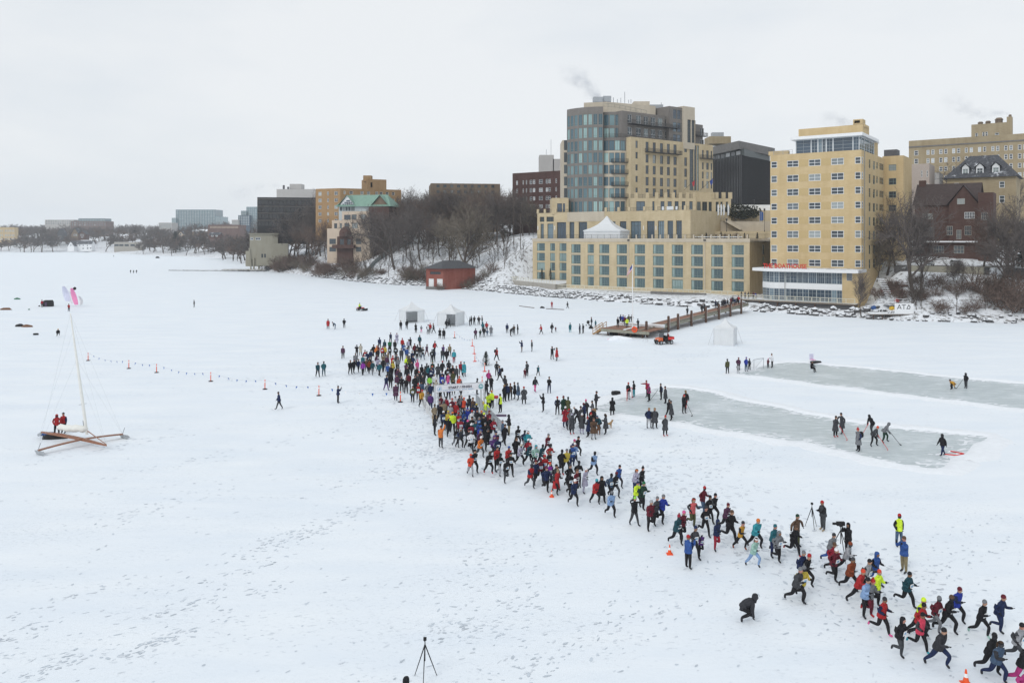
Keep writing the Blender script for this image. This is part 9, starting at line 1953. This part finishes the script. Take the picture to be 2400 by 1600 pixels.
plist("""650,172,black,,p:black,run,;600,317,hivis,black,navy,run,b;655,322,darkgreen,black,green,run,bib;580,472,black,charcoal,hilime,walk1,b;735,502,maroon,black,lightgrey,run4,;790,467,charcoal,black,grey,run,;850,445,royal,black,grey,run,b;1258,367,maroon,slate,red,run,;1155,477,coral,olive,b:red,run,;1320,457,black,,black,run,bib;1365,432,black,,black,run,;1282,562,black,,dark,run,bib;1490,532,plum,black,maroon,run,bib b;1530,602,black,,brown,run,;1055,607,maroon,black,pink,run,;1000,642,darkteal,black,p:crimson,run1,bib b;1175,757,charcoal,black,navy,run,bib;1395,692,navy,crimson,h:navy,run4,;1240,832,purple,black,white,run4,bib *.72;1635,707,gold,black,dark,run,s:rust;1785,682,turquoise,black,orange,run5,b;1765,868,mint,lightblue,b:white,run5,;1955,742,teal,navy,teal,run4,;2000,807,grey,black,h:grey,run2,bib;2190,647,brown,olive,darkgreen,wave,;2165,752,black,,brown,run,b s:red;2235,1002,navy,black,grey,run,bib b;2285,1027,black,black,red,run,;2195,1162,charcoal,black,grey,run1,bib b;2240,1147,yellow,black,grey,run,bib""",1350,1050,4.238,'runners in the middle pack',lambda x,y:'in the pack left of the cameramen' if x>1640 else 'in the pack around the second cone',rz=-62)
C5f=lambda x,y:(1800+x/3.485,1150+y/3.485)
plist("""515,332,grey,blue,dark,run1,;520,407,crimson,black,brown,run,;537,452,maroon,black,p:white,run2,bib;640,402,lightgrey,black,rust,run5,;670,527,rust,black,charcoal,run1,b;740,622,red,black,redorange,run5,;800,542,lightgrey,black,black,run,bib;875,485,blue,blue,h:blue,run,;887,627,hivis,black,redorange,run2,b;795,692,lightblue,black,black,run4,b;830,702,grey,maroon,p:red,run,s:red;930,852,red,black,dark,run6,s:pink;1135,647,darkteal,black,black,run6,bib b;1235,850,hivis,black,hivis,run,;1240,897,red,black,black,run3,b;1242,977,hotpink,black,black,run6,s:turquoise;1370,840,maroon,grey,grey,run3,bib;1465,832,black,,brown,run1,bib;1535,767,royal,black,maroon,run,b;1740,870,black,,grey,run1,bib s:mint;1890,832,navy,navy,maroon,run2,b;1077,1012,black,charcoal,h:black,run2,bib b;1395,1092,dark,navy,black,run5,b;1812,1137,black,,black,run1,b;1867,1200,slate,navy,b:black,run1,b;2035,1057,lightgrey,charcoal,black,run3,bib;2080,1217,black,magenta,p:khaki,run1,b;2092,1402,magenta,black,blond,run3,b""",1800,1150,3.485,'lead runners at the lower right','among the lead runners at lower right',rz=-58,jitter=9)
o_=one(*C5f(450,75),'charcoal','charcoal','red','stand3',190,'photographer in dark coat and red hat beside a tripod','photographers and marshals',bulk='b',shoes='tan')
vp=one(*C5f(655,255),'black','black','h:black','phone',215,'videographer all in black behind a camera tripod','photographers and marshals',bulk='b')
vt=vp.location+Vector((-.55,-.35,0));tt=tripod('tripod',vt,1.75,'large video tripod in front of the black clad videographer','rubber',True,.7);mb=MB();mb.box((0,0,1.86),(.42,.16,.2));mb.tube([(-.2,0,1.86),(-.42,0,1.86)],.07,8);mb.build('video_camera',MATS['rubber'],tt)
one(*C5f(1070,180),'hivis','slate','red','stand2',-80,'marshal in red hat, yellow vest and jeans right of the runners','photographers and marshals',bulk='m',sleeve='black');one(*C5f(1112,365),'blue','khaki','brown','phone',200,'man in bright blue jacket taking a photo right of the runners','photographers and marshals',bulk='b')
one(1350+1115/4.238,1050+855/4.238,'blue','black','red','phone',40,'man in blue and grey jacket and red hat photographing near the cone','photographers and marshals',bulk='b')
one(1737,1388,'dark','black','h:dark','shoot',-4,'photographer in dark olive jacket crouching on the snow before the runners','photographers and marshals',bulk='b',scale=1.12)
one(951,1584,'black','black','h:black','stand1',60,'person whose black hood shows at the bottom edge by the tripod','photographers and marshals',bulk='b')
# ---- people at the boat, shelters and on the far ice
for a in[(133,969.5,'red','black','h:red','stand',-60,'person in red hooded jacket behind the ice boat, left one',dict(bulk='m',pack='black')),(149,965.5,'red','black','charcoal','stand1',-90,'person in long red jacket and grey hat behind the ice boat',dict(bulk='b')),(654,917,'navy','charcoal','dark','walk1',190,'man in navy and red jacket walking left of the marker line',dict(bulk='b')),(98.5,702,'crimson','black','maroon','stand',-90,'person in red left of the black shelter',{}),(161.5,711,'red','black','dark','stand',-90,'person in red jacket below the kites',{}),(455,702.5,'black','black','black','stand',200,'lone person in black on the far open ice',{}),(136,769.5,'black','black','gold','crouch',-60,'person in black crouching on the ice below the shelter',{}),(306,632,'dark','black','black','walk',90,'leftmost of three walkers far out on the ice',{}),(313,632.5,'darkgreen','black','black','walk',90,'middle of three walkers far out on the ice',{}),(320,632,'dark','black','black','walk',90,'rightmost of three walkers far out on the ice',{}),(266.5,598,'dark','black','black','walk',90,'tiny lone walker near the far beach pavilion',{}),(320,592,'dark','black','black','walk',90,'left of two tiny figures by the far park shore',{}),(328,591,'dark','black','black','stand',90,'right of two tiny figures by the far park shore',{}),(1566,778,'red','cream','white','stand',200,'person in red jacket and cream trousers beside the orange utility vehicle',{})]:
 one(a[0],a[1],a[2],a[3],a[4],a[5],a[6],a[7],None,**a[8])
rid=one(0,0,'hivis','black','dark','sit',-15,'rider in neon yellow jacket on the quad bike',None,at=G(845,728)+Vector((-.35,.05,.42)),bulk='b')
# ---- people on the pier, deck and terrace
for i,(x,y,jac,pants,hat,pose,rz,lab)in enumerate([(1505,210,'black','black','black','stand',-60,'leftmost person on the pier platform, in black'),(1527,190,'navy','black','black','stand',-60,'person in navy on the pier platform, second from left'),(1546,192,'royal','black','brown','stand',-60,'person in royal blue on the pier platform'),(1562,200,'maroon','black','black','stand',-90,'person in maroon on the pier platform'),(1578,214,'hivis','black','black','stand',-90,'person in yellow vest on the pier platform'),(1592,190,'olive','black','black','stand',-90,'person in olive right of the yellow vest on the pier platform'),(1616,190,'black','black','black','stand',-90,'person in black just left of the flagpole'),(1665,222,'black','black','black','hips',200,'person in black with hands on hips right of the flagpole')]):
 px,py=K2(x,y);one(px,py,jac,pants,hat,pose,rz,lab,'people on the pier',z=zA+.02)
for i,(t_,w,jac,rz)in enumerate([(25,2.4,'dark',40),(31,1.6,'black',60),(35,2.6,'charcoal',200),(40,1.4,'black',40),(42,2.6,'navy',220),(44,1.2,'black',60),(45,2.2,'dark',50),(47,1.6,'black',210),(48,2.8,'black',40),(50,1.0,'navy',50),(51,2.2,'maroon',60),(53,1.4,'black',220),(54,2.8,'dark',40),(55.5,1.9,'red',50)]):
 q=pp(t_,w);one(0,0,jac,'black','black','walk' if i%2 else 'stand',rz,'person in %s on the pier ramp, %s from the platform'%(cname(jac),['first','second','third','fourth','fifth','sixth','seventh','eighth','ninth','tenth','eleventh','twelfth','thirteenth','last'][i]),'people on the pier',at=q)
for i,u in enumerate((150,170,205,235,262)):
 q=FV.pt(vu(u),DZ,2.2-(i%2)*.9);one(0,0,['black','navy','dark','maroon','royal'][i],'black','black','stand',-60,'person in %s at the left end of the boathouse deck'%['black','navy','dark clothes','maroon','royal blue'][i],'people on the boathouse deck',at=q)
 # ---- labels that single each person out
ORD=['first','second','third','fourth','fifth','sixth','seventh','eighth','ninth','tenth','eleventh','twelfth']
by={}
for o,x,y,loc in PEOPLE:by.setdefault(o['label'],[]).append((loc.x/loc.y,o))
for lab,lst in by.items():
 if len(lst)<2:continue
 lst.sort(key=lambda a:a[0]);n=len(lst);words=lab.split()
 for i,(_,o)in enumerate(lst):
  tail=('the left one' if i==0 else 'the right one')if n==2 else('leftmost such' if i==0 else 'rightmost such' if i==n-1 else '%s such from left'%ORD[i])
  o['label']=' '.join(words[:12])+', '+tail
for o,x,y,loc in PEOPLE:
 w_=o['label'].split()
 if len(w_)>16:o['label']=' '.join(w_[:16]).rstrip(',')
 # the 300 that show largest stay single; the rest, small and half hidden at the back, read as one crowd
rank=sorted(PEOPLE,key=lambda a:-(a[0].scale[2]/a[3].y)*(1.0 if a[0].get('group','').startswith('crowd')or a[0].get('group','').startswith('people on the pier')else 1.5))
cw_=MB();pal={};mats_=[]
def absorb(ob,M_):
 me=ob.data;sl=[]
 for s_ in ob.material_slots:
  k=s_.material.name
  if k not in pal:pal[k]=len(mats_);mats_.append(s_.material)
  sl.append(pal[k])
 b_=len(cw_.v);cw_.v+=[tuple(M_@v.co)for v in me.vertices]
 for p in me.polygons:cw_.f.append(tuple(b_+i for i in p.vertices));cw_.m.append(sl[p.material_index])
def local(ob):return Matrix.LocRotScale(ob.location,ob.rotation_euler,ob.scale)
for o,x,y,loc in rank[300:]:
 M_=local(o);absorb(o,M_)
 for c in o.children:
  absorb(c,M_@local(c))
  for g in c.children:absorb(g,M_@local(c)@local(g));bpy.data.objects.remove(g)
 for c in list(o.children):bpy.data.objects.remove(c)
 bpy.data.objects.remove(o)
if cw_.f:tag(cw_.build('crowd',mats_,smooth=True),'mass of small figures at the back of the crowd and on the pier','crowd',kind='stuff')
# ================================================================== STEAM AND HAZE
sm=bpy.data.materials.new('steam');sm.use_nodes=True;nn=sm.node_tree.nodes;l=sm.node_tree.links;nn.clear();out=nn.new('ShaderNodeOutputMaterial');pv=nn.new('ShaderNodeVolumePrincipled');l.new(pv.outputs[0],out.inputs['Volume'])
pv.inputs['Color'].default_value=(.80,.82,.86,1);t=nn.new('ShaderNodeTexCoord');ln=nn.new('ShaderNodeVectorMath');ln.operation='LENGTH';l.new(t.outputs['Object'],ln.inputs[0]);geo_=nn.new('ShaderNodeNewGeometry');nz_=nn.new('ShaderNodeTexNoise');nz_.inputs['Scale'].default_value=.33;nz_.inputs['Detail'].default_value=4;l.new(geo_.outputs['Position'],nz_.inputs[0])
mr=nn.new('ShaderNodeMapRange');mr.inputs[1].default_value=1.0;mr.inputs[2].default_value=.15;mr.inputs[3].default_value=0;mr.inputs[4].default_value=1;l.new(ln.outputs['Value'],mr.inputs[0])
m2=nn.new('ShaderNodeMapRange');m2.inputs[1].default_value=.40;m2.inputs[2].default_value=.68;m2.inputs[3].default_value=0;m2.inputs[4].default_value=1;l.new(nz_.outputs[0],m2.inputs[0])
mu_=nn.new('ShaderNodeMath');mu_.operation='MULTIPLY';l.new(mr.outputs[0],mu_.inputs[0]);l.new(m2.outputs[0],mu_.inputs[1]);oi_=nn.new('ShaderNodeObjectInfo');m3=nn.new('ShaderNodeMath');m3.operation='MULTIPLY';l.new(mu_.outputs[0],m3.inputs[0]);l.new(oi_.outputs['Alpha'],m3.inputs[1]);l.new(m3.outputs[0],pv.inputs['Density'])
bm=bmesh.new();bmesh.ops.create_icosphere(bm,subdivisions=2,radius=1.0);PUFF=bpy.data.meshes.new('puff');bm.to_mesh(PUFF);bm.free();PUFF.materials.append(sm)
def steam(pts,r0,r1,dens,label,seed):
 "chimney steam: overlapping puffs that thin out at their rims"
 t_=thing('steam_plume',pts[0],label,'steam');t_['kind']='stuff';rr=random.Random(seed);n=9
 for i in range(n):
  u=i/(n-1)*(len(pts)-1);k=min(int(u),len(pts)-2);c=Vector(pts[k]).lerp(Vector(pts[k+1]),u-k)-Vector(pts[0]);r_=r0+(r1-r0)*(i/(n-1))**.8
  o=mobj('puff',PUFF,None,t_,c+Vector((rr.uniform(-.3,.3),0,rr.uniform(-.3,.3)))*r_,rr.uniform(0,3));o.scale=(r_*1.5,r_*1.3,r_*rr.uniform(.9,1.2));o.color=(1,1,1,dens*(1.15-.6*i/n)*2.2/max(r_,1))
st=lambda lst,Y,f=X1,g=Y1:[P(f(x),g(y),Y)for x,y in lst]
steam(st([(790,105),(740,60),(700,10),(640,-60),(560,-110)],282),1.2,5.0,.22,'grey steam rising from the hotel roof',1)
steam(st([(2205,135),(2100,130),(1960,130),(1850,90),(1740,20)],292,X3,Y3),.8,4.0,.22,'grey steam trailing left from the tan institution chimney',2)
steam(st([(900,210),(830,205),(760,190),(680,185)],205,X3,Y3),.8,2.0,.16,'thin steam over the yellow tower roof',3)
steam(st([(385,185),(300,178),(180,205),(60,240),(-10,250)],524,X5,Y5),1.0,7.0,.12,'pale steam drifting from the grey hall stack',4)
hz=MB();hz.box((-750,1250,46.8),(4800,3100,96.4));hm=bpy.data.materials.new('haze');hm.use_nodes=True;hn=hm.node_tree.nodes;hn.clear();ho_=hn.new('ShaderNodeOutputMaterial');hv=hn.new('ShaderNodeVolumePrincipled');hm.node_tree.links.new(hv.outputs[0],ho_.inputs['Volume'])
hv.inputs['Color'].default_value=(.93,.965,1.0,1);hv.inputs['Density'].default_value=0.00013
o=hz.build('haze',hm);tag(o,'thin winter haze over the lake','haze',kind='stuff')
